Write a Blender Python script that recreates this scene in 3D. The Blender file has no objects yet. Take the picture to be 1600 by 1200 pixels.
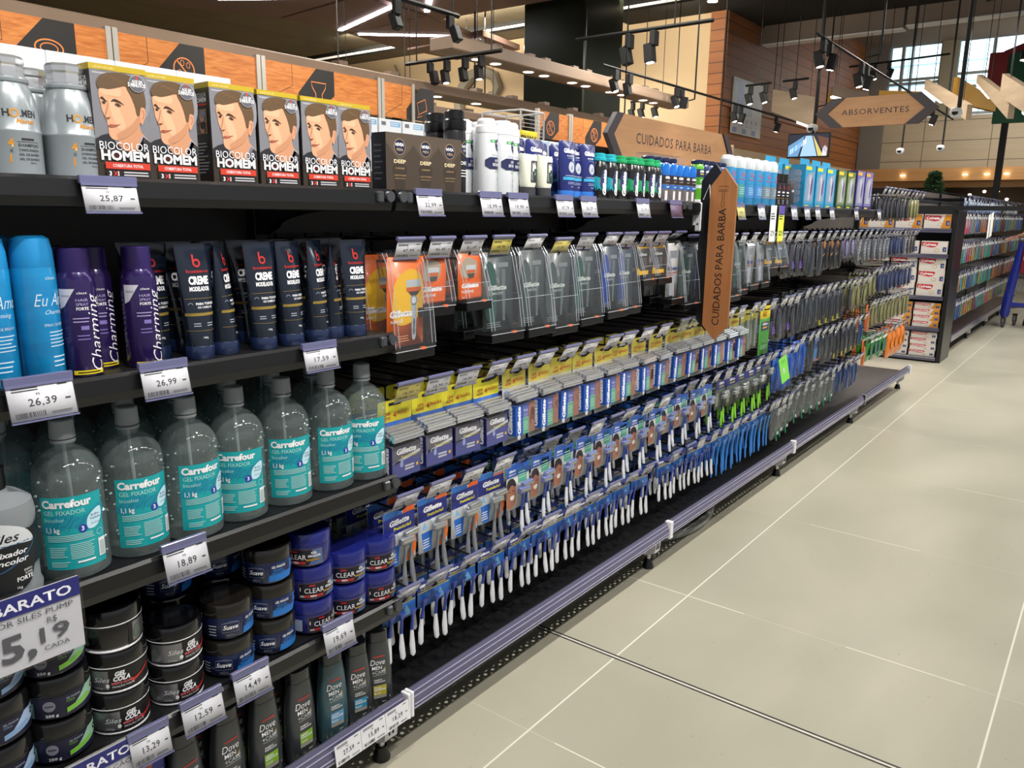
import bpy, bmesh, math, random
from mathutils import Vector, Matrix, Euler
random.seed(11)
SC = bpy.context.scene
COL = SC.collection
PI = math.pi
D2R = PI / 180

# ------------------------------------------------------------------ camera
cam_data = bpy.data.cameras.new('camera')
cam = bpy.data.objects.new('camera', cam_data)
COL.objects.link(cam)
cam_data.sensor_width = 36
cam_data.lens = 27.63
cam_data.clip_start = 0.05
cam_data.clip_end = 200
R_ = Vector((0.79154461, 0.61099217, 0.01207076))       # image right in the world
U_ = -Vector((0.13914027, -0.16095351, -0.97710488))    # image up
F_ = Vector((-0.5950606, 0.77510163, -0.2124155))       # view direction
m = Matrix((R_, U_, -F_)).transposed().to_4x4()
m.translation = Vector((0, 0, 1.29))
cam.matrix_world = m
SC.camera = cam

# ------------------------------------------------------------------ view, world
SC.view_settings.view_transform = 'Standard'
SC.view_settings.look = 'None'
SC.view_settings.gamma = 1
SC.view_settings.use_curve_mapping = False
SC.view_settings.exposure = 0.35
w = bpy.data.worlds.new('world')
SC.world = w
w.use_nodes = True
w.node_tree.nodes['Background'].inputs[0].default_value = (0.92, 0.96, 1.0, 1)
w.node_tree.nodes['Background'].inputs[1].default_value = 0.32

def lamp(kind, name, loc, energy, color=(1, .96, .9), size=.05, target=None, angle=60, blend=.5, sy=None):
    d = bpy.data.lights.new(name, kind)
    d.energy = energy
    d.color = color
    if kind == 'SPOT':
        d.shadow_soft_size = size
        d.spot_size = angle * D2R
        d.spot_blend = blend
    elif kind == 'AREA':
        d.shape = 'RECTANGLE'
        d.size = size
        d.size_y = sy or size
    else:
        d.shadow_soft_size = size
    o = bpy.data.objects.new(name, d)
    o.location = loc
    if target is not None:
        o.rotation_euler = (Vector(target) - Vector(loc)).to_track_quat('-Z', 'Y').to_euler()
    COL.objects.link(o)
    return o

# linear luminaires that hang over the aisle (their housings are built further down)
AISLE_LINES = [(0.9, 0.2, 3.6), (0.9, 3.2, 3.6), (0.9, 6.4, 3.6), (0.9, 10.0, 3.6)]
for x, y, z in AISLE_LINES:
    lamp('AREA', 'linear_lamp_light', (x, y, z - .03), 16, (1, .97, .93), .12, (x, y, 0), sy=2.2)
# heads of the spotlight track over the aisle: each one throws its own pool of light
AISLE_SPOTS = [(-0.18, 0.35 + 1.15 * i, 2.9) for i in range(9)]
for i, (x, y, z) in enumerate(AISLE_SPOTS):
    lamp('SPOT', 'spot_lamp_light', (x - .15, y, z - .30), 66, (1, .96, .9), .028, (x - .95, y + .1, .7), 96, .6)
for i in range(5):  # unseen second row of spots, added to brighten the shelf fronts
    x, y, z = .42, .9 + 2.1 * i, 2.9
    lamp('SPOT', 'spot_lamp_light', (x - .15, y, z - .30), 58, (1, .97, .92), .035, (-1.2, y + .1, .75), 84, .7)
# unseen washers added to brighten the far walls, and daylight on the street side
lamp('AREA', 'wall_fill_light', (-8.6, 9.9, 4.2), 210, (1, .90, .72), 6, (-8.6, 12.3, 2.7), sy=.3)
lamp('AREA', 'wall_fill_light', (-5.6, 10.9, 4.1), 13, (1, .90, .74), .8, (-5.4, 12.2, 3.0), sy=.3)
lamp('AREA', 'wall_fill_light', (-3.7, 17.0, 3.9), 16, (1, .88, .72), 3, (-5.4, 17.0, 2.0), sy=.3)
for y in (2.2, 4.4, 8.0, 10.5):  # added spots without a fixture, they brighten the header boards
    lamp('SPOT', 'header_fill_light', (-2.9, y, 3.9), 115, (1, .93, .82), .05, (-5.0, y + .2, 2.15), 75, .8)
for y in (4.4, 5.6):  # added spots without a fixture, they brighten the hexagonal sign
    lamp('SPOT', 'sign_fill_light', (-.6, y, 3.4), 110, (1, .93, .85), .04, (-2.5, y, 1.75), 40, .8)
lamp('AREA', 'wall_fill_light', (-1.5, 17.6, 3.3), 50, (1, .93, .82), 3.5, (-1.5, 20, 2.9), sy=.3)  # unseen fill added for the back wall
lamp('AREA', 'daylight', (-2, 23, 9), 2600, (.86, .94, 1), 10, (-2, 30, 4), sy=5)
# neighbouring aisles
for x, y in ((-3.2, 1.5), (-3.2, 5.0), (-4.4, 8.6), (-6.2, 5.5), (-2.3, 10.5), (-7.0, 10.0), (0.8, 13.5)):
    lamp('AREA', 'linear_lamp_light', (x, y, 3.55), 60, (1, .95, .87), .4, (x, y, 0), sy=1.6)

# ------------------------------------------------------------------ materials
def lin(h):
    if isinstance(h, str):
        h = h.lstrip('#')
        c = [int(h[i:i + 2], 16) / 255 for i in (0, 2, 4)]
        return tuple(((v + .055) / 1.055) ** 2.4 if v > .04045 else v / 12.92 for v in c) + (1,)
    return h
MATS = {}
def mat(name, color='#808080', rough=.5, metal=0, coat=0, emit=0, spec=.5, trans=0, alpha=1):
    if name in MATS:
        return MATS[name]
    M = bpy.data.materials.new(name)
    M.use_nodes = True
    b = M.node_tree.nodes['Principled BSDF']
    b.inputs['Base Color'].default_value = lin(color)
    b.inputs['Roughness'].default_value = rough
    b.inputs['Metallic'].default_value = metal
    b.inputs['Coat Weight'].default_value = coat
    b.inputs['Coat Roughness'].default_value = .12
    b.inputs['Specular IOR Level'].default_value = spec
    b.inputs['Transmission Weight'].default_value = trans
    b.inputs['Alpha'].default_value = alpha
    if emit:
        b.inputs['Emission Color'].default_value = lin(color)
        b.inputs['Emission Strength'].default_value = emit
    MATS[name] = M
    return M
def ink(h, rough=.42):
    """a print colour"""
    return mat('ink_%s_%d' % (h.lstrip('#').lower(), rough * 100), h, rough)
def glow(name, h, s):
    return mat(name, h, emit=s)
def clear(name, tint=(1, 1, 1), gloss=.25, rough=.08, body=0.0, bodycol='#c8d0d4'):
    """thin clear plastic: see-through with a sheen, a share BODY of it scatters"""
    if name in MATS:
        return MATS[name]
    M = bpy.data.materials.new(name)
    M.use_nodes = True
    nt = M.node_tree
    nt.nodes.clear()
    N = nt.nodes.new
    L = nt.links.new
    out = N('ShaderNodeOutputMaterial')
    t = N('ShaderNodeBsdfTransparent'); t.inputs[0].default_value = (*tint, 1)
    g = N('ShaderNodeBsdfGlossy'); g.inputs['Roughness'].default_value = rough
    lw = N('ShaderNodeLayerWeight'); lw.inputs[0].default_value = .5
    pw = N('ShaderNodeMath'); pw.operation = 'POWER'; pw.inputs[1].default_value = 3.5
    L(lw.outputs['Facing'], pw.inputs[0])
    mp = N('ShaderNodeMath'); mp.operation = 'MULTIPLY_ADD'
    mp.inputs[1].default_value = .45; mp.inputs[2].default_value = gloss * .1
    L(pw.outputs[0], mp.inputs[0])
    mx = N('ShaderNodeMixShader')
    L(mp.outputs[0], mx.inputs[0]); L(t.outputs[0], mx.inputs[1]); L(g.outputs[0], mx.inputs[2])
    last = mx
    if body:
        d = N('ShaderNodeBsdfDiffuse'); d.inputs[0].default_value = lin(bodycol)
        m2 = N('ShaderNodeMixShader'); m2.inputs[0].default_value = body
        L(mx.outputs[0], m2.inputs[1]); L(d.outputs[0], m2.inputs[2])
        last = m2
    L(last.outputs[0], out.inputs[0])
    MATS[name] = M
    return M
def noise_mat(name, c1, c2, scale=(1, 1, 1), rough=.5, detail=4, nscale=5, metal=0, dist=0, coat=0, bump=0):
    if name in MATS:
        return MATS[name]
    M = mat(name, c1, rough, metal, coat)
    nt = M.node_tree
    N = nt.nodes.new; L = nt.links.new
    tc = N('ShaderNodeTexCoord'); mp = N('ShaderNodeMapping'); mp.inputs['Scale'].default_value = scale
    nz = N('ShaderNodeTexNoise'); nz.inputs['Scale'].default_value = nscale; nz.inputs['Detail'].default_value = detail
    nz.inputs['Distortion'].default_value = dist
    cr = N('ShaderNodeValToRGB')
    cr.color_ramp.elements[0].position = .3; cr.color_ramp.elements[1].position = .7
    cr.color_ramp.elements[0].color = lin(c1); cr.color_ramp.elements[1].color = lin(c2)
    L(tc.outputs['Object'], mp.inputs[0]); L(mp.outputs[0], nz.inputs[0]); L(nz.outputs[0], cr.inputs[0])
    L(cr.outputs[0], nt.nodes['Principled BSDF'].inputs['Base Color'])
    if bump:
        bp = N('ShaderNodeBump'); bp.inputs['Strength'].default_value = bump; bp.inputs['Distance'].default_value = .002
        L(nz.outputs[0], bp.inputs['Height']); L(bp.outputs[0], nt.nodes['Principled BSDF'].inputs['Normal'])
    return M

BLACKM = noise_mat('black_powder_coat', '#101113', '#17181b', nscale=60, rough=.38)
BLACKP = mat('black_plastic', '#0c0c0e', .3)
MATTEB = mat('matte_black_metal', '#0b0b0c', .65)
DARKW = mat('dark_wire', '#1a1a1d', .35, .4)
CHROME = mat('chrome', '#d8dadd', .16, .9)
STEEL = mat('steel', '#b9bbbf', .3, 1)
WHITEP = mat('white_plastic', '#e6e6ea', .35)
RAILM = mat('lilac_ticket_rail', '#545269', .22, coat=.6)
CLIPM = mat('lilac_clip', '#65668a', .2, coat=.5)
CLEAR = clear('clear_plastic', (.985, .985, .99), .3)
CLEARC = clear('clear_case', (.96, .965, .97), .7, .1, .03, '#aeb6ba')
CARD = mat('white_card', '#dddde2', .6)
CARDY = mat('yellow_card', '#d9c95c', .6)

# ------------------------------------------------------------------ mesh builder
class MB:
    def __init__(s):
        s.bm = bmesh.new(); s.mats = []
    def mi(s, m):
        if m not in s.mats: s.mats.append(m)
        return s.mats.index(m)
    def face(s, pts, m):
        vs = [s.bm.verts.new(p) for p in pts]
        try:
            f = s.bm.faces.new(vs); f.material_index = s.mi(m); return f
        except ValueError:
            return None
    def box(s, x0, x1, y0, y1, z0, z1, m, bev=0, mtx=None, seg=1):
        b = bmesh.new()
        bmesh.ops.create_cube(b, size=1)
        for v in b.verts:
            v.co = Vector((x0 + (v.co.x + .5) * (x1 - x0), y0 + (v.co.y + .5) * (y1 - y0), z0 + (v.co.z + .5) * (z1 - z0)))
        if bev:
            bmesh.ops.bevel(b, geom=b.edges[:], offset=bev, segments=seg, affect='EDGES', profile=.5)
        s.merge(b, m, mtx)
        return s
    def merge(s, b, m, mtx=None):
        k = s.mi(m); vm = {}
        for v in b.verts:
            vm[v] = s.bm.verts.new(mtx @ v.co if mtx else v.co)
        for f in b.faces:
            try:
                nf = s.bm.faces.new([vm[v] for v in f.verts]); nf.material_index = k
            except ValueError: pass
        b.free()
    def loft(s, rings, m, cap=True, close=True, mats=None):
        k = s.mi(m)
        R = [[s.bm.verts.new(p) for p in r] for r in rings]
        n = len(R[0])
        for i in range(len(R) - 1):
            kk = s.mi(mats[i]) if mats else k
            for j in range(n if close else n - 1):
                a, b_, c, d = R[i][j], R[i][(j + 1) % n], R[i + 1][(j + 1) % n], R[i + 1][j]
                try:
                    f = s.bm.faces.new((a, b_, c, d)); f.material_index = kk
                except ValueError: pass
        if cap and close:
            for q, r in ((0, R[0][::-1]), (-1, R[-1])):
                try:
                    f = s.bm.faces.new(r); f.material_index = s.mi(mats[q]) if mats else k
                except ValueError: pass
        return s
    def lathe(s, prof, m, seg=24, sx=1, sy=1, c=(0, 0, 0), mats=None, cap=True):
        rings = []
        for r, z in prof:
            rings.append([Vector((c[0] + r * sx * math.cos(2 * PI * j / seg), c[1] + r * sy * math.sin(2 * PI * j / seg), c[2] + z)) for j in range(seg)])
        return s.loft(rings, m, cap, mats=mats)
    def tube(s, pts, r, m, seg=6, cap=True):
        pts = [Vector(p) for p in pts]
        rs = r if isinstance(r, (list, tuple)) else [r] * len(pts)
        rings = []; up = None
        for i, p in enumerate(pts):
            t = (pts[min(i + 1, len(pts) - 1)] - pts[max(i - 1, 0)])
            if t.length < 1e-9: t = Vector((0, 0, 1))
            t.normalize()
            if up is None: up = Vector((0, 0, 1)) if abs(t.z) < .9 else Vector((1, 0, 0))
            a = t.cross(up)
            if a.length < 1e-6: a = t.orthogonal()
            a.normalize(); b = a.cross(t).normalized(); up = b
            rings.append([p + rs[i] * (a * math.cos(2 * PI * j / seg) + b * math.sin(2 * PI * j / seg)) for j in range(seg)])
        return s.loft(rings, m, cap)
    def prism(s, pts, t0, t1, m, plane='xz', mside=None, mtx=None):
        """extrude a 2D outline; plane 'xz': thickness along y, 'xy': along z, 'yz': along x"""
        def P(a, b, t):
            v = Vector((a, t, b)) if plane == 'xz' else Vector((a, b, t)) if plane == 'xy' else Vector((t, a, b))
            return mtx @ v if mtx else v
        A = [s.bm.verts.new(P(a, b, t0)) for a, b in pts]
        B = [s.bm.verts.new(P(a, b, t1)) for a, b in pts]
        k = s.mi(m); ks = s.mi(mside) if mside else k
        for q in (A, B[::-1]):
            try:
                f = s.bm.faces.new(q); f.material_index = k
            except ValueError: pass
        n = len(pts)
        for j in range(n):
            try:
                f = s.bm.faces.new((A[j], B[j], B[(j + 1) % n], A[(j + 1) % n])); f.material_index = ks
            except ValueError: pass
        return s
    def decal(s, cv, f, step=0):
        """print a flat canvas on a surface: f(u, v, lift) gives the place of a point of the canvas"""
        b = bmesh.new()
        for vs, fs, m, L in cv.items:
            k = s.mi(m)
            V = [b.verts.new((x, y, L)) for x, y in vs]
            for q in fs:
                try:
                    g = b.faces.new([V[i] for i in q]); g.material_index = k
                except ValueError: pass
        if step and b.verts:
            x0 = min(v.co.x for v in b.verts); x1 = max(v.co.x for v in b.verts)
            n = int((x1 - x0) / step)
            for i in range(1, n + 1):
                bmesh.ops.bisect_plane(b, geom=b.verts[:] + b.edges[:] + b.faces[:], plane_co=(x0 + i * step, 0, 0), plane_no=(1, 0, 0))
        vm = {}
        for v in b.verts:
            vm[v] = s.bm.verts.new(f(v.co.x, v.co.y, .0003 + .00022 * v.co.z))
        for g in b.faces:
            try:
                nf = s.bm.faces.new([vm[v] for v in g.verts]); nf.material_index = g.material_index
            except ValueError: pass
        b.free()
        return s
    def obj(s, name, parent=None, smooth=35, loc=None):
        me = bpy.data.meshes.new(name)
        if smooth is None or smooth:
            for f in s.bm.faces: f.smooth = True
        bmesh.ops.recalc_face_normals(s.bm, faces=s.bm.faces[:]) if smooth != 'keep' else None
        s.bm.to_mesh(me); s.bm.free()
        for m in s.mats: me.materials.append(m)
        if smooth and smooth != 'keep':
            me.set_sharp_from_angle(angle=smooth * D2R)
        o = bpy.data.objects.new(name, me)
        COL.objects.link(o)
        if parent is not None: o.parent = parent
        if loc is not None: o.location = loc
        return o

TXT = {}
def text_geo(body, bold, shear, space=1.0):
    key = (body, bold, shear, space)
    if key not in TXT:
        cu = bpy.data.curves.new('t', 'FONT')
        cu.body = body; cu.size = 1; cu.offset = bold; cu.shear = shear; cu.resolution_u = 2; cu.space_character = space
        cu.fill_mode = 'FRONT' if hasattr(cu, 'fill_mode') else 'FRONT'
        o = bpy.data.objects.new('t', cu)
        me = o.to_mesh()
        vs = [(v.co.x, v.co.y) for v in me.vertices]
        fs = [tuple(p.vertices) for p in me.polygons]
        o.to_mesh_clear()
        bpy.data.objects.remove(o); bpy.data.curves.remove(cu)
        x0 = min([v[0] for v in vs] or [0]); x1 = max([v[0] for v in vs] or [1])
        TXT[key] = ([(a - x0, b) for a, b in vs], fs, x1 - x0)
    return TXT[key]

class CV:
    """flat print: shapes in metres, later shapes lie over earlier ones"""
    def __init__(s): s.items = []; s.L = 0
    def up(s): s.L += 1; return s
    def poly(s, pts, m, L=None):
        s.items.append((list(pts), [tuple(range(len(pts)))], m, s.L if L is None else L)); return s
    def rect(s, x0, y0, x1, y1, m, L=None): return s.poly([(x0, y0), (x1, y0), (x1, y1), (x0, y1)], m, L)
    def rrect(s, x0, y0, x1, y1, r, m, L=None): return s.poly(rr(x0, y0, x1, y1, r), m, L)
    def disc(s, x, y, r, m, ry=None, n=20, L=None):
        return s.poly([(x + r * math.cos(2 * PI * i / n), y + (ry or r) * math.sin(2 * PI * i / n)) for i in range(n)], m, L)
    def ring(s, x, y, r, w, m, ry=None, n=24, a0=0, a1=360, L=None):
        ry = ry or r; P = []
        for i in range(n + 1):
            a = (a0 + (a1 - a0) * i / n) * D2R
            P.append(((x + r * math.cos(a), y + ry * math.sin(a)), (x + (r - w) * math.cos(a), y + (ry - w) * math.sin(a))))
        vs = [q for p in P for q in p]
        fs = [(2 * i, 2 * i + 2, 2 * i + 3, 2 * i + 1) for i in range(n)]
        s.items.append((vs, fs, m, s.L if L is None else L)); return s
    def line(s, pts, w, m, L=None, closed=False):
        pts = [Vector(p) for p in pts]
        if closed: pts = pts + [pts[0]]
        vs = []; fs = []
        for i, p in enumerate(pts):
            a = pts[max(i - 1, 0)]; c = pts[min(i + 1, len(pts) - 1)]
            if closed and i in (0, len(pts) - 1): a, c = pts[-2], pts[1]
            t = (c - a); t = t.normalized() if t.length else Vector((1, 0))
            n = Vector((-t.y, t.x)) * w / 2
            vs += [tuple(p + n), tuple(p - n)]
        fs = [(2 * i, 2 * i + 1, 2 * i + 3, 2 * i + 2) for i in range(len(pts) - 1)]
        s.items.append((vs, fs, m, s.L if L is None else L)); return s
    def text(s, body, x, y, h, m, w=None, al='L', bold=0, shear=0, rot=0, L=None, space=1.0):
        """h: height of a capital; w: exact width if given"""
        vs, fs, W = text_geo(body, bold, shear, space)
        k = h / .69; kx = (w / W) if w else k
        off = {'L': 0, 'C': -W * kx / 2, 'R': -W * kx}[al]
        c, d = math.cos(rot * D2R), math.sin(rot * D2R)
        out = []
        for a, b in vs:
            a = a * kx + off; b = b * k
            out.append((x + a * c - b * d, y + a * d + b * c))
        s.items.append((out, fs, m, s.L if L is None else L)); return s
    def lines(s, x0, x1, y0, y1, n, m, frac=.45, jag=.15, L=None):
        """rows of small print"""
        for i in range(n):
            y = y1 - (i + .5) * (y1 - y0) / n; h = (y1 - y0) / n * frac / 2
            s.rect(x0, y - h, x1 - random.random() * jag * (x1 - x0), y + h, m, L)
        return s
    def bars(s, x0, x1, y0, y1, m, n=14):
        x = x0; st = (x1 - x0) / n
        for i in range(n):
            s.rect(x, y0, x + st * random.choice((.3, .5, .7)), y1, m); x += st
        return s
def rr(x0, y0, x1, y1, r, n=4):
    P = []
    for cx, cy, a in ((x1 - r, y1 - r, 0), (x0 + r, y1 - r, 90), (x0 + r, y0 + r, 180), (x1 - r, y0 + r, 270)):
        for i in range(n + 1):
            t = (a + 90 * i / n) * D2R
            P.append((cx + r * math.cos(t), cy + r * math.sin(t)))
    return P
def flat(y0): return lambda u, v, o: Vector((u, y0 - o, v))           # on a plane that faces -y
def wrap(rf, sx=1, sy=1, z0=0):
    """round a body whose radius at height v is rf(v); u is measured along the surface"""
    def f(u, v, o):
        r = rf(v) if callable(rf) else rf
        a = u / (r * (sx + sy) / 2)
        return Vector(((r * sx + o) * math.sin(a), -(r * sy + o) * math.cos(a), v + z0))
    return f
def prof_r(prof):
    def f(v):
        for (r0, z0), (r1, z1) in zip(prof, prof[1:]):
            if z0 <= v <= z1 and z1 > z0:
                return r0 + (r1 - r0) * (v - z0) / (z1 - z0)
        return prof[0][0] if v < prof[0][1] else prof[-1][0]
    return f

# ------------------------------------------------------------------ scene tree
def tag(o, label=None, cat=None, group=None, kind=None):
    if label: o['label'] = label
    if cat: o['category'] = cat
    if group: o['group'] = group
    if kind: o['kind'] = kind
    return o
def empty(name, loc=(0, 0, 0), rz=0):
    o = bpy.data.objects.new(name, None); o.empty_display_size = .05
    o.location = loc; o.rotation_euler = (0, 0, rz)
    COL.objects.link(o)
    return o
def thing(name, label, cat, loc=(0, 0, 0), rz=0, group=None):
    return tag(empty(name, loc, rz), label, cat, group)
def struct(o): o['kind'] = 'structure'; return o
def copy_tree(o, parent=None):
    c = o.copy(); COL.objects.link(c)
    if parent is not None: c.parent = parent
    for ch in KIDS.get(o.name, ()):
        copy_tree(bpy.data.objects[ch], c)
    return c
KIDS = {}
def note_kids(o):
    ch = [c for c in o.children]
    KIDS[o.name] = [c.name for c in ch]
    for c in ch: note_kids(c)
PROTO = {}; BUILD = {}
def builder(key):
    def d(f): BUILD[key] = f; return f
    return d
def place(key, loc, label, cat, group=None, rz=PI / 2, rx=0, ry=0, s=1.0):
    if key not in PROTO:
        r = BUILD[key]() if key in BUILD else BUILD[key[0]](*key[1:])
        note_kids(r)
        PROTO[key] = r
    else:
        r = copy_tree(PROTO[key])
    r.location = loc; r.rotation_mode = 'XYZ'; r.rotation_euler = (rx, ry, rz); r.scale = (s, s, s)
    for k in ('label', 'category', 'group'):
        if k in r: del r[k]
    return tag(r, label, cat, group)
ORD = ['first', 'second', 'third', 'fourth', 'fifth', 'sixth', 'seventh', 'eighth', 'ninth', 'tenth', 'eleventh', 'twelfth',
       'thirteenth', 'fourteenth', 'fifteenth', 'sixteenth', 'seventeenth', 'eighteenth', 'nineteenth', 'twentieth']
def nth(i, n=None):
    if i == 0: return 'leftmost'
    if n and i == n - 1: return 'rightmost'
    if i < 20: return ORD[i]
    return 'twenty ' + ORD[i - 20] if i < 29 else 'thirtieth' if i == 29 else 'thirty ' + ORD[(i - 30) % 20]
# ------------------------------------------------------------------ floor, walls, ceiling
def floor_material():
    M = mat('floor_porcelain', '#a9a69a', .34)
    nt = M.node_tree; N = nt.nodes.new; L = nt.links.new
    b = nt.nodes['Principled BSDF']
    tc = N('ShaderNodeTexCoord'); sp = N('ShaderNodeSeparateXYZ'); L(tc.outputs['Object'], sp.inputs[0])
    def math_(op, a, bb=None, c=None):
        n = N('ShaderNodeMath'); n.operation = op
        for i, v in enumerate((a, bb, c)):
            if v is None: continue
            if isinstance(v, (int, float)): n.inputs[i].default_value = v
            else: L(v, n.inputs[i])
        return n.outputs[0]
    def grout(c, off, wd):
        t = math_('FRACT', math_('MULTIPLY', math_('ADD', c, off), 1 / .929))
        d = math_('ABSOLUTE', math_('SUBTRACT', t, .5))
        return math_('GREATER_THAN', d, .5 - wd / .929)
    gx = grout(sp.outputs[0], 1.038 + 9.29, .0026)
    gy = grout(sp.outputs[1], -2.369 + 9.29, .0020)
    nz = N('ShaderNodeTexNoise'); nz.inputs['Scale'].default_value = 1.1; nz.inputs['Detail'].default_value = 6; nz.inputs['Distortion'].default_value = .6
    mp = N('ShaderNodeMapping'); mp.inputs['Scale'].default_value = (1.3, .8, 1); L(tc.outputs['Object'], mp.inputs[0]); L(mp.outputs[0], nz.inputs[0])
    cr = N('ShaderNodeValToRGB'); cr.color_ramp.elements[0].position = .3; cr.color_ramp.elements[1].position = .72
    cr.color_ramp.elements[0].color = lin('#9f9c8b'); cr.color_ramp.elements[1].color = lin('#b4af9d')
    L(nz.outputs[0], cr.inputs[0])
    # each tile has a tone of its own
    fx = math_('FLOOR', math_('MULTIPLY', math_('ADD', sp.outputs[0], 1.038 + 9.29), 1 / .929))
    fy = math_('FLOOR', math_('MULTIPLY', math_('ADD', sp.outputs[1], -2.369 + 9.29), 1 / .929))
    cb = N('ShaderNodeCombineXYZ'); L(fx, cb.inputs[0]); L(fy, cb.inputs[1])
    wn = N('ShaderNodeTexWhiteNoise'); wn.noise_dimensions = '2D'; L(cb.outputs[0], wn.inputs['Vector'])
    hv = N('ShaderNodeHueSaturation'); L(cr.outputs[0], hv.inputs['Color'])
    L(math_('MULTIPLY_ADD', wn.outputs['Value'], .07, .965), hv.inputs['Value'])
    # specks of dirt
    vo = N('ShaderNodeTexNoise'); vo.inputs['Scale'].default_value = 55; vo.inputs['Detail'].default_value = 2; L(tc.outputs['Object'], vo.inputs[0])
    sk = math_('MULTIPLY', math_('GREATER_THAN', vo.outputs[0], .735), .35)
    m1 = N('ShaderNodeMix'); m1.data_type = 'RGBA'; L(sk, m1.inputs['Factor']); L(hv.outputs[0], m1.inputs['A']); m1.inputs['B'].default_value = lin('#5a5850')
    # the grout is chalky, worn off here and there across the aisle
    nz2 = N('ShaderNodeTexNoise'); nz2.inputs['Scale'].default_value = 1.7; L(tc.outputs['Object'], nz2.inputs[0])
    gyw = math_('MULTIPLY', gy, math_('GREATER_THAN', nz2.outputs[0], .5))
    g = math_('MAXIMUM', gx, math_('MAXIMUM', gyw, math_('MULTIPLY', gy, .25)))
    m2 = N('ShaderNodeMix'); m2.data_type = 'RGBA'; L(g, m2.inputs['Factor']); L(m1.outputs['Result'], m2.inputs['A']); m2.inputs['B'].default_value = lin('#dcd8c8')
    L(m2.outputs['Result'], b.inputs['Base Color'])
    L(math_('MULTIPLY_ADD', nz.outputs[0], .22, .24), b.inputs['Roughness'])
    return M
FLOORM = floor_material()
b = MB(); b.box(-15, 6, -5, 21, -.1, 0, FLOORM)
o = b.obj('floor'); struct(o)
# metal joint across the aisle: dark gap beside a bright strip
b = MB(); b.box(-2.4, 3, 1.876, 1.884, 0, .0012, mat('joint_gap', '#2c2b30', .5)); b.box(-2.4, 3, 1.869, 1.8757, 0, .0022, mat('joint_strip', '#cfcabb', .4)); b.box(-2.4, 3, 1.8655, 1.8688, 0, .0012, mat('joint_gap', '#2c2b30'))
struct(b.obj('trim_1', smooth=0))

def panel_mat(name, c1, c2, pitch_h, rough=.6, line='#222222', lw=.02, pitch_v=0, off=0, hax=0):
    """a facing with horizontal joints every pitch_h and vertical ones every pitch_v"""
    M = noise_mat(name, c1, c2, scale=(.6, .6, 6), nscale=2, rough=rough, dist=.5)
    nt = M.node_tree; N = nt.nodes.new; L = nt.links.new
    b_ = nt.nodes['Principled BSDF']; src = b_.inputs['Base Color'].links[0].from_socket
    tc = N('ShaderNodeTexCoord'); sp = N('ShaderNodeSeparateXYZ'); L(tc.outputs['Object'], sp.inputs[0])
    def band(s, p, w_):
        a = N('ShaderNodeMath'); a.operation = 'ADD'; L(s, a.inputs[0]); a.inputs[1].default_value = 100 * p + off
        q = N('ShaderNodeMath'); q.operation = 'MODULO'; L(a.outputs[0], q.inputs[0]); q.inputs[1].default_value = p
        c = N('ShaderNodeMath'); c.operation = 'LESS_THAN'; L(q.outputs[0], c.inputs[0]); c.inputs[1].default_value = w_
        return c.outputs[0]
    f = band(sp.outputs[2], pitch_h, lw)
    if pitch_v:
        g = band(sp.outputs[hax], pitch_v, lw)
        mx = N('ShaderNodeMath'); mx.operation = 'MAXIMUM'; L(f, mx.inputs[0]); L(g, mx.inputs[1]); f = mx.outputs[0]
    mm = N('ShaderNodeMix'); mm.data_type = 'RGBA'; L(f, mm.inputs['Factor']); L(src, mm.inputs['A']); mm.inputs['B'].default_value = lin(line)
    L(mm.outputs['Result'], b_.inputs['Base Color'])
    return M
WOODW = panel_mat('wood_cladding', '#a0622f', '#905628', .155, line='#4a2a18', lw=.012)
WOODSHADE = panel_mat('wood_cladding_shaded', '#93592e', '#825028', .16, line='#4a2a18', lw=.012, pitch_v=2.44, hax=1)  # same slats as the wood cladding, shade of the side face put into the colour
BEIGE = noise_mat('beige_wall_paint', '#cfb794', '#c9b08c', nscale=.6, rough=.8)
BEIGEP = panel_mat('beige_wall_panels', '#b3a48c', '#aa9c85', .42, line='#5b5348', lw=.014, pitch_v=1.3)
DARKC = noise_mat('dark_ceiling_tile', '#5a5448', '#4b463c', nscale=.5, rough=.8)
BLACKC = mat('black_ceiling', '#1c1917', .9)

def sbox(name, x0, x1, y0, y1, z0, z1, m, bev=0):
    b = MB(); b.box(x0, x1, y0, y1, z0, z1, m, bev); return struct(b.obj(name, smooth=0))
# far beige wall behind the dark column
sbox('wall_beige', -15, -5.42, 12.0, 12.3, 0, 4.35, BEIGE)
# thin joints of that wall
# wooden block: its narrow end faces us, its long side faces the aisle
b = MB()
b.box(-5.47, -5.2277, 11.97, 20.2, 2.35, 5.2, WOODW)
b.box(-5.47, -5.2, 11.99, 20.2, 0, 2.35, BEIGE)
struct(b.obj('wall_wood', smooth=0))
b = MB(); b.box(-5.226, -5.205, 12.02, 20.0, 2.95, 5.1, WOODSHADE); struct(b.obj('wall_cladding', smooth=0))
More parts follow.
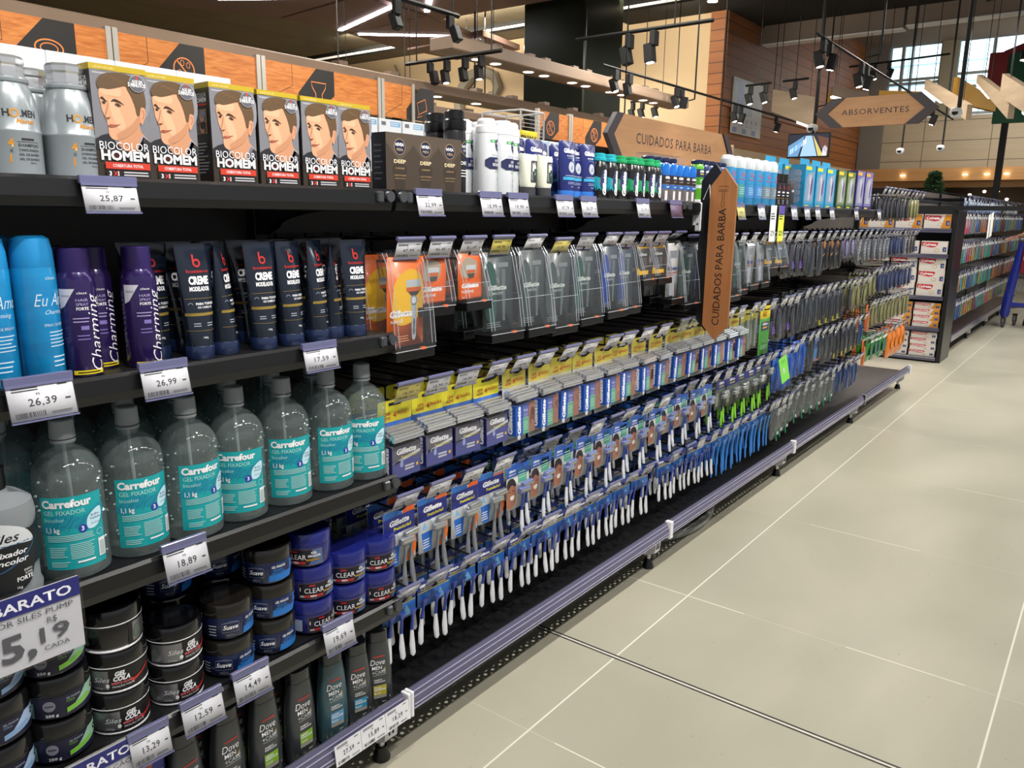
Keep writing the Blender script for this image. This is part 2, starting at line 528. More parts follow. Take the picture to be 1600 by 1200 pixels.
# back wall: pier, beige panels, wood fascia, shop front below, windows above
sbox('wall_pier', -5.2, -4.74, 19.7, 20.0, 2.30, 5.2, mat('grey_paint', '#75716c', .7))
sbox('wall_back', -4.74, 6, 19.9, 20.1, 2.34, 3.46, BEIGEP)
b = MB(); b.box(-5.2, 6, 19.3, 19.9, 2.08, 2.34, noise_mat('fascia_wood', '#b98a55', '#a97c4b', scale=(.4, 1, 5), rough=.5))
b.box(-5.2, 6, 19.5, 19.9, 1.95, 2.08, noise_mat('fascia_wood', '#b98a55', '#a97c4b'))
struct(b.obj('trim_2', smooth=0))
sbox('ceiling_shop', -5.2, 6, 19.9, 21, 2.12, 2.2, BLACKC)
sbox('wall_shopfront', -5.2, 6, 20.8, 21, 0, 2.1, mat('shop_dark', '#3a2c20', .6))
b = MB(); b.box(-4.74, -4.1, 19.6, 19.9, 0, 1.95, BEIGE); struct(b.obj('wall_shop_pier', smooth=0))
def window(n, x0, x1, z0, z1, y, mull, trans):
    fr = mat('window_frame_grey', '#8d9290', .5); b = MB()
    for x in [x0, x1] + mull: b.box(x - .03, x + .03, y - .05, y + .05, z0, z1, fr)
    for z in [z0, z1] + trans: b.box(x0, x1, y - .04, y + .04, z - .025, z + .025, fr)
    r = struct(b.obj('window_%d' % n, smooth=0))
    b = MB(); b.box(x0, x1, y - .004, y + .004, z0, z1, clear('window_glass', (.93, .97, .97), .3, .02)); b.obj('pane', r, smooth=0)
window(1, -5.15, -3.72, 3.5, 5.2, 19.95, [-4.5], [4.28, 4.2])
window(2, -3.42, -1.9, 3.5, 5.2, 19.95, [-2.75], [4.32, 4.05, 3.75])
window(3, -1.6, 1.5, 3.5, 5.2, 19.95, [-.9, 0], [4.3, 4.0])
sbox('wall_window_pier', -3.72, -3.42, 19.85, 20.1, 3.46, 5.2, mat('pier_olive', '#8a8470', .7))
sbox('wall_window_pier', -1.9, -1.6, 19.85, 20.1, 3.46, 5.2, mat('pier_olive', '#8a8470', .7))
# facade across the street
FAC = panel_mat('facade_glass', '#cfe0e6', '#b9ced8', .62, line='#7e97a6', lw=.05, pitch_v=1.1)
sbox('wall_facade', -14, 10, 30, 30.5, 2, 9.5, FAC)

# ceilings
b = MB(); b.box(-15, 6, -5, 13.5, 4.36, 4.5, panel_mat('ceiling_panels', '#6b6452', '#5e5746', 50, line='#2d2921', pitch_v=1.25)); struct(b.obj('ceiling', smooth=0))
b = MB(); b.box(-5.3, 6, 13.5, 20.1, 5.0, 5.15, noise_mat('ceiling_far', '#7a6c5c', '#6e6152', nscale=.4, rough=.8)); b.box(-15, 6, 13.5, 13.6, 4.36, 5.15, BLACKC); struct(b.obj('ceiling_raised', smooth=0))
b = MB(); b.box(-15, -9.6, -5, 4.6, 4.25, 4.36, BLACKC); b.box(-6.9, 6, 9.9, 13.45, 4.3, 4.362, BLACKC); struct(b.obj('ceiling_dark_field', smooth=0))
sbox('wall_left', -15.2, -15, -5, 20, 0, 4.5, BEIGE)

# ------------------------------------------------------------------ dark column
PIL = noise_mat('dark_green_metal', '#22261c', '#2c3024', nscale=2, rough=.32, metal=.5)
b = MB(); b.box(-6.79, -5.81, 9.0, 9.95, 0, 4.36, PIL, .02)
o = b.obj('column', smooth=0); struct(o)

# ------------------------------------------------------------------ suspended ceiling panels with light lines
PAN = noise_mat('mauve_panel', '#7a6158', '#715a52', nscale=30, rough=.8)
PANS = mat('mauve_panel_edge', '#8a7068', .7)
LINEG = glow('light_line', '#f4f4ff', 14)
rods = []
def cpanel(i, pts, lab, linespts):
    b = MB(); b.prism(pts, 3.9, 3.98, PAN, 'xy', PANS)
    cx = sum(p[0] for p in pts) / len(pts); cy = sum(p[1] for p in pts) / len(pts)
    r = thing('ceiling_panel', lab, 'ceiling panel', (0, 0, 0), group=None)
    b.obj('panel', r, smooth=0)
    for p, q in linespts:
        p, q = Vector((*p, 0)), Vector((*q, 0)); t = (q - p).normalized(); n = Vector((-t.y, t.x, 0)) * .035
        b = MB(); b.prism([tuple((p + n)[:2]), tuple((p - n)[:2]), tuple((q - n)[:2]), tuple((q + n)[:2])], 3.885, 3.9, LINEG, 'xy'); b.obj('light_line', r, smooth=0)
    b = MB(); b.tube([(cx, cy, 3.98), (cx, cy, 4.36)], .006, DARKW); b.obj('hanger', r)
cpanel(0, [(-9.764, 7.345), (-8.011, 7.195), (-8.0, 8.386), (-9.697, 8.499)], 'mauve ceiling panel with one bright slanting light line, above the hair dye boxes', [((-7.9, 7.72), (-9.62, 8.27))])
cpanel(1, [(-9.72, 8.52), (-8.02, 8.41), (-8.353, 9.734), (-9.911, 9.775)], 'mauve ceiling panel crossed by a long level light line, beside the dark column', [((-9.6, 8.6), (-8.42, 9.58))])
cpanel(2, [(-9.843, 9.884), (-8.127, 9.76), (-8.31, 10.919), (-9.75, 11.0)], 'farthest mauve ceiling panel with two short light lines, left of the dark column', [((-8.66, 10.076), (-8.33, 9.903)), ((-9.706, 10.768), (-9.443, 10.605))])
cpanel(3, [(-10.634, 4.839), (-10.2, 6.6), (-9.764, 7.3), (-8.05, 7.13), (-7.9, 5.6)], 'large mauve ceiling panel at the top left with a light line along its edge', [((-9.541, 6.213), (-8.312, 7.0))])
cpanel(4, [(-7.833, 7.141), (-7.943, 8.645), (-4.825, 8.745), (-6.148, 6.797)], 'wide mauve ceiling panel at the top edge, right of the others', [((-7.203, 7.641), (-7.8, 8.2))])

def canopy(name, lab, x0, x1, y0, y1, z0, z1, lights, m):
    r = thing(name, lab, 'light canopy', (0, 0, 0))
    b = MB(); b.box(x0, x1, y0, y1, z0, z1, m, .01); b.obj('beam', r, smooth=0)
    for k, (x, y) in enumerate(lights):
        b = MB(); b.lathe([(.052, -.004), (.052, 0)], glow('downlight_glow', '#fff3df', 9), 16, c=(x, y, z0)); b.lathe([(.066, -.002), (.054, -.006), (.052, -.002)], WHITEP, 16, c=(x, y, z0), cap=False)
        b.obj('downlight', r)
        b = MB(); b.box(x - .05, x + .05, y - .05, y + .05, z1, z1 + .05, mat('driver_box', '#7d6c5f', .7)); b.obj('lamp_driver', r, smooth=0)
    for y in (y0 + .5, (y0 + y1) / 2, y1 - .5):
        b = MB(); b.tube([((x0 + x1) / 2, y, z1), ((x0 + x1) / 2, y, 4.36)], .004, DARKW); b.obj('hanger', r)
CAN = noise_mat('canopy_wood_veneer', '#9b8470', '#8f7966', nscale=2, rough=.6)
ys_ = [5.9]
li = []
y = 6.1
while y < 10.2:
    li += [(-5.15, y), (-5.15, y + .28)]; y += .82
canopy('light_canopy', 'long beige hanging beam with round downlights in front of the dark column', -5.3, -5.0, 5.6, 10.4, 2.72, 2.84, li, CAN)
li = [(-5.72, 4.9 + .62 * k) for k in range(9)]
canopy('light_canopy', 'long brown hanging beam with downlights above the wood patterned header', -5.9, -5.6, .6, 11, 2.43, 2.53, li, CAN)
li = [(-6.9, 6.6 + .7 * k) for k in range(7)]
canopy('light_canopy', 'far brown hanging beam with downlights, just above the white cartons', -7.05, -6.75, 5.5, 11.5, 2.43, 2.53, li, CAN)
for i, (x0, x1) in enumerate(((-5.15, -3.05), (-3.01, -.8))):
    b = MB(); b.box(x0, x1, 13.3, 13.5, 4.02 + i * .03, 4.34 + i * .01, noise_mat('baffle_paint', '#8c7c70', '#85766a', nscale=1, rough=.7)); b.box(x0, x1, 13.27, 13.5, 4.0 + i * .03, 4.02 + i * .03, WHITEP)
    struct(b.obj('trim_%d' % (3 + i), smooth=0))

# ------------------------------------------------------------------ spotlight tracks
SPOTG = glow('spot_glow', '#fff6e6', 30)
def track_head(r, x, y, z, yaw, tilt, lit=True, s=1.0):
    b = MB()
    b.box(-.028, .028, -.045, .045, -.13, 0, MATTEB, .004)            # driver
    o = b.obj('driver', r, smooth=0); o.location = (x, y, z); o.scale = (s, s, s)
    h = MB(); h.box(-.045, .045, -.045, .045, -.17, 0, MATTEB, .006)
    h.lathe([(.036, -.1705), (.036, -.172)], SPOTG if lit else BLACKP, 14)
    o = h.obj('lamp_head', r, smooth=0); o.location = (x + .05 * s * math.cos(yaw), y + .05 * s * math.sin(yaw), z - .11 * s)
    o.rotation_euler = Euler((0, tilt, yaw), 'XYZ'); o.scale = (s, s, s)
def track(lab, p0, p1, heads, hang=None, s=.85):
    r = thing('track_light', lab, 'track light', (0, 0, 0))
    b = MB(); b.tube([p0, p1], .016, MATTEB, 4); b.obj('track', r, smooth=0)
    P0, P1 = Vector(p0), Vector(p1)
    for t, yaw, tilt, l in heads:
        p = P0.lerp(P1, t); track_head(r, p.x, p.y, p.z - .016, yaw, tilt, l, s)
    for t in (hang or (.12, .88)):
        p = P0.lerp(P1, t); b = MB(); b.tube([p, (p.x, p.y, 4.36 if p.y < 13.5 else 5.0)], .006, MATTEB); b.obj('hanger', r)
track('track with black spotlights nearest the camera, hung over the aisle', (-.18, -.2, 2.92), (-.18, 10.2, 2.92),
      [((y + .2) / 10.4, PI, -.5, True) for x, y, z in AISLE_SPOTS], (.02, .3, .6, .95), 1)
track('black track of added spotlights on the far side of the aisle, outside the view', (.42, .3, 2.92), (.42, 10, 2.92), [((.6 + 2.1 * i) / 9.7, PI, -.6, True) for i in range(5)], (.02, .5, .95), 1)  # unseen track, added to carry the extra shelf spots
track('long black track with lit spotlights running past the wood clad wall', (-4.85, 7.9, 2.9), (-4.85, 15.4, 2.9),
      [(.037, PI, .35, True), (.08, PI, .2, False), (.243, PI, .35, True), (.262, 0, .2, False), (.5, PI, .3, True), (.527, 0, .3, True), (.73, 0, .3, True)], (.24, .7))
track('long black track with paired spotlights above the sanitary towel sign', (-2.5, 7.75, 2.92), (-2.5, 14.8, 2.85),
      [(.03, PI, .2, True), (.06, 0, .2, True), (.22, PI, .25, True), (.25, 0, .25, True), (.77, 0, .3, True)], (.02, .55))
track('black track with two unlit spotlights in front of the beige wall', (-3.964, 6, 2.74), (-2.721, 6, 2.74),
      [(.42, PI, .25, False), (.60, PI, .12, True)], (.74,))
track('black track with four unlit spotlights left of the dark column', (-5.0, 5.0, 2.50), (-3.975, 5.0, 2.50),
      [(.27, 0, -.25, False), (.45, PI, .2, True), (.64, PI, .2, False), (.80, PI, .1, True)], (.12, .9), .62)
track('short black track with two spotlights at the top centre, pointing down', (-3.6, 3.5, 2.52), (-3.6, 4.08, 2.52),
      [(.05, PI, .4, False), (.86, 0, -.4, False)], (.1, .9), .58)
track('low black track with three lamps just above the wood patterned header', (-6.6, 4.9, 2.6), (-6.6, 7.0, 2.6),
      [(.3, 0, .1, False), (.6, 0, .1, False), (.9, 0, .1, False)], (.35, .8))
track('small track with two glowing spotlights in front of the wall poster', (-4.46, 11, 3.04), (-4.1, 11, 3.05),
      [(.22, PI, .3, True), (.8, PI, .3, True)], (.5,))
track('small track with one glowing spotlight right of the wall poster', (-4.16, 11.6, 3.15), (-3.8, 11.6, 3.16), [(.5, PI, .3, True)], (.5,))
track('small track with three glowing spotlights above the hexagonal shaving sign', (-6.42, 11.3, 3.0), (-5.95, 11.3, 3.0),
      [(.1, PI, .3, True), (.45, PI, .3, True), (.95, PI, .3, True)], (.5,))
track('far black track in front of the left window with glaring spotlights', (-4.1, 14.5, 3.75), (-2.6, 14.5, 3.8), [(.28, PI, .3, True), (.42, 0, .3, True)], (.3,))
for i, (x, y, z, d) in enumerate(((-3.62, 13.6, 3.35, 'left of the yellow hanging board'), (-1.44, 13.2, 3.4, 'at the right edge in front of the green house'), (-3.0, 9.3, 3.62, 'at the top edge above the sanitary towel sign'), (-4.2, 9.2, 3.72, 'at the top edge above the wood clad wall'))):
    r = thing('spotlight', 'single glaring round spotlight ' + d, 'spotlight', (x, y, z))
    b = MB(); b.lathe([(.05, .14), (.06, .12), (.065, 0), (.06, 0)], BLACKP, 16); b.obj('lamp_head', r)
    b = MB(); b.lathe([(.058, -.004), (.058, .004)], SPOTG, 16); b.obj('lens', r)
    b = MB(); b.tube([(0, 0, .13), (0, 0, (4.36 if y < 13.5 else 5) - z)], .006, MATTEB); b.obj('rod', r)
# luminaires over the aisle, above the frame
for i, (x, y, z) in enumerate(AISLE_LINES):
    r = thing('linear_lamp', ['near', 'second', 'third', 'farthest'][i] + ' long linear lamp hung high over the aisle', 'ceiling lamp', (x, y, z))
    b = MB(); b.box(-.08, .08, -1.12, 1.12, -.005, .07, MATTEB, .004); b.obj('housing', r, smooth=0)
    b = MB(); b.box(-.06, .06, -1.1, 1.1, -.012, -.006, glow('lamp_diffuser', '#fff8ee', 6)); b.obj('diffuser', r, smooth=0)
    b = MB(); [b.tube([(0, s * .9, .07), (0, s * .9, 4.36 - z)], .004, DARKW) for s in (-1, 1)]; b.obj('hanger', r)
# black ducts near the ceiling
def duct(lab, p0, p1):
    p0, p1 = Vector(p0), Vector(p1); b = MB(); b.tube([p0, p1], .07, MATTEB, 4)
    o = b.obj('ceiling_duct', smooth=0); tag(o, lab, 'duct')
    b = MB(); b.tube([p0 - Vector((0, .12, .05)), p1 - Vector((0, .12, .05))], .018, glow('cove_strip', '#d8d0c0', .8), 6); b.obj('light_strip', o)
duct('black duct with a thin light strip above the header wall', (-13.3, 10.45, 4.15), (-9.6, 10.45, 4.15))
duct('black duct with a thin light strip left of the dark column', (-9.1, 10.4, 4.15), (-6.85, 10.4, 4.15))
duct('black duct with a thin light strip right of the dark column', (-6.75, 10.4, 4.15), (-5.0, 10.4, 4.15))

# ------------------------------------------------------------------ wood patterned header over the next gondola
WOODO = noise_mat('orange_wood_print', '#e0904a', '#b9682c', scale=(1, 1.1, 7), nscale=4, dist=2.2, rough=.45)
BLK = ink('#2a2828'); LNB = ink('#4a3020'); ORL = ink('#ef8f4e')
def header_panel(y0, y1, flip, icon, lab, z0=2.06, z1=2.33):
    r = thing('header_panel', lab, 'header panel', (-5.0, (y0 + y1) / 2, 0), PI / 2)
    w_ = (y1 - y0) / 2
    b = MB(); b.box(-w_, w_, 0, .03, z0, z1, WOODO); b.obj('board', r, smooth=0)
    b = MB(); c = CV(); h = z1 - z0
    a = -.25 if not flip else .1
    c.poly([(a, z0), (a + .22, z0), (a + .34, z0 + h * .35), (a + .34, z1), (a + .17, z1), (a, z0 + h * .3)], BLK)
    for q in (a + .42, a - .5):
        if -w_ + .05 < q < w_ - .4: c.poly([(q + .1, z1), (q + .34, z1), (q + .34, z1 - h * .22), (q + .30, z1 - h * .4), (q + .16, z1 - h * .4), (q + .1, z1 - h * .25)], BLK)
    c.up()
    cx, cy = a + .19, z0 + h * .42
    if icon == 0:
        c.ring(cx, cy, .075, .008, ORL); c.line([(cx - .05, cy + .055), (cx + .05, cy - .055)], .008, ORL)
        for dx, dy in ((-.03, -.02), (.03, .03), (.02, -.04), (-.01, .04)): c.ring(cx + dx, cy + dy, .014, .004, ORL, .02, 10)
    elif icon == 1:
        c.line([(cx - .04, cy - .06), (cx + .06, cy - .02), (cx + .04, cy + .07), (cx - .06, cy + .03)], .007, ORL, closed=True); c.line([(cx - .04, cy - .06), (cx - .06, cy - .09), (cx + .0, cy - .07)], .006, ORL)
    elif icon == 2:
        c.line([(cx - .07, cy + .06), (cx + .07, cy + .06), (cx + .06, cy + .02), (cx + .03, cy - .02), (cx + .03, cy - .06), (cx - .03, cy - .06), (cx - .03, cy - .02), (cx - .06, cy + .02)], .007, ORL, closed=True)
    else:
        c.ring(cx, cy, .08, .008, ORL, .05); c.ring(cx, cy, .05, .006, ORL, .03)
    for q in (a + .58, a - .55):
        if -w_ + .02 < q < w_ - .5:
            c.line([(q, z0 + .02), (q, z0 + h * .6), (q + .15, z1 - .02), (q + .38, z1 - .02), (q + .38, z0 + h * .6), (q + .2, z0 + .02)], .004, LNB)
    c.line([(max(-w_, a - .3), z0), (a - .05, z0 + h * .45), (a - .05, z1)], .004, LNB)
    b.decal(c, flat(0)); b.obj('print', r, smooth='keep')
    for s in (-1, 1):
        b = MB(); b.box(s * w_ - .016, s * w_ + .016, -.012, .03, z0 - .03, z1 + .02, mat('pale_metal', '#c9c4bb', .4, .5)); b.obj('edge_post', r, smooth=0)
segs = [(1.24, 2.5, 1, 3, 'near the top left corner, with an oval icon'), (2.54, 3.54, 0, 0, 'with a crossed out drops icon'), (3.58, 4.68, 0, 2, 'with a nappy icon'), (4.72, 5.07, 1, 1, 'shortest, at the end over the cream cans'),
        (6.9, 7.48, 0, 0, 'pale, just left of the hexagonal shaving sign'), (7.52, 8.6, 0, 0, 'dark, behind the hexagonal shaving sign'), (8.64, 10.0, 1, 1, 'hidden mostly by the hexagonal shaving sign'), (10.04, 12, 0, 3, 'farthest, right of the hexagonal shaving sign')]
for y0, y1, fl, ic, d in segs: header_panel(y0, y1, fl, ic, 'orange wood print header board ' + d)
b = MB(); b.box(-5.45, -4.99, -1, 12.1, 0, .12, MATTEB); b.box(-5.25, -5.19, -1, 12.1, .12, 2.08, MATTEB)
for z in (.5, .9, 1.3, 1.7): b.box(-5.6, -4.86, -1, 12.1, z, z + .03, MATTEB)
for y in (1.26, 2.52, 3.56, 4.7, 5.08, 7.1, 8.62, 12.0): b.box(-5.24, -5.16, y - .02, y + .02, 2.0, 2.3, MATTEB)
tag(b.obj('gondola_shelving', smooth=0), 'black shelving row under the orange wood print header', 'shelving')
r = thing('wire_rack', 'white wire display rack with a yellow sign behind the cream bottles', 'rack', (-3.0, 4.08, 0), PI / 2)
b = MB()
for x, y in ((-.12, 0), (.12, 0), (-.12, .3), (.12, .3)): b.tube([(x, y, 0), (x, y, 1.9)], .006, WHITEP, 5)
for z in (.3, .8, 1.3, 1.6, 1.9): b.tube([(-.12, 0, z), (.12, 0, z), (.12, .3, z), (-.12, .3, z), (-.12, 0, z)], .006, WHITEP, 5)
for k in range(12): b.tube([(-.12, 0, 1.62 + k * .023), (.12, 0, 1.62 + k * .023)], .0015, WHITEP, 4)
b.obj('frame', r)
b = MB(); b.box(-.16, .03, -.02, -.012, 1.70, 1.78, mat('sign_yellow', '#e0d02a', .5)); c = CV(); c.text('FINAL!', -.065, 1.715, .035, BLK, al='C', w=.15, bold=.04); b.decal(c, flat(-.02)); b.obj('sign', r, smooth='keep')
# letter C of the wall sign
b = MB(); P = []
pts = [(-10.45, 2.6), (-10.5, 3.0), (-10.52, 3.35), (-10.42, 3.62), (-10.2, 3.82), (-9.9, 3.86), (-9.66, 3.75), (-9.57, 3.55), (-9.66, 3.42), (-9.78, 3.44)]
b.tube([(x, 11.94, z) for x, z in pts], [.11, .11, .11, .11, .105, .1, .1, .09, .08, .06], mat('sign_grey', '#8b8578', .6), 8)
tag(b.obj('wall_letter'), 'large grey curled letter fixed to the beige wall left of the column', 'wall letter')
# diagonal braces on the beige wall
for i, (p, q) in enumerate((((-8.6, 3.2), (-7.3, 4.25)), ((-8.6, 4.2), (-6.2, 2.2)), ((-12.3, 4.2), (-11.2, 2.6)))):
    b = MB(); b.tube([(p[0], 11.97, p[1]), (q[0], 11.97, q[1])], .02, mat('brace_grey', '#756b5e', .7), 4)
    struct(b.obj('trim_%d' % (6 + i), smooth=0))
# poster on the wood cladding
r = thing('wall_poster', 'white and lilac poster with round icons on the wood clad wall', 'poster', (-5.2, 12.95, 2.99), PI / 2)
b = MB(); b.box(-.63, .63, -.012, 0, -.42, .42, mat('poster_board', '#b9b4b0', .5)); b.obj('board', r, smooth=0)
c = CV(); c.rect(-.6, -.12, .2, .38, ink('#8f8d90')); c.up(); c.rect(-.45, -.1, -.2, .4, ink('#6d6f9c')); c.up(); c.text('pilar', -.28, -.05, .1, ink('#8688b0'), rot=90)
for k in range(4): c.disc(-.2 + k * .2, -.2, .03, ink('#6a6a70')); c.rect(-.25 + k * .2, -.29, -.15 + k * .2, -.27, ink('#8a8a90'))
for k in range(3): c.rrect(-.58 + k * .4, -.4, -.4 + k * .4, -.32, .02, ink('#6d6f9c'))
b = MB(); b.decal(c, flat(-.012)); b.obj('print', r, smooth='keep')
# hanging boards of the bakery ceiling
def board(p, q, za, zb, m, lab, light=0):
    """a tilted board from p to q; za, zb: its lower and upper edge at either end"""
    P, Q = Vector((*p, 0)), Vector((*q, 0)); t = (Q - P).normalized(); n = Vector((-t.y, t.x, 0)) * .035
    r = thing('hanging_board', lab, 'hanging board', (0, 0, 0))
    def ring(c, z): return [Vector((*(c + n)[:2], z[0])), Vector((*(c - n)[:2], z[0])), Vector((*(c - n)[:2], z[1])), Vector((*(c + n)[:2], z[1]))]
    b = MB(); b.loft([ring(P, za), ring(Q, zb)], m); b.obj('board', r, smooth=0)
    if light:
        e0, e1 = (.02, .4) if light == 1 else (.6, .98)
        f = lambda e: (P.lerp(Q, e), (za[0] + (zb[0] - za[0]) * e - .022, za[0] + (zb[0] - za[0]) * e - .001))
        (c0, z0_), (c1, z1_) = f(e0), f(e1)
        b = MB(); b.loft([ring(c0, z0_), ring(c1, z1_)], glow('board_light', '#fff3e0', 8)); b.obj('light_strip', r, smooth=0)
    b = MB()
    for e in (.15, .85):
        k = P.lerp(Q, e); zt = za[1] + (zb[1] - za[1]) * e; b.tube([(k.x, k.y, zt), (k.x, k.y, 4.36 if k.y < 13.5 else 5)], .005, DARKW)
    b.obj('hanger', r)
WB = noise_mat('pale_board_wood', '#a8947c', '#9a866f', scale=(1, 1, 5), nscale=3, rough=.6)
YB = noise_mat('ochre_board', '#b98a2c', '#a97c24', nscale=3, rough=.6)
DB = noise_mat('dark_board_wood', '#6b5a4a', '#5e4f41', nscale=3, rough=.6)
board((-4.44, 12.0), (-3.86, 12.2), (2.80, 3.11), (2.56, 2.98), WB, 'pale hanging board left of the sanitary towel sign', 2)
board((-3.95, 13.0), (-3.4, 13.4), (2.85, 3.2), (2.95, 3.1), YB, 'ochre hanging board behind the pole of the screen')
board((-3.6, 12.0), (-3.22, 12.4), (2.96, 3.08), (2.85, 3.03), DB, 'small dark hanging board with a lit edge above the sign', 1)
board((-3.2, 13.0), (-2.62, 12.9), (2.95, 3.12), (2.85, 3.05), YB, 'ochre hanging board behind the sign top edge')
board((-2.38, 12.0), (-1.74, 11.3), (2.95, 3.07), (2.46, 2.64), WB, 'pale hanging board running down to the right, left of the ochre one', 1)
board((-2.10, 12.3), (-1.70, 12.9), (2.80, 3.12), (2.72, 2.86), YB, 'long ochre hanging board in front of the right window')
board((-1.78, 12.0), (-1.29, 11.2), (2.98, 3.08), (2.44, 2.66), WB, 'pale hanging board with a lit edge near the green house', 1)
board((-1.40, 11.2), (-.9, 10.4), (2.70, 2.95), (2.3, 2.55), WB, 'pale hanging board at the right edge of the view', 2)
# green house front with red frame
r = thing('festive_house', 'green wooden house front with red frame before the right window', 'house front', (-1.4, 16.3, 0))
b = MB(); b.prism([(-.75, 2.9), (1.4, 2.9), (1.4, 4.3), (0.3, 4.3), (-.75, 3.95)], 0, .1, mat('house_green', '#1d5a40', .6)); b.obj('front', r, smooth=0)
b = MB(); b.box(-.9, -.62, -.06, 0, 3.4, 4.05, mat('house_red', '#8e2a30', .5), .01); b.obj('shutter', r, smooth=0)
b = MB(); b.prism([(-.66, 3.98), (-.05, 4.2), (1.4, 4.25), (1.4, 4.33), (-.1, 4.28), (-.7, 4.06)], -.05, .12, mat('house_red', '#8e2a30')); b.obj('roof_edge', r, smooth=0)
b = MB(); b.box(-.6, -.5, .02, .1, 0, 2.9, MATTEB); b.box(1.2, 1.3, .02, .1, 0, 2.9, MATTEB); b.obj('post', r, smooth=0)

# ------------------------------------------------------------------ signs
SIGNW = noise_mat('sign_wood', '#d9a676', '#cd986a', scale=(1, 1, 7), nscale=2.5, dist=.8, rough=.5)
SIGNG = mat('sign_dark_grey', '#4b4348', .5)
def hexsign(lab, loc, rz, W, H, txt, th, tw, rodx, rodtop, tip=.15):
    r = thing('hanging_sign', lab, 'hanging sign', loc, rz)
    hw, hh = W / 2, H / 2
    b = MB(); b.prism([(-hw, 0), (-hw + tip, hh), (hw - tip, hh), (hw, 0), (hw - tip, -hh), (-hw + tip, -hh)], 0, .02, SIGNW, mside=SIGNG); b.obj('board', r, smooth=0)
    k = tip * .75
    for s in (-1, 1):
        b = MB(); b.prism([(s * hw, 0), (s * (hw - tip), hh), (s * (hw - tip - k), hh), (s * (hw - k), 0), (s * (hw - tip - k), -hh), (s * (hw - tip), -hh)], -.012, .0, SIGNG); b.obj('chevron', r, smooth=0)
    c = CV(); c.text(txt, 0, -th / 2, th, ink('#3d3436'), w=tw, al='C', bold=.004, space=1.12)
    b = MB(); b.decal(c, flat(0)); b.obj('lettering', r, smooth='keep')
    for x in rodx:
        b = MB(); b.tube([(x, .01, hh), (x, .01, rodtop - loc[2])], .005, MATTEB); b.obj('hanger', r)
hexsign('long wooden hexagonal sign reading CUIDADOS PARA BARBA over the shelf backs', (-2.5, 5.05, 1.755), PI / 2, 1.86, .255, 'CUIDADOS PARA BARBA', .062, 1.12, (-.7, .7), 4.36, .11)
hexsign('wooden hexagonal sign with dark pointed ends reading ABSORVENTES', (-2.0, 8.0, 2.245), 0, 1.06, .262, 'ABSORVENTES', .048, .58, (), 4.36, .15)
# poles with dome cameras
for i, (x, y, zt, zb, d) in enumerate(((-2.56, 8.1, 4.36, 2.13, 'left of the sanitary towel sign'), (-1.33, 8.1, 4.36, 2.2, 'right of the sanitary towel sign'), (-2.6, 12, 4.36, 2.18, 'below the middle of the sanitary towel sign'), (-2.11, 12, 4.36, 2.2, 'above the Christmas tree'))):
    r = thing('dome_camera', 'small white dome camera on a black pole ' + d, 'security camera', (x, y, zb))
    b = MB(); b.tube([(0, 0, .04), (0, 0, zt - zb)], .018 if i < 2 else .012, MATTEB, 8); b.obj('pole', r)
    b = MB(); b.lathe([(.0, -.052), (.03, -.045), (.05, -.02), (.052, .01), (.045, .03), (.02, .04)], WHITEP, 16, c=(-.02, 0, 0)); b.obj('dome', r)
    b = MB(); b.lathe([(.0, -.02), (.024, -.01), (.026, .01)], BLACKP, 12, c=(-.02, -.05, -.01)); b.obj('lens', r)
for i, (x, y) in enumerate(((-5.3, 11.2), (-2.3, 9.2), (-7.3, 8.6), (-1.0, 7.4), (-8.2, 9.9), (-3.9, 12.8))):
    b = MB(); b.tube([(x, y, 2.95), (x, y, 4.36)], .012, MATTEB); b.tube([(x, y, 2.95), (x - .12, y, 2.93)], .01, MATTEB)
    tag(b.obj('suspension_rod'), 'thin black rod hanging from the dark ceiling ' + ('in front of the beige wall', 'over the hanging sign', 'left of the column', 'near the right edge', 'behind the column', 'before the windows')[i], 'rod')
# screen
r = thing('display_screen', 'small flat screen showing a blue aisle picture above the blue boxes', 'screen', (-2.58, 8.02, 1.965))
b = MB(); b.box(-.2, .2, 0, .04, -.115, .115, BLACKP, .004); b.obj('housing', r, smooth=0)
c = CV(); c.rect(-.19, -.1, .19, .105, glow('scr_dark', '#20283a', .5)); c.up()
c.poly([(-.07, -.1), (.09, -.1), (.03, .09), (-.03, .09)], glow('scr_blue', '#8fb0ea', .9)); c.poly([(-.19, -.1), (-.09, -.1), (-.04, .09), (-.19, .0)], glow('scr_teal', '#5f8fb8', .7))
c.poly([(.1, -.1), (.15, -.1), (.05, .08), (.04, .09)], glow('scr_yel', '#c8b870', .7)); c.poly([(.12, -.02), (.19, -.1), (.19, .06), (.08, .09)], glow('scr_br', '#6a4238', .5)); c.poly([(.14, -.1), (.18, -.1), (.185, -.03), (.16, .0), (.14, -.03)], glow('scr_w', '#d8dce8', .8))
for k in range(9): c.rect(-.17 + k * .017, -.08 + k * .012, -.158 + k * .017, -.03 + k * .012, glow('scr_w', '#d8dce8', .8))
b = MB(); b.decal(c, flat(0)); b.obj('picture', r, smooth='keep')
b = MB(); b.tube([(.02, .05, .1), (.02, .05, .17)], .012, MATTEB); b.obj('mount', r)
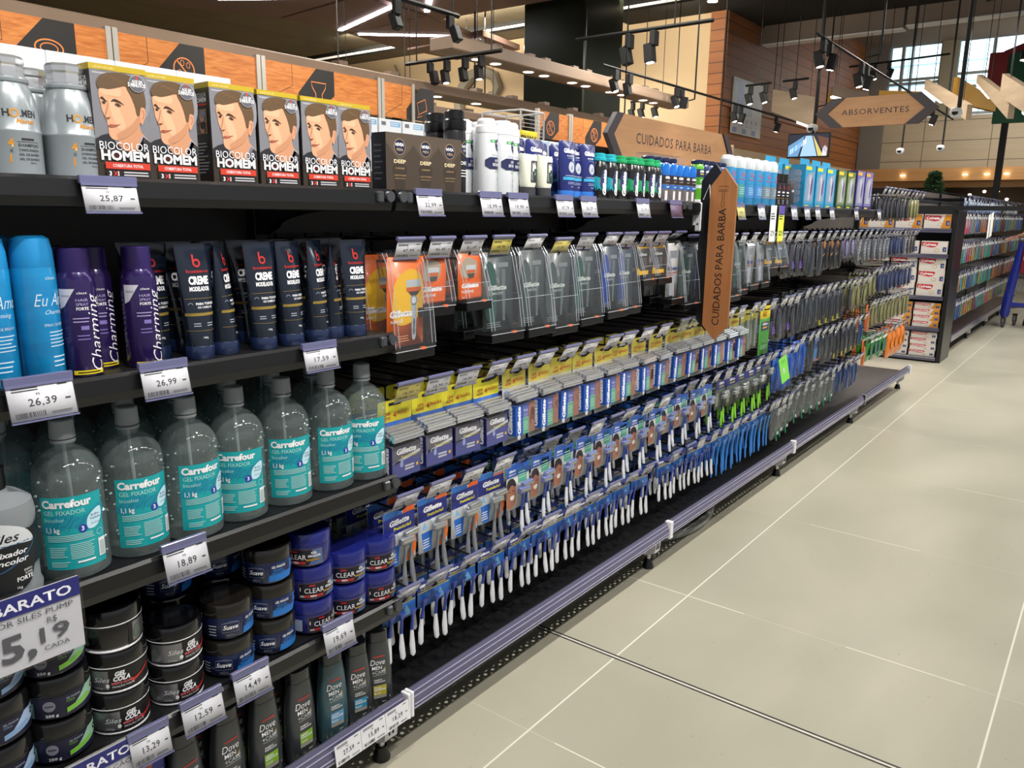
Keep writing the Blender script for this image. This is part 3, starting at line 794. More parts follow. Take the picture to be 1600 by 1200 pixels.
# Christmas tree
r = thing('christmas_tree', 'dark green Christmas tree standing in front of the far shop', 'tree', (-3.3, 18.4, 0))
b = MB(); rnd = random.Random(4)
GR = mat('needle_green', '#3c5f3c', .8)
for k in range(900):
    t = rnd.random() ** 1.3; z = .5 + 1.72 * (1 - t) * 1.0; rad = .60 * (2.3 - z) / 1.8 * (.55 + .45 * rnd.random()); a = rnd.random() * 2 * PI
    x, y = rad * math.cos(a), rad * math.sin(a)
    d = Vector((math.cos(a), math.sin(a), -.35 + rnd.random() * .3)) * .14; n = Vector((-math.sin(a), math.cos(a), 0)) * .035
    p = Vector((x, y, z)); b.face([p - n, p + n, p + d], GR); b.face([p - Vector((0, 0, .03)), p + Vector((0, 0, .03)), p + d * .8 + n], GR)
b.loft([[Vector((.42 * k_ * math.cos(2 * PI * j / 10), .42 * k_ * math.sin(2 * PI * j / 10), z)) for j in range(10)] for z, k_ in ((.5, 1), (1.2, .6), (2.15, .03))], GR)
b.obj('foliage', r, smooth=0)
b = MB(); b.tube([(0, 0, 0), (0, 0, .6)], .05, mat('trunk', '#3a2a1c', .8)); b.obj('trunk', r)
# lamps inside the far shop
rnd = random.Random(5)
for k in range(12):
    x = -3.0 + k * .26 + rnd.random() * .1; z = 1.55 + rnd.random() * .35
    b = MB(); b.lathe([(0, -.03), (.03, -.015), (.035, .015), (0, .035)], glow('shop_lamp', '#ffe9c0', 6), 10, c=(x, 20.5, z)); b.tube([(x, 20.5, z + .03), (x, 20.5, 2.12)], .004, DARKW)
    tag(b.obj('pendant_lamp'), 'tiny glowing pendant lamp deep in the far shop front', 'lamp', 'pendant lamps in the far shop')
for k, (x, y) in enumerate(((-4.1, 19.55), (-2.9, 19.5), (-2.5, 19.6), (-2.15, 19.4))):
    b = MB(); b.lathe([(.05, -.01), (.05, 0)], glow('downlight_glow', '#fff3df', 9), 12, c=(x, 19.28, 2.2)); tag(b.obj('wall_spot'), 'small round light set into the wooden fascia of the far shop', 'light', 'fascia lights')
# ------------------------------------------------------------------ the long gondola
JOINTS = [-.19, 1.165, 2.515, 3.885, 5.235, 6.56]
BACKP = noise_mat('back_panel', '#524b46', '#46403c', scale=(1, 1, 1), nscale=3, rough=.42)
XB = -1.70                      # back panel
BAYN = ['nearest bay, holding gels, jars and bottles', 'second bay, with the first razor hooks', 'third bay, beyond the vertical wooden sign', 'fourth bay, under the blue and purple cartons', 'last bay, without a top shelf']
def deck_mesh(y0, y1):
    b = MB(); L = y1 - y0
    m = BLACKM
    x1, x0, z = -1.205, XB, .142
    b.box(x0, x1 - .040, y0, y1, z - .012, z, m)
    b.box(x1 - .010, x1, y0, y1, z - .002, z, m)
    # row of small round holes behind the front edge
    n = int(L / .031); c = L / n
    for i in range(n):
        ya, yb = y0 + i * c, y0 + (i + 1) * c; cy = (ya + yb) / 2; cx = x1 - .025; r = .0050
        out = []; inn = []
        for k in range(8):
            a = (22.5 + 45 * k) * D2R; inn.append((cx + r * math.cos(a), cy + r * math.sin(a), z))
            q = 1 / max(abs(math.cos(a)), abs(math.sin(a))); out.append((cx + .015 * q * math.cos(a), cy + c / 2 * q * math.sin(a), z))
        for k in range(8):
            k2 = (k + 1) % 8
            if k % 2 == 0: b.face([out[k], out[k2], inn[k2], inn[k]], m)
            else:
                b.face([out[k], ((cx + (.015 if out[k][0] + out[k2][0] > 2 * cx else -.015)), cy + (c / 2 if out[k][1] + out[k2][1] > 2 * cy else -c / 2), z), out[k2], inn[k2], inn[k]], m)
    return b
def bay(i):
    y0, y1 = JOINTS[i], JOINTS[i + 1]
    r = thing('gondola_bay', 'black shelving frame of the ' + BAYN[i], 'shelving', (0, 0, 0))
    b = MB(); b.box(XB - .02, XB, y0 + .03, y1, .1, 1.40 if i < 4 else 1.47, BACKP); b.obj('back_panel', r, smooth=0)
    for yy in ([y0, y1] if i == 4 else [y0]):
        b = MB(); b.box(XB - .03, XB + .035, yy - .018, yy + .018, .03, 1.42 if i < 4 else 1.5, BLACKM, .002)
        for k in range(26):
            z = .2 + k * .047
            b.box(XB + .0352, XB + .0358, yy - .006, yy - .002, z, z + .022, mat('slot', '#020202')); b.box(XB + .0352, XB + .0358, yy + .002, yy + .006, z, z + .022, mat('slot', '#020202'))
        b.obj('upright', r, smooth=0)
    deck_mesh(y0 + .002, y1 - .002).obj('base_deck', r, smooth=0)
    # lilac ticket rail: a tilted profile with ribs
    b = MB()
    prof = [(-1.205, .186), (-1.199, .188), (-1.193, .176), (-1.186, .160), (-1.184, .150), (-1.189, .133), (-1.194, .128), (-1.200, .130), (-1.205, .142)]
    for yy, sgn in ((0, 0),):
        b.loft([[Vector((x, y0 + .012, z)) for x, z in prof], [Vector((x, y1 - .012, z)) for x, z in prof]], RAILM)
    for z, x in ((.179, -1.1925), (.168, -1.1878), (.152, -1.1822), (.141, -1.1845)):
        b.box(x - .001, x + .0012, y0 + .014, y1 - .014, z - .0012, z + .0012, mat('rail_rib', '#9d99b8', .15, coat=.8))
    b.obj('ticket_rail', r, smooth=0)
    for yy in ([y0, y1] if i == 4 else [y0, y1] if i == 0 else [y1]):
        b = MB(); b.box(-1.206, -1.1795, yy - .010, yy - .0012, .124, .19, WHITEP, .002); b.box(-1.206, -1.1795, yy + .0012, yy + .010, .124, .19, WHITEP, .002)
        b.obj('rail_end_cap', r, smooth=0)
    fy = [y1 - .03] if i else [y0 + .03, y1 - .03]
    for yy in fy:
        b = MB(); b.prism([(-1.32, .13), (-1.215, .13), (-1.22, .07), (-1.245, .055), (-1.285, .055), (-1.3, .09)], yy - .02, yy + .02, WHITEP, 'xz')
        b.box(-1.2185, -1.2165, yy - .009, yy - .005, .082, .112, BLACKP); b.box(-1.2185, -1.2165, yy + .003, yy + .007, .082, .112, BLACKP)
        ft = b.obj('foot_bracket', r, smooth=0)
        b = MB(); b.tube([(-1.255, yy, .055), (-1.255, yy, .03)], .009, STEEL, 10); b.lathe([(.022, 0), (.022, .006), (.017, .02), (.014, .034)], BLACKP, 14, c=(-1.255, yy, 0)); b.obj('foot', ft)
    return r
for i in range(5): bay(i)
def cheek(b, yy, z, dx=0, h=.1):
    P = [(XB + .03, z - h), (XB + .03, z - .004), (-1.235, z - .004), (-1.235, z - .03)]
    for k in range(7):
        a = k / 6 * PI / 2
        P.append((XB + .03 + .06 + (.37 - .0) * (1 - math.sin(a)) * .98, z - .034 - (h - .05) * (1 - math.cos(a)) ))
    P.append((XB + .05, z - h))
    b.prism(P, yy - .002, yy + .002, BLACKM, 'xz')
def shelf(y0, y1, z, lab, depth=.485):
    r = thing('shelf', lab, 'shelf', (0, (y0 + y1) / 2, z)); h = (y1 - y0) / 2 - .006
    xf = -1.215
    b = MB(); b.box(XB + .03, xf, -h, h, -.022, 0, BLACKM)
    for k in range(int(h * 2 / .055)):
        for q in range(2):
            b.lathe([(.006, .0003), (.0001, .0004)], mat('deck_dot', '#050506'), 8, c=(xf - .05 - q * .09 - .02 * (k % 2), -h + .03 + k * .055, 0), cap=False)
    b.obj('shelf_board', r, smooth=0)
    b = MB(); pr = [(xf - .01, 0), (xf + .003, .003), (xf + .009, -.002), (xf + .01, -.026), (xf + .006, -.04), (xf - .008, -.042), (xf - .012, -.024)]
    b.loft([[Vector((x, -h, q)) for x, q in pr], [Vector((x, h, q)) for x, q in pr]], mat('shelf_lip_black', '#0e0f11', .38, coat=.15)); b.obj('front_lip', r, smooth=0)
    for s in (-1, 1):
        b = MB(); cheek(b, s * (h - .004), 0); b.obj('bracket', r, smooth=0)
        b = MB(); b.tube([(xf + .012, s * (h - .012), -.012), (xf + .020, s * (h - .012), -.012)], .011, mat('grey_knob', '#4a4c50', .25, .3), 12); b.box(xf + .006, xf + .018, s * (h - .035) - .008, s * (h - .035) + .008, -.024, -.002, mat('grey_knob', '#4a4c50'), .003); b.obj('end_knob', r)
    return r
shelf(JOINTS[0], JOINTS[1], 1.332, 'top shelf of the nearest bay, carrying hair dye cartons')
shelf(JOINTS[0], JOINTS[1], 1.037, 'shelf of purple sprays and dark blue cream tubes')
shelf(JOINTS[0], JOINTS[1], .720, 'shelf of clear gel bottles with turquoise labels')
shelf(JOINTS[0], JOINTS[1], .424, 'shelf of round gel jars near the bottom')
shelf(JOINTS[1], JOINTS[2], 1.332, 'top shelf of the second bay, carrying shaving foams')
shelf(JOINTS[2], JOINTS[3], 1.332, 'top shelf of the third bay, right of the vertical sign')
shelf(JOINTS[3], JOINTS[4], 1.332, 'top shelf of the fourth bay, carrying blue and purple cartons')
# grey flexible conduit that loops out from under the base
b = MB(); P = []
for k in range(60):
    t = k / 59; a = t * PI
    P.append(Vector((-1.36 + .095 * math.sin(a) ** .7, 2.66 + .58 * t, .021)))
b.tube(P, [.019 if k % 2 else .0165 for k in range(60)], mat('grey_conduit', '#8c8c88', .5), 10)
tag(b.obj('flexible_conduit', smooth=20), 'grey corrugated conduit looping out from under the long shelving', 'conduit')

# ------------------------------------------------------------------ price tickets
TXTC = ink('#3a3a40', .6)
def ticket(c, w, h, price, L0=0):
    """print on a shelf ticket, centred on x, its top at 0"""
    c.lines(-w * .42, 0, -h * .2, -h * .06, 2, TXTC, .5); c.rect(w * .25, -h * .12, w * .4, -h * .08, TXTC)
    c.text(price, 0, -h * .62, h * .21, TXTC, al='C', w=w * .42, bold=.012, space=1.1)
    c.text('R$', -w * .08, -h * .32, h * .07, TXTC)
    c.bars(-w * .42, w * .02, -h * .93, -h * .78, TXTC, 16)
    c.rect(w * .34, -h * .55, w * .42, -h * .5, TXTC)
    c.lines(w * .1, w * .42, -h * .93, -h * .84, 2, TXTC, .4)
@builder('price_tag')
def _(price='25,87', w=.08, h=.05, col='w', tilt=14):
    r = empty('price_tag'); t = tilt * D2R
    b = MB(); b.box(-w / 2 - .001, w / 2 + .001, -.012, -.004, -.006, .006, CLIPM, .001)
    b.prism([(-w / 2, -.006), (w / 2, -.006), (w / 2, -.0005), (-w / 2, -.0005)], 0, 0, CLIPM) if False else None
    M_ = Matrix.Rotation(-t, 4, 'X')
    b.box(-w / 2 - .001, w / 2 + .001, -.0022, -.0012, -h - .002, 0, CLEAR, mtx=Matrix.Translation((0, -.008, 0)) @ M_)
    b.box(-w / 2, w / 2, -.0035, .0, -h - .0035, -h - .001, CLIPM, mtx=Matrix.Translation((0, -.008, 0)) @ M_)
    b.box(-w / 2, w / 2, -.0030, -.0012, -.009, .001, CLIPM, mtx=Matrix.Translation((0, -.008, 0)) @ M_)
    b.obj('holder', r, smooth=0)
    b = MB(); b.box(-w / 2 + .001, w / 2 - .001, -.001, .0, -h, -.006, CARDY if col == 'y' else mat('violet_back', '#6a5a76', .5) if col == 'v' else CARD, mtx=Matrix.Translation((0, -.008, 0)) @ M_)
    c = CV()
    if col != 'v': ticket(c, w, h - .006, price)
    T = Matrix.Translation((0, -.008, 0)) @ M_
    b.decal(c, lambda u, v, o: T @ Vector((u, -.001 - o, v - .006))); b.obj('card', r, smooth='keep')
    return r
def ptag(y, z, price, where, w=.08, h=.052, x=-1.206, col='w', tilt=12, rz=0):
    return place(('price_tag', price, w, h, col, tilt), (x, y, z), '%s ticket reading %s %s' % ('yellow' if col == 'y' else 'white', price, where), 'price ticket', 'shelf edge price tickets', rz=PI / 2 + rz)
ptag(.580, 1.330, '25,87', 'on the top shelf under the silver shampoos', .082, .046)
ptag(.455, 1.052, '26,39', 'on the shelf edge under the light blue sprays', .09, .056)
ptag(.640, 1.047, '26,99', 'on the shelf edge under the purple sprays', .08, .052)
ptag(.952, 1.040, '17,59', 'on the shelf edge under the dark blue tubes', .08, .048)
ptag(.650, .738, '18,89', 'on the shelf edge under the turquoise labelled gels', .08, .06)
ptag(.560, .430, '13,29', 'half hidden behind the lower blue promotion card', .07, .055)
ptag(.658, .440, '12,59', 'on the jar shelf left of the black lidded blue jars', .08, .056)
ptag(.760, .447, '14,49', 'on the jar shelf below the black lidded blue jars', .078, .056)
ptag(.970, .452, '19,69', 'on the jar shelf below the royal blue jars', .08, .06)
for y, p, wh in ((.972, '27,59', 'leftmost of three in the lilac base rail'), (1.045, '15,89', 'middle one of three in the lilac base rail'), (1.118, '18,29', 'rightmost of three in the lilac base rail')):
    r = thing('rail_ticket', 'white price ticket reading %s, %s' % (p, wh), 'price ticket', (-1.1815, y, .180), PI / 2, 'tickets in the base rail')
    b = MB(); b.box(-.036, .036, -.0005, 0, -.048, 0, CARD, mtx=Matrix.Rotation(-.12, 4, 'X')); b.obj('card', r, smooth=0)
    c = CV(); ticket(c, .072, .048, p); T = Matrix.Rotation(-.12, 4, 'X'); b = MB(); b.decal(c, lambda u, v, o: T @ Vector((u, -.0006 - o, v))); b.obj('print', r, smooth='keep')
for i, (y, p) in enumerate(((1.258, '32,99'), (1.467, '18,99'), (1.573, '19,99'), (1.775, '47,79'), (1.894, '36,59'), (2.205, '22,19'))):
    ptag(y, 1.333, p, 'on the top shelf of the second bay, ' + nth(i, 7) + ' there', .08, .05)
r = place(('price_tag', ' ', .084, .05, 'v', 12), (-1.206, 2.43, 1.333), 'empty dull violet ticket holder on the top shelf left of the vertical sign', 'ticket holder')
for i, (y, p, cc) in enumerate(((2.985, '29,90', 'y'), (3.20, '17,29', 'w'), (3.60, '24,79', 'w'), (3.78, '24,79', 'w'), (3.94, '31,59', 'w'), (4.17, '26,90', 'w'), (4.62, '34,99', 'w'), (5.12, '39,99', 'w'))):
    ptag(y, 1.333, p, 'on the top shelf, %s beyond the vertical sign' % nth(i, 8), .075, .055, col=cc)
# two tall promotion strips
for y, col, p, lab in ((3.36, '#dddde0', '27,9', 'tall white price strip hanging from the top shelf beyond the sign'), (3.46, '#d8e04a', '22,9', 'tall yellow and violet price strip hanging from the top shelf beyond the sign')):
    r = thing('promotion_strip', lab, 'price strip', (-1.20, y, 1.335), PI / 2)
    b = MB(); b.box(-.034, .034, -.001, 0, -.15, 0, mat('strip_' + col[1:], col, .5)); b.obj('card', r, smooth=0)
    c = CV()
    if col != '#dddde0': c.rect(-.034, -.04, .034, 0, ink('#5a48a0')); c.up()
    c.lines(-.028, .02, -.06, -.03, 3, TXTC, .5); c.text(p, 0, -.125, .02, TXTC, al='C', w=.045, bold=.02)
    b = MB(); b.decal(c, flat(-.001)); b.obj('print', r, smooth='keep')
# big promotion cards
def promo(loc, w, h, lab, l1, l2, big, cents):
    r = thing('promotion_card', lab, 'promotion card', loc, PI / 2)
    b = MB(); b.box(-w / 2, w / 2, -.0015, 0, -h, 0, mat('promo_white', '#d4d4da', .4)); b.box(-w / 2 - .004, w / 2 + .004, -.003, -.0016, -h - .004, .006, CLEAR); b.obj('card', r, smooth=0)
    c = CV(); c.rect(-w / 2, -h * .26, w / 2, 0, ink('#272a72')); c.up(); wt = ink('#e8e8f0'); gy = ink('#55565c')
    c.text(l1, w / 2 - .012, -h * .20, h * .125, wt, al='R', bold=.02, w=w * .88)
    c.text(l2, w / 2 - .012, -h * .37, h * .072, gy, al='R', w=w * .9)
    c.text(big + ',', w / 2 - .068, -h * .84, h * .33, gy, al='R', bold=.03, w=.070 if len(big) > 1 else .04)
    c.text(cents, w / 2 - .02, -h * .74, h * .2, gy, al='R', bold=.015, w=.042); c.text('R$', w / 2 - .05, -h * .50, h * .08, gy); c.text('CADA', w / 2 - .022, -h * .86, h * .06, gy, al='R', w=.036)
    b = MB(); b.decal(c, lambda u, v, o: Vector((u, -.0032 - o, v))); b.obj('print', r, smooth='keep')
promo((-1.200, .378, .742), .200, .116, 'large white and navy promotion card reading MAIS BARATO 15,19', 'MAIS BARATO', 'GEL FIXADOR SILES PUMP', '15', '19')
promo((-1.200, .445, .432), .190, .116, 'large white and navy promotion card reading MAIS BARATO at the bottom left edge', 'MAIS BARATO', 'GEL BOZZ INCO FIXAÇÃO', '8', '99')
# ------------------------------------------------------------------ products: the nearest bay and the top shelves
def smooth_poly(P, n=4, closed=True):
    out = []; N_ = len(P)
    for i in range(N_ if closed else N_ - 1):
        p0, p1, p2, p3 = [Vector(P[(i + k) % N_]) for k in (-1, 0, 1, 2)]
        for j in range(n):
            t = j / n
            q = .5 * ((2 * p1) + (p2 - p0) * t + (2 * p0 - 5 * p1 + 4 * p2 - p3) * t * t + (3 * p1 - p0 - 3 * p2 + p3) * t ** 3)
            out.append((q.x, q.y))
    return out
def carton(b, w, h, d, m, bev=.0012):
    b.box(-w / 2, w / 2, 0, d, 0, h, m, bev); return b
WT = ink('#e9e9ec'); BK = ink('#141416')
def on_rings(rings, p=1.0):
    """front of a body given as (height, half width, half depth) rings"""
    def f(u, v, o):
        w_, d_ = rings[-1][1:] if v > rings[-1][0] else rings[0][1:]
        for (z0, w0, d0), (z1, w1, d1) in zip(rings, rings[1:]):
            if z0 <= v <= z1:
                t = (v - z0) / (z1 - z0); w_, d_ = w0 + (w1 - w0) * t, d0 + (d1 - d0) * t; break
        return Vector((u, -d_ * math.sqrt(max(.02, 1 - min(.98, abs(u) / w_) ** 2)) - o * 1.3 - .0005, v))
    return f

def silver_bottle():
    r = empty('shampoo_bottle'); SB = mat('silver_grey_plastic', '#9ba3a8', .28, .35, coat=.5)
    pr = [(.036, 0), (.0395, .003), (.040, .06), (.0405, .0615), (.0405, .064), (.0395, .0655), (.0385, .09), (.0355, .112), (.030, .126), (.0285, .129), (.0305, .131), (.0310, .1345), (.029, .137), (.026, .138)]
    b = MB(); b.lathe(pr, SB, 32); b.obj('body', r)
    b = MB(); b.lathe([(.0255, .1385), (.026, .150), (.0255, .153), (.0275, .156), (.0275, .163), (.024, .167), (.001, .165)], mat('chrome_cap', '#e4e5e8', .18, .8), 9); b.obj('cap', r, smooth=15)
    c = CV(); k = ink('#2c2a2e'); g = ink('#c98a2e', .3)
    c.text('H.', -.026, .082, .0095, k, bold=.03); c.ring(-.0115, .0865, .0062, .0022, g); c.text('.MEN', -.004, .082, .0095, k, bold=.03, w=.024)
    c.text('Master', -.010, .073, .006, g, shear=.3, bold=.02, w=.028)
    c.text('4', -.024, .04, .011, g, bold=.03); c.text('X', -.0225, .032, .005, k); c.text('1', -.023, .018, .011, g, bold=.03)
    c.rect(-.006, .0495, .012, .0525, k); c.rect(-.012, .0470, .019, .0476, k)
    for i, t in enumerate(('SHAMPOO', 'CONDICIONADOR', 'GEL DE BARBA', 'GEL DE BANHO')): c.text(t, -.011, .0405 - i * .0062, .0042 if i == 0 else .0032, k, w=.030, bold=.01)
    c.text('500ml', .003, .017, .0025, k)
    b = MB(); b.decal(c, wrap(prof_r(pr)), .006); b.obj('print', r, smooth='keep')
    return r
BUILD['silver_bottle'] = silver_bottle

def dye_box():
    r = empty('hair_dye_box'); W, H, D = .085, .1645, .055
    b = MB(); carton(b, W, H, D, mat('carton_dark', '#26221f', .35, coat=.3)); b.obj('carton', r, smooth=0)
    c = CV(); X = lambda a: (a - .5) * W; Y = lambda v: v * H
    P = lambda pts, s=True: [(X(a), Y(v)) for a, v in (smooth_poly(pts) if s else pts)]
    c.rect(X(.01), Y(.3), X(.99), Y(.95), ink('#77777e')); c.rect(X(.01), Y(.005), X(.99), Y(.3), ink('#332a22')); c.rect(X(.0), Y(.945), X(1), Y(1), ink('#b39a22')); c.up()
    c.poly(P([(0.3, .3), (.6, .5), (.99, .6), (.99, .9), (.6, .93), (.3, .8)]), ink('#85858d')); c.up()
    c.text('TONALIZANTE', X(.05), Y(.915), .0022, WT, w=.02); c.text('LOURO ESCURO', X(.08), Y(.962), .0028, ink('#e8dfa0'), w=.03)
    c.poly(P([(.5, .42), (.62, .46), (.80, .52), (.83, .44), (.97, .36), (.95, .26), (.35, .26), (.42, .36)], False), ink('#c08a68')); c.up()
    c.poly(P([(.01, .35), (.12, .385), (.27, .41), (.36, .33), (.5, .26), (.01, .26)], False), ink('#24242a')); c.poly(P([(.86, .40), (.99, .35), (.99, .26), (.72, .26)], False), ink('#2c2c33')); c.poly(P([(.84, .41), (.93, .39), (.78, .28), (.74, .29)], False), ink('#9a9aa4')); c.up()
    c.poly(P([(.17, .83), (.13, .76), (.135, .70), (.155, .66), (.16, .61), (.20, .555), (.215, .53), (.235, .51), (.235, .48), (.25, .455), (.245, .425), (.26, .385), (.32, .355), (.42, .355), (.58, .39), (.72, .45), (.82, .52), (.86, .62), (.80, .8), (.6, .88), (.35, .88)]), ink('#cf9a78')); c.up()
    c.poly(P([(.42, .36), (.58, .392), (.72, .45), (.81, .52), (.84, .6), (.76, .56), (.66, .50), (.5, .44), (.38, .40)]), ink('#b88463'))
    c.poly(P([(.30, .70), (.40, .68), (.50, .58), (.55, .48), (.45, .44), (.36, .52), (.31, .60)]), ink('#dca987')); c.poly(P([(.16, .80), (.3, .84), (.5, .82), (.5, .74), (.3, .735), (.17, .75)]), ink('#dca987')); c.up()
    c.poly(P([(.86, .66), (.92, .655), (.935, .61), (.90, .55), (.85, .505), (.82, .55), (.83, .62)]), ink('#c99070')); c.up(); c.line(P([(.86, .63), (.90, .63), (.90, .59), (.87, .56)], False), .0012, ink('#a06848'))
    hair = [(.13, .79), (.11, .84), (.17, .895), (.32, .93), (.55, .94), (.76, .915), (.90, .84), (.95, .74), (.94, .66), (.89, .665), (.85, .655), (.82, .59), (.775, .59), (.75, .66), (.70, .74), (.64, .80), (.60, .835), (.45, .81), (.3, .79), (.2, .795)]
    c.poly(P(hair), ink('#5d4730')); c.up()
    for k in range(7): c.line(P([(.2 + k * .1, .88 - .006 * k), (.3 + k * .09, .91 - .012 * k), (.42 + k * .08, .88 - .02 * k)], False), .0010, ink('#73593b'))
    br = ink('#3c2a1e')
    c.poly(P([(.145, .705), (.185, .72), (.23, .695), (.27, .68), (.22, .685), (.18, .70)]), br); c.poly(P([(.325, .685), (.38, .71), (.46, .70), (.56, .665), (.46, .685), (.38, .69)]), br)
    c.poly(P([(.17, .675), (.205, .682), (.235, .668), (.20, .66)]), ink('#5a4234')); c.poly(P([(.39, .665), (.44, .677), (.50, .655), (.44, .648)]), ink('#5a4234')); c.up()
    c.disc(X(.2), Y(.67), .0012, ink('#1e1a1a')); c.disc(X(.445), Y(.662), .0013, ink('#1e1a1a'))
    c.line(P([(.275, .67), (.24, .60), (.20, .555), (.235, .535), (.29, .55)], False), .0010, ink('#a8724f')); c.poly(P([(.215, .538), (.25, .532), (.29, .545), (.25, .546)]), ink('#8c5a40'))
    c.poly(P([(.245, .478), (.30, .487), (.36, .483), (.44, .489), (.36, .470), (.29, .463)]), ink('#b0604c')); c.line(P([(.245, .478), (.32, .477), (.46, .492)], False), .0007, ink('#7a4034'))
    c.up(); c.text('BIOCOLOR', X(.06), Y(.265), .0115, WT, w=W * .88, bold=-.004); c.up()
    c.text('HOMEM', X(.07), Y(.175), .0135, ink('#d4d4d8'), w=W * .86, bold=.045); c.up(); c.disc(X(.335), Y(.215), .0030, ink('#4a1010'))
    c.rect(X(.13), Y(.095), X(.93), Y(.155), ink('#c23a28')); c.rect(X(.13), Y(.02), X(.93), Y(.088), ink('#1a1818')); c.up()
    c.text('COBERTURA TOTAL', X(.53), Y(.113), .0042, WT, w=W * .55, al='C', bold=.01); c.text('3', X(.18), Y(.035), .0062, WT, bold=.03); c.text('X', X(.25), Y(.035), .0062, ink('#d0332a'), bold=.03); c.text('1', X(.335), Y(.035), .0062, WT, bold=.03)
    c.lines(X(.44), X(.9), Y(.03), Y(.08), 2, ink('#b8b8bc'), .5, .05)
    c.disc(X(.81), Y(.865), .0125, ink('#9c9ca2')); c.up(); c.disc(X(.81), Y(.865), .0115, ink('#5d5d64')); c.up(); c.poly([(X(.81), Y(.865)), (X(.79), Y(.935)), (X(.83), Y(.935))], ink('#c23a28'))
    c.up(); c.text('AGE EM', X(.81), Y(.872), .004, WT, al='C', w=.016, bold=.02); c.text('5 MINUTOS', X(.80), Y(.835), .0055, WT, al='C', w=.027, bold=.03)
    b = MB(); b.decal(c, flat(0)); b.obj('front_print', r, smooth='keep')
    c = CV(); c.rect(0, H * .945, D, H, ink('#b39a22')); c.up(); c.text('BIOCOLOR', .008, H * .86, .006, WT, w=.038); c.text('HOMEM', .008, H * .81, .007, WT, w=.038, bold=.03); c.rect(.008, H * .775, .046, H * .795, ink('#c23a28'))
    c.rect(.012, H * .5, .044, H * .74, ink('#a88a5a')); c.up(); c.rect(.0135, H * .625, .0425, H * .73, ink('#6a6a72')); c.rect(.0135, H * .51, .0425, H * .615, ink('#57505a')); c.up()
    for yy, hc in ((.66, '#8c8c98'), (.545, '#3a2c22')):
        c.disc(.03, H * (yy + .012), .0075, ink('#c99a7c'), .009); c.up(); c.disc(.033, H * (yy + .035), .0085, ink(hc), .006); c.up()
    c.lines(.01, .046, H * .1, H * .42, 10, ink('#9a9aa0'), .35, .5)
    b = MB(); b.decal(c, lambda u, v, o: Vector((-W / 2 - o, D - u, v))); b.obj('side_print', r, smooth='keep')
    return r
BUILD['dye_box'] = dye_box

def aftershave_box():
    r = empty('aftershave_box'); W, H, D = .077, .12, .045
    b = MB(); carton(b, W, H, D, mat('carton_bronze', '#4a3f35', .3, .2, coat=.4)); b.obj('carton', r, smooth=0)
    c = CV(); g = ink('#b89a68', .3)
    c.rect(-W / 2, 0, W / 2, H, ink('#453b32', .3)); c.up(); c.poly([(0, .06), (W / 2, .095), (W / 2, .12), (-W / 2, .12), (-W / 2, .10)], ink('#54493e', .3)); c.poly([(-.012, .0), (.012, .0), (.022, .05), (0, .065), (-.022, .05)], ink('#3a312a', .3)); c.up()
    c.disc(0, .092, .0165, g); c.up(); c.disc(0, .092, .0155, ink('#1c2240')); c.up(); c.text('NIVEA', 0, .0935, .0062, WT, al='C', w=.024, bold=.03); c.text('MEN', 0, .0835, .0055, ink('#c8b080'), al='C', w=.017)
    c.text('DEEP', 0, .0585, .0072, ink('#d8c8a0'), al='C', w=.034, bold=.03); c.text('COMFORT', 0, .046, .0035, g, al='C', w=.026); c.text('LOÇÃO PÓS BARBA', 0, .032, .0028, g, al='C', w=.034); c.rect(-.015, .0265, .015, .0272, g)
    b = MB(); b.decal(c, flat(0)); b.obj('front_print', r, smooth='keep')
    c = CV(); c.rect(0, 0, D, H, ink('#10131c')); c.up(); c.lines(.008, .036, .02, .10, 7, ink('#4a4e58'), .3, .4)
    b = MB(); b.decal(c, lambda u, v, o: Vector((-W / 2 - o, D - u, v))); b.obj('side_print', r, smooth='keep')
    return r
BUILD['aftershave_box'] = aftershave_box

def can(name, prof, mats_body, capprof, capm, prints, rad, seg=24, side=None):
    r = empty(name); b = MB(); b.lathe(prof, mats_body, seg); b.obj('can', r)
    if capprof: b = MB(); b.lathe(capprof, capm, seg); b.obj('cap', r)
    if prints: c = CV(); prints(c); b = MB(); b.decal(c, wrap(prof_r(prof)), .005); b.obj('label', r, smooth='keep')
    return r
def deep_can():
    def pr(c):
        c.disc(0, .108, .016, ink('#b89a68', .3)); c.up(); c.disc(0, .108, .015, ink('#1c2240')); c.up(); c.text('NIVEA', 0, .109, .006, WT, al='C', w=.024, bold=.03); c.text('MEN', 0, .1, .005, WT, al='C', w=.016)
        c.text('DEEP', 0, .07, .0075, WT, al='C', w=.034, bold=.02); c.lines(-.017, .017, .04, .06, 3, WT, .3, .3)
    return can('shaving_foam_can', [(.026, 0), (.0275, .003), (.0275, .142), (.026, .150)], mat('can_black', '#1d1c1e', .25, coat=.5), [(.0275, .150), (.0285, .153), (.0285, .172), (.024, .176), (.024, .192), (.021, .196), (.0, .197)], BLACKP, pr, .0275)
BUILD['deep_can'] = deep_can
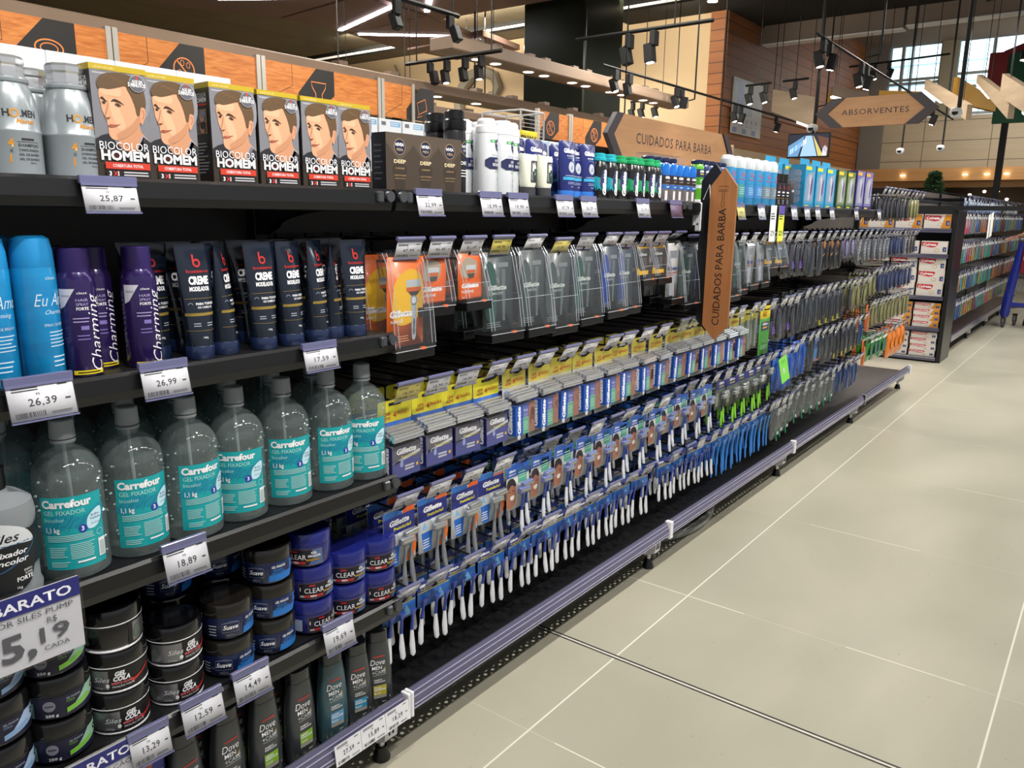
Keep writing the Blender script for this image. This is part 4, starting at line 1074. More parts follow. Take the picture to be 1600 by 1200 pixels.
def white_can():
    def pr(c):
        c.rrect(-.017, .124, .002, .131, .003, ink('#3aa04e')); c.up(); c.text('0%', -.013, .1255, .0042, WT, w=.008, bold=.02)
        c.disc(.013, .119, .0155, ink('#2a3350')); c.up(); c.text('NIVEA', .013, .12, .0055, WT, al='C', w=.021, bold=.02); c.text('MEN', .013, .111, .005, WT, al='C', w=.013)
        c.rrect(-.012, .094, .03, .1, .002, ink('#c4c8d0')); c.up(); c.poly([(-.03, .083), (-.018, .09), (.045, .09), (.045, .062), (-.018, .062), (-.03, .069)], ink('#252a52')); c.up()
        c.text('ESPUMA', .009, .079, .0055, WT, al='C', w=.024, bold=.01); c.text('DE BARBEAR', .009, .0695, .0065, WT, al='C', w=.038, bold=.02); c.text('SENSITIVE', .008, .055, .004, ink('#4aa860'), al='C', w=.022); c.text('0%', .01, .035, .007, ink('#4aa860'), al='C', w=.01)
        c.text('SEM ÁLCOOL', .01, .024, .003, ink('#6a8a78'), al='C', w=.02)
    return can('shaving_foam_can', [(.026, 0), (.0275, .003), (.0275, .138), (.0265, .148)], mat('can_white', '#dcdfe4', .25, coat=.5), [(.0275, .147), (.028, .150), (.027, .162), (.0235, .166), (.0235, .175), (.018, .181), (0, .182)], WHITEP, pr, .0275)
BUILD['white_can'] = white_can
def cream_bottle():
    r = empty('aftershave_balm'); CR = mat('cream_plastic', '#dedfce', .3, coat=.4)
    R_s = []
    for z, w_, d_ in ((.024, .024, .014), (.03, .027, .015), (.07, .030, .016), (.10, .0315, .015), (.104, .031, .012)):
        R_s.append([Vector((w_ * math.copysign(abs(math.cos(a)) ** .6, math.cos(a)), d_ * math.copysign(abs(math.sin(a)) ** .8, math.sin(a)), z + (.003 * abs(math.cos(a)) if z > .1 else 0))) for a in [2 * PI * k / 28 for k in range(28)]])
    b = MB(); b.loft(R_s, CR); b.obj('body', r)
    b = MB(); b.loft([[Vector((w_ * math.copysign(abs(math.cos(a)) ** .6, math.cos(a)), .0145 * math.sin(a), z)) for a in [2 * PI * k / 28 for k in range(28)]] for z, w_ in ((0, .025), (.003, .0265), (.0235, .0265))], mat('cap_grey', '#3a3a3d', .35)); b.obj('cap', r)
    c = CV(); c.rrect(-.008, .036, .023, .09, .004, ink('#2c2c34')); c.up(); c.poly([(-.003, .037), (.022, .037), (.022, .07), (.008, .07)], ink('#2c4a3a')); c.up(); c.text('Gillette', .0, .04, .0065, ink('#a0a0a8'), rot=90, w=.046, bold=.03, shear=.2)
    c.rect(.006, .082, .02, .084, ink('#7a70b0'))
    b = MB(); b.decal(c, lambda u, v, o: Vector((u, -.0158 - o + 18 * max(0, abs(u) - .012) ** 2, v))); b.obj('label', r, smooth='keep')
    return r
BUILD['cream_bottle'] = cream_bottle
def blue_tube():
    r = empty('shaving_gel_tube'); NB = mat('tube_navy', '#1b2568', .25, coat=.6)
    Rs = []
    for z, w_, d_ in ((.02, .032, .018), (.05, .034, .019), (.09, .038, .016), (.13, .043, .008), (.146, .044, .003), (.152, .034, .001)):
        Rs.append([Vector((w_ * math.cos(a), d_ * math.sin(a), z)) for a in [2 * PI * k / 28 for k in range(28)]])
    b = MB(); b.loft(Rs, NB); b.obj('tube', r)
    b = MB(); b.lathe([(.033, 0), (.034, .003), (.0325, .020)], mat('cap_blue', '#2c6fc4', .3, coat=.4), 28, 1, .56); b.obj('cap', r)
    c = CV(); c.text('Gillette', 0, .120, .011, WT, al='C', w=.056, bold=.05, shear=.15); c.text('GEL DE BARBEAR', 0, .11, .0035, WT, al='C', w=.034, bold=.01); c.text('FOAMING GEL', 0, .104, .0028, ink('#9aa4d0'), al='C', w=.03)
    c.ring(0, .082, .0145, .001, WT); c.disc(0, .082, .0125, ink('#b8c0cc', .2)); c.up(); c.poly([(-.006, .078), (.002, .09), (.006, .08), (.0, .074)], ink('#8a94a8', .2))
    c.rect(-.031, .048, .031, .056, ink('#3aa0d0')); c.up(); [c.poly([(.02, .052), (.02 + .012 * math.cos(a), .052 + .012 * math.sin(a)), (.021 + .008 * math.cos(a + .3), .052 + .008 * math.sin(a + .3))], ink('#4c9a44')) for a in (0.3, .9, 1.5, 2.1, 2.7, -.4)]
    c.rect(-.026, .059, .026, .0598, WT); c.lines(-.018, .018, .036, .044, 2, ink('#9aa4d0'), .35, .2); c.text('150ml', 0, .029, .003, WT, al='C')
    f = on_rings(((.02, .032, .018), (.05, .034, .019), (.09, .038, .016), (.13, .043, .008), (.146, .044, .003), (.152, .034, .001)))
    b = MB(); b.decal(c, f, .005); b.obj('label', r, smooth='keep')
    return r
BUILD['blue_tube'] = blue_tube
def foam_can(k, light):
    def pr(c):
        c.rect(-.04, .001, .04, .045, ink(light)); c.poly([(-.04, .045), (.0, .045), (-.02, .062), (-.04, .068)], ink(light)); c.up(); c.poly([(-.014, .03), (.018, .05), (.026, .075), (-.01, .085), (-.02, .05)], ink('#2c3a60')); c.up()
        c.text('Gillette', .004, .012, .0125, WT, rot=90, w=.072, bold=.06, shear=.15); c.poly(smooth_poly([(.016, .02), (.014, .028), (.018, .038), (.021, .046), (.024, .036), (.028, .026), (.024, .018)]), ink('#b8c0cc'))
        c.text('FOAM', .024, .06, .004, WT, w=.012); c.text('322', .018, .004, .003, WT)
    return can('shaving_foam_can', [(.024, 0), (.0255, .003), (.0255, .088), (.0245, .097), (.018, .109), (.017, .112)], mat('can_black', '#1d1c1e', .25, coat=.5), [(.018, .108), (.0215, .110), (.0215, .117), (.019, .120), (.019, .128), (.015, .131), (0, .131)], mat('cap_' + k, light, .3, coat=.4), pr, .0255)
BUILD['foam_teal'] = lambda: foam_can('teal', '#1fa3b4')
BUILD['foam_green'] = lambda: foam_can('green', '#1c9a5e')
def gel_can():
    def pr(c):
        c.rect(-.035, .058, .035, .086, ink('#2a2024')); c.rect(-.035, .042, .035, .056, ink('#2f62a8')); c.up(); c.text('Gillette', 0, .075, .0072, WT, al='C', w=.034, bold=.05, shear=.15); c.text('COMFORT', 0, .064, .0045, ink('#c8b8b0'), al='C', w=.03, shear=.2)
        c.lines(-.012, .012, .045, .052, 1, WT, .3); c.rect(-.016, .006, -.006, .036, ink('#d4d4d8'))
    return can('deodorant_can', [(.0235, 0), (.0245, .003), (.0245, .086)], mat('can_warm_silver', '#a29a98', .25, .7), [(.0245, .086), (.0248, .088), (.0245, .112), (.021, .122), (.012, .125), (0, .1255)], mat('cap_clear_blue', '#1467c0', .15, coat=.8), pr, .0245)
BUILD['gel_can'] = gel_can
def tall_can(k, body, top, cap):
    def pr(c):
        c.rect(-.035, .09, .035, .118, ink('#232a52')); c.rect(-.035, .052, .035, .064, ink('#d0d4d8')); c.up(); c.text('Gillette', 0, .107, .007, WT, al='C', w=.032, bold=.05, shear=.15); c.rect(-.014, .099, .014, .103, ink('#c8b830')); c.rect(-.03, .066, .03, .088, ink(top)); c.up(); c.lines(-.014, .014, .07, .084, 2, WT, .3); c.rrect(-.004, .015, .01, .033, .003, WT)
    return can('deodorant_can', [(.022, 0), (.0235, .003), (.0235, .122), (.021, .134), (.018, .137)], mat('can_' + k, body, .3, coat=.4), [(.0185, .136), (.0225, .138), (.0225, .147), (.018, .150), (0, .1505)], mat('cap_' + k, cap, .3), pr, .0235)
BUILD['can_lime'] = lambda: tall_can('lime', '#5cb02c', '#3a8f1c', '#1c2548')
BUILD['can_navy'] = lambda: tall_can('navynew', '#26386c', '#2c2a3a', '#1c2548')
def sky_foam(k, band):
    def pr(c):
        c.rect(-.045, .03, .045, .078, ink(band)); c.up(); c.ring(.0, .114, .006, .0025, ink('#c03a58')); c.rect(-.0065, .114, -.004, .128, ink('#c03a58')); c.text('bozzano', 0, .098, .005, ink('#b04468'), al='C', w=.03, bold=.03)
        c.lines(-.014, .014, .04, .07, 4, ink('#a8c4d8'), .3)
    return can('shaving_foam_can', [(.025, 0), (.0265, .003), (.0265, .140)], mat('can_sky', '#3d9ad0', .25, .3, coat=.5), [(.0265, .140), (.0275, .142), (.027, .170), (.022, .176), (.02, .182), (.012, .186), (0, .186)], mat('cap_white_clear', '#cfd6da', .2, coat=.6), pr, .0265)
BUILD['sky_green'] = lambda: sky_foam('g', '#3d8a80'); BUILD['sky_blue'] = lambda: sky_foam('b', '#3f7db4'); BUILD['sky_grey'] = lambda: sky_foam('y', '#6e7a84')
def dark_bottle():
    def pr(c):
        c.ring(0, .078, .006, .0025, ink('#b83038')); c.rect(-.006, .078, -.0035, .09, ink('#b83038')); c.rect(-.014, .058, .014, .064, WT); c.rect(-.014, .046, .01, .049, WT); c.rect(-.02, .034, .02, .036, ink('#8a7434')); c.lines(-.012, .012, .01, .03, 3, ink('#9a9aa0'), .3)
    return can('aftershave_bottle', [(.024, 0), (.0255, .003), (.0255, .1), (.015, .106)], mat('bottle_dark', '#231e24', .2, coat=.6), [(.016, .105), (.0185, .107), (.0185, .14), (0, .141)], mat('cap_black_gloss', '#151008', .15, coat=.5), pr, .0255)
BUILD['dark_bottle'] = dark_bottle
def window_carton(W, H, D, col, side, wincol, badge, flap=False):
    r = empty('carton'); b = MB(); carton(b, W, H, D, mat('carton_' + col[1:], col, .4))
    b.obj('box', r, smooth=0)
    if flap:
        b = MB(); b.prism(rr(-W * .45, H, W * .45, H + .03, .006), D * .45, D * .45 + .001, mat('carton_' + col[1:], col)); b.obj('hang_flap', r, smooth=0)
    c = CV(); c.rect(-W / 2, 0, W / 2, H * .1, ink(side)); c.poly([(-W * .38, H * .16), (W * .38, H * .16), (W * .38, H * .86), (-W * .2, H * .8), (-W * .38, H * .66)], ink(wincol)); c.rect(-W * .45, H * .88, W * .1, H * .96, ink(badge)); c.up()
    c.poly(smooth_poly([(-W * .1, H * .2), (W * .05, H * .2), (W * .18, H * .5), (W * .05, H * .78), (-W * .12, H * .7), (-W * .02, H * .5)]), ink('#b8bcc8', .2)); c.poly(smooth_poly([(W * .1, H * .3), (W * .26, H * .4), (W * .28, H * .7), (W * .12, H * .6)]), ink('#5c4a8c', .3))
    c.rect(-W * .35, H * .03, W * .05, H * .065, ink('#d0b830')); c.lines(-W * .4, W * .3, H * .105, H * .15, 2, ink('#8fa0b0'), .3)
    b = MB(); b.decal(c, flat(0)); b.obj('front_print', r, smooth='keep')
    c = CV(); c.rect(0, 0, D, H, ink(side)); c.up()
    for k in range(5): c.disc(D / 2, H * (.2 + k * .15), D * .25, ink(wincol))
    b = MB(); b.decal(c, lambda u, v, o: Vector((-W / 2 - o, D - u, v))); b.obj('side_print', r, smooth='keep')
    return r
BUILD['c_blue'] = lambda: window_carton(.15, .2, .07, '#2a8fb8', '#1f7ea8', '#7e8ea6', '#d8c828', True)
BUILD['c_green'] = lambda: window_carton(.15, .2, .07, '#5e6c42', '#2f4a34', '#8a9480', '#d0b830')
BUILD['c_purple'] = lambda: window_carton(.16, .215, .07, '#6a629c', '#2f2a68', '#8f92a0', '#c89a38')
BUILD['c_clear'] = lambda: clear_box(.06, .17, .05)
def clear_box(W, H, D):
    r = empty('clear_box'); b = MB(); b.box(-W / 2, W / 2, 0, D, 0, H, CLEARC, .001); b.obj('case', r, smooth=0)
    b = MB(); b.box(-W * .35, W * .35, D * .3, D * .7, .004, H * .7, mat('content_dark', '#2a2830', .4), .004); c = CV(); c.ring(0, H * .55, .007, .003, ink('#b83038')); c.rect(-.012, H * .4, .012, H * .46, WT); b.decal(c, flat(D * .3)); b.obj('content', r, smooth='keep')
    return r
def white_carton():
    r = empty('white_carton'); W, H, D = .1, .25, .07
    b = MB(); carton(b, W, H, D, mat('carton_white', '#dfe2e6', .5)); b.obj('carton', r, smooth=0)
    c = CV(); c.rect(-.04, H - .02, -.02, H - .008, ink('#70747c')); c.rect(0, H - .022, .045, H - .006, ink('#7fb0d4')); c.up(); c.lines(.002, .04, H - .02, H - .008, 2, WT, .4)
    b = MB(); b.decal(c, flat(0)); b.obj('front_print', r, smooth='keep')
    return r
BUILD['white_carton'] = white_carton
BUILD['plain_carton'] = lambda: (lambda r: (carton(b := MB(), .13, .25, .07, mat('carton_white', '#dfe2e6', .5)), b.obj('carton', r, smooth=0), r)[2])(empty('white_carton'))

T = 1.3325
for i, (x, y) in enumerate(((-1.262, .395), (-1.262, .481), (-1.262, .563), (-1.350, .548), (-1.350, .47))):
    place('silver_bottle', (x, y, T), ['silver grey shampoo bottle cut by the left edge', 'silver grey shampoo bottle, second from the left edge', 'silver grey shampoo bottle beside the first hair dye box', 'silver grey shampoo bottle behind, between the two front ones', 'silver grey shampoo bottle in the rear row at the left edge'][i], 'shampoo bottle', 'silver shampoo bottles', rz=PI / 2 + (.22, .12, .16, 0, .1)[i], s=.96)
for i, (x, y, a) in enumerate(((-1.228, .624, -.02), (-1.240, .712, 0), (-1.238, .822, -.04), (-1.242, .917, -.02), (-1.242, 1.010, -.02), (-1.245, 1.098, 0))):
    place('dye_box', (x, y, T), 'hair dye box with a smiling man, %s of the six in front' % nth(i, 6), 'box', 'hair dye boxes', rz=PI / 2 + a)
for i, y in enumerate((.63, .72, .825, .915, 1.01, 1.10)):
    place('dye_box', (-1.303, y, T), 'hair dye box standing behind the %s front one' % nth(i, 6), 'box', 'hair dye boxes')
for i, y in enumerate((1.226, 1.305, 1.384)): place('aftershave_box', (-1.25, y, T), 'dark bronze aftershave box, %s' % ('leftmost of three', 'middle one of three', 'rightmost of three')[i], 'box', 'bronze aftershave boxes', rz=PI / 2 - .03)
for i, (x, y) in enumerate(((-1.32, 1.48), (-1.40, 1.5))): place('deep_can', (x, y, T), ['black shaving foam can with a tall black cap behind the bronze boxes', 'second black shaving foam can farther back'][i], 'can', 'black foam cans', rz=PI / 2 + .3)
for i, (x, y) in enumerate(((-1.277, 1.548), (-1.275, 1.609), (-1.29, 1.655), (-1.34, 1.53), (-1.34, 1.60))): place('white_can', (x, y, T), 'white shaving foam can with a green badge, %s' % ['front left', 'front middle', 'front right beside the cream bottles', 'rear left', 'rear right'][i], 'can', 'white foam cans', rz=PI / 2 + .1)
for i, y in enumerate((1.690, 1.762)): place('cream_bottle', (-1.255, y, T), 'cream aftershave balm with a grey cap, %s one' % ['left', 'right'][i], 'bottle', 'cream aftershave balms', rz=PI / 2 + .05)
for i, (x, y) in enumerate(((-1.315, 1.715), (-1.305, 1.785), (-1.25, 1.862), (-1.272, 1.930), (-1.262, 1.985), (-1.35, 1.87), (-1.35, 1.96))): place('blue_tube', (x, y, T), 'navy shaving gel tube, %s' % ['behind the left cream balm', 'behind the right cream balm', 'front left of its row', 'front middle of its row', 'front right beside the foams', 'second row left', 'second row right'][i], 'tube', 'navy gel tubes', rz=PI / 2 + .05)
for i in range(2): place('foam_teal', (-1.255, 2.038 + i * .060, T), 'black shaving foam can with a teal cap, %s one' % ['left', 'right'][i], 'can', 'teal capped foams', rz=PI / 2 + .2 * (i - .5))
for i in range(5): place('foam_green', (-1.255 + .008 * (i % 2), 2.158 + i * .056, T), 'black shaving foam can with a green cap, %s of five in front' % nth(i, 5), 'can', 'green capped foams', rz=PI / 2 + .25 * (i % 3 - 1))
for i in range(7): place('foam_green', (-1.312, 2.05 + i * .055, T), 'black shaving foam can of the rear row, %s' % nth(i, 7), 'can', 'green capped foams')
for i in range(5): place('gel_can', (-1.252, 2.436 + i * .0505, T), 'silver can with a clear blue cap, %s of five' % nth(i, 5), 'can', 'blue capped cans', rz=PI / 2 + .2 * (i % 2))
for i in range(4): place('can_navy', (-1.31, 2.44 + i * .055, T), 'navy can behind the blue capped ones, %s' % nth(i, 4), 'can', 'navy cans')
place('can_lime', (-1.252, 2.70, T), 'lime green can between the blue capped cans and the vertical sign', 'can')
place('can_navy', (-1.252, 2.75, T), 'navy can next to the lime green can by the vertical sign', 'can')
for i in range(4): place('c_clear', (-1.36, 2.56 + i * .075, T), 'clear plastic box behind the cans left of the vertical sign, %s' % nth(i, 4), 'box', 'clear boxes behind the cans')
for i in range(3): place('can_navy', (-1.252, 2.80 + i * .05, T), 'navy can standing behind the vertical sign, %s' % nth(i, 3), 'can', 'navy cans hidden by the sign')
for i in range(11): place(['sky_green', 'sky_blue', 'sky_grey'][min(2, i // 4)], (-1.255 - .01 * (i % 2), 2.97 + i * .0475, T), 'sky blue foam can with a clear white cap, %s of eleven' % nth(i, 11), 'can', 'sky blue foam cans')
for i in range(3): place('dark_bottle', (-1.255, 3.50 + i * .056, T), 'dark aftershave bottle with a black cap, %s of three' % nth(i, 3), 'bottle', 'dark aftershave bottles')
for i in range(2): place('c_clear', (-1.245, 3.69 + i * .068, T), 'clear plastic box of dark bottles, %s one' % ['left', 'right'][i], 'box', 'clear boxes on the top shelf')
for i, (x, y) in enumerate(((-1.33, 3.72), (-1.33, 3.90), (-1.25, 3.96), (-1.25, 4.135), (-1.25, 4.30))): place('c_blue', (x, y, T), 'bright blue hair tool carton, %s' % ('rear left', 'rear right', 'front left', 'front middle', 'front right')[i], 'carton', 'bright blue cartons')
for i, y in enumerate((4.50, 4.675)): place('c_green', (-1.25, y, T), 'olive green carton on the top shelf, %s of two' % ('left', 'right')[i], 'carton', 'olive cartons')
for i, y in enumerate((4.87, 5.05)): place('c_purple', (-1.25, y, T), 'lilac and violet carton near the top shelf end, %s one' % ('left', 'right')[i], 'carton', 'lilac cartons')
# white cartons standing on the other face of the gondola: their own shelf behind the back panel
b = MB(); b.box(-2.2, -1.73, -.19, 3.9, 1.31, 1.33, BLACKM); b.box(-1.76, -1.725, -.19, 3.9, 0, 1.33, BLACKM); tag(b.obj('rear_shelf', smooth=0), 'black top shelf of the far face of the gondola under the white cartons', 'shelf')
y = .40; i = 0
while y < 1.12:
    place('plain_carton', (-1.738, y, 1.3305), 'plain white carton behind the hair dye boxes, %s' % nth(i), 'carton', 'white cartons behind the top shelf', s=1.05); y += .137; i += 1
y = 1.20; i = 0
while y < 2.6:
    place('white_carton', (-1.738, y, 1.3305), 'white carton with a light blue print, %s behind the top shelf' % nth(i), 'carton', 'printed white cartons', s=.88); y += .094; i += 1

# ---- second shelf: sprays and cream tubes
def sky_spray():
    def pr(c):
        g = ink('#b8d4e8'); c.text('cless', -.012, .15, .005, g, w=.016); c.text('Eu Amo', 0, .112, .018, ink('#c4dcea'), al='C', w=.06, shear=.35, bold=-.01); c.text('Charming', 0, .1, .006, g, al='C', w=.034, shear=.4)
        c.text('SPRAY DE BRILHO', -.02, .082, .004, g, w=.04); c.lines(-.014, .02, .05, .076, 5, g, .28, .4); c.lines(-.012, .02, .02, .04, 3, g, .3, .4); c.rect(.040, .01, .048, .17, ink('#6fb4dc'))
    return can('hair_spray_can', [(.028, 0), (.0295, .003), (.0295, .165), (.0285, .168)], noise_mat('spray_sky', '#1487c0', '#1173ab', scale=(1, 1, 3), nscale=14, rough=.25, coat=.5), [(.0285, .166), (.029, .168), (.028, .19), (.025, .208), (.018, .2125), (0, .213)], mat('cap_sky', '#1c86c4', .4), pr, .0295)
BUILD['sky_spray'] = sky_spray
def purple_spray():
    def pr(c):
        c.poly([(-.034, .134), (-.010, .134), (-.026, .108), (-.034, .104)], ink('#c8c8d4')); c.up(); c.text('NOVO', -.030, .122, .003, ink('#4a4468'), w=.012); c.text('cless', -.008, .126, .0035, WT, w=.014)
        for k, t in enumerate(('HAIR', 'SPRAY', 'FORTE')): c.text(t, .007, .115 - k * .0065, .0042, WT if k == 2 else ink('#a89cc8'), al='R', w=.017, bold=.02 if k == 2 else 0)
        c.lines(-.016, .007, .082, .092, 2, ink('#a89cc8'), .3); c.rect(-.006, .072, .005, .078, ink('#7a6cae')); c.lines(-.012, .007, .055, .066, 2, ink('#7a6cae'), .3)
        c.text('Charming', .023, .008, .019, WT, rot=90, w=.118, shear=.35, bold=-.008); c.rect(-.022, .0035, .024, .010, ink('#e0c81c')); c.up(); c.lines(-.016, .02, .005, .0085, 1, ink('#3a3210'), .6)
    return can('hair_spray_can', [(.026, 0), (.0275, .003), (.0275, .14), (.026, .150), (.0225, .158)], mat('spray_purple', '#2c1c56', .22, .25, coat=.6), [(.022, .157), (.0225, .160), (.0215, .192), (.02, .1935), (0, .1935)], mat('cap_purple', '#2a1a56', .4), pr, .0275)
BUILD['purple_spray'] = purple_spray
def cream_tube():
    r = empty('hair_cream_tube'); NV = mat('tube_night_blue', '#18202f', .22, .2, coat=.6)
    Rs = []
    for z, w_, d_ in ((.022, .0235, .0225), (.04, .0245, .022), (.09, .0275, .018), (.14, .031, .011), (.18, .0335, .004), (.186, .034, .0012), (.196, .034, .001)):
        Rs.append([Vector((w_ * math.cos(a), d_ * math.sin(a), z)) for a in [2 * PI * k / 28 for k in range(28)]])
    b = MB(); b.loft(Rs, NV); b.obj('tube', r)
    b = MB(); b.lathe([(.0235, 0), (.0245, .002), (.0245, .021), (.0235, .023)], mat('cap_night_blue', '#1a2748', .25, coat=.5), 28); b.obj('cap', r)
    c = CV(); rd = ink('#b02a28'); g = ink('#8a7434')
    c.ring(0, .1635, .0072, .0034, rd); c.rect(-.0072, .163, -.0038, .178, rd); c.text('bozzano', 0, .1475, .0052, rd, al='C', w=.040, bold=.02); c.text('CREME', 0, .1285, .0125, WT, al='C', w=.036, bold=.05); c.text('MODELADOR', 0, .117, .007, WT, al='C', w=.036, bold=.04)
    c.ring(-.019, .094, .0035, .001, ink('#8a94a8'), a0=0, a1=180); c.text('PARA TODOS', -.011, .0935, .0038, WT, w=.034, bold=.03); c.text('OS CABELOS', -.009, .0875, .0035, WT, w=.028, bold=.02)
    c.rect(-.026, .075, .026, .080, g); c.line(smooth_poly([(-.026, .104), (0, .1045), (.026, .104)], 4, False), .0007, g); c.line(smooth_poly([(-.025, .05), (0, .0495), (.025, .05)], 4, False), .0007, g)
    c.lines(-.017, -.006, .056, .064, 2, ink('#a8acb8'), .35); c.lines(.005, .017, .056, .064, 2, ink('#a8acb8'), .35); c.text('140g', .0, .036, .0035, WT, al='C')
    f = on_rings(((.022, .0235, .0225), (.04, .0245, .022), (.09, .0275, .018), (.14, .031, .011), (.18, .0335, .004), (.186, .034, .0012), (.196, .034, .001)))
    b = MB(); b.decal(c, f, .004); b.obj('label', r, smooth='keep')
    return r
BUILD['cream_tube'] = cream_tube
T = 1.0375
for i, (x, y) in enumerate(((-1.262, .427), (-1.262, .489), (-1.34, .40), (-1.33, .46))): place('sky_spray', (x, y, T), 'light blue hair spray can, %s' % ['cut by the left edge', 'beside the purple cans', 'rear row far left', 'rear row'][i], 'can', 'light blue hair sprays', rz=PI / 2 + (.1, .55, 0, 0)[i])
for i, (x, y, a) in enumerate(((-1.258, .545, -.12), (-1.300, .590, -.05), (-1.258, .642, -.10), (-1.36, .55, 0))): place('purple_spray', (x, y, T), 'purple hair spray can with white script, %s' % ['leftmost in front', 'set back between the other two', 'rightmost, beside the dark tubes', 'at the very back'][i], 'can', 'purple hair sprays', rz=PI / 2 + a)
for i, (x, y, a) in enumerate(((-1.30, .685, .1), (-1.252, .738, 0), (-1.262, .793, .75), (-1.252, .868, 0), (-1.252, .930, .25), (-1.30, .95, .5), (-1.256, .995, .5), (-1.27, 1.045, .9), (-1.254, 1.092, 0))):
    place('cream_tube', (x, y, T), 'dark blue hair cream tube with a red emblem, %s of nine' % nth(i, 9), 'tube', 'hair cream tubes', rz=PI / 2 + a)
for i, y in enumerate((.69, .76, .83, .90, .97, 1.04, 1.1)): place('cream_tube', (-1.345, y, T), 'dark blue hair cream tube of the rear row, %s of seven' % nth(i, 7), 'tube', 'hair cream tubes', rz=PI / 2 + .3 * (i % 3 - 1))

# ---- third shelf: clear gel bottles
GELM = clear('clear_gel', (.84, .90, .895), .7, .06, .13, '#b4c2c2')
GELW = clear('cloudy_gel', (.62, .66, .68), .9, .12, .42, '#b8bec4')
FROST = clear('frosted_cap', (.8, .82, .83), .8, .2, .6, '#b4babd')
LABT = noise_mat('label_turquoise', '#16a2a4', '#1296a0', nscale=60, rough=.4)
gel_prof = [(.044, 0), (.0500, .004), (.0510, .012), (.0500, .03), (.0500, .15), (.0505, .158), (.049, .166), (.046, .177), (.038, .190), (.026, .201), (.0165, .206), (.0155, .213)]
def gel_bottle():
    r = empty('gel_bottle')
    b = MB(); b.lathe(gel_prof, GELM, 36); b.obj('bottle', r)
    b = MB(); b.lathe([(.0175, .213), (.0185, .216), (.0175, .218)], FROST, 24); b.lathe([(.0155, .219), (.0185, .221), (.0172, .248), (.0155, .250), (0, .2505)], FROST, 24)
    b.obj('cap', r)
    b = MB(); rnd = random.Random(3)
    for k in range(46):       # air bubbles caught in the gel near the wall
        a = rnd.random() * 2 * PI; z = .01 + rnd.random() * .165; q = .0012 + rnd.random() * .002
        b.lathe([(0, -q), (q, 0), (0, q)], mat('bubble', '#c8d4d4', .1), 6, c=(.046 * math.cos(a), .046 * math.sin(a), z))
    b.tube([(0, 0, .21), (.004, 0, .1), (.0, 0, .008)], .003, FROST, 8)
    o = b.obj('gel', r); o['kind'] = 'stuff'
    c = CV(); lt = ink('#a8dcdc'); W2 = .047
    c.rect(-W2, .020, W2, .138, LABT); c.up(); c.poly(smooth_poly([(-W2 + .001, .09), (-.02, .112), (.012, .104), (W2 - .001, .118), (W2 - .001, .088), (.02, .082), (-.01, .088), (-.03, .078), (-W2 + .001, .08)]), ink('#138aa0')); c.up()
    for k in range(9): c.line([(-.035 + k * .009, .083 + (k % 3) * .004), (-.028 + k * .009, .092 + (k % 2) * .006), (-.018 + k * .009, .102 + (k % 3) * .003)], .0012, ink('#107488'))
    c.up(); c.text('Carrefour', -W2 + .004, .1215, .0118, WT, w=.071, bold=.045); c.text('GEL FIXADOR', -W2 + .006, .1095, .0072, lt, w=.058); c.text('Incolor', -W2 + .006, .0985, .0066, lt, w=.029)
    c.text('1,1 kg', -W2 + .007, .0815, .0080, WT, w=.020, bold=.02); c.disc(.012, .084, .0065, ink('#2438a0')); c.poly(smooth_poly([(.018, .084), (.02, .1), (.032, .11), (.043, .111), (.043, .096), (.036, .084), (.026, .08)]), ink('#bfe0ec')); c.up()
    c.text('3', .0095, .0808, .0068, WT, bold=.03); c.text('Brilho', .032, .100, .0035, ink('#2a4a80'), al='C', w=.014); c.text('Molhado', .0325, .0945, .0035, ink('#2a4a80'), al='C', w=.018); c.text('Sem Álcool', .031, .087, .0022, ink('#2a4a80'), al='C', w=.014)
    c.lines(-W2 + .008, W2 - .018, .066, .077, 4, lt, .42, .1); c.lines(-W2 + .009, -.012, .040, .058, 6, lt, .42, .2); c.lines(-.008, .028, .036, .062, 9, lt, .42, .2); c.lines(-W2 + .01, -.010, .0245, .034, 3, lt, .42, .2); c.rect(.0, .029, .026, .032, WT)
    c.ring(.037, .071, .0055, .0008, lt); c.rect(.033, .030, .0455, .060, WT); c.up(); [c.rect(.0345, .032 + k * .0017, .044, .0329 + k * .0017, ink('#8aa8a8')) for k in range(14)]
    b = MB(); b.decal(c, wrap(lambda v: .0504), .005); b.obj('label', r, smooth='keep')
    return r
BUILD['gel_bottle'] = gel_bottle
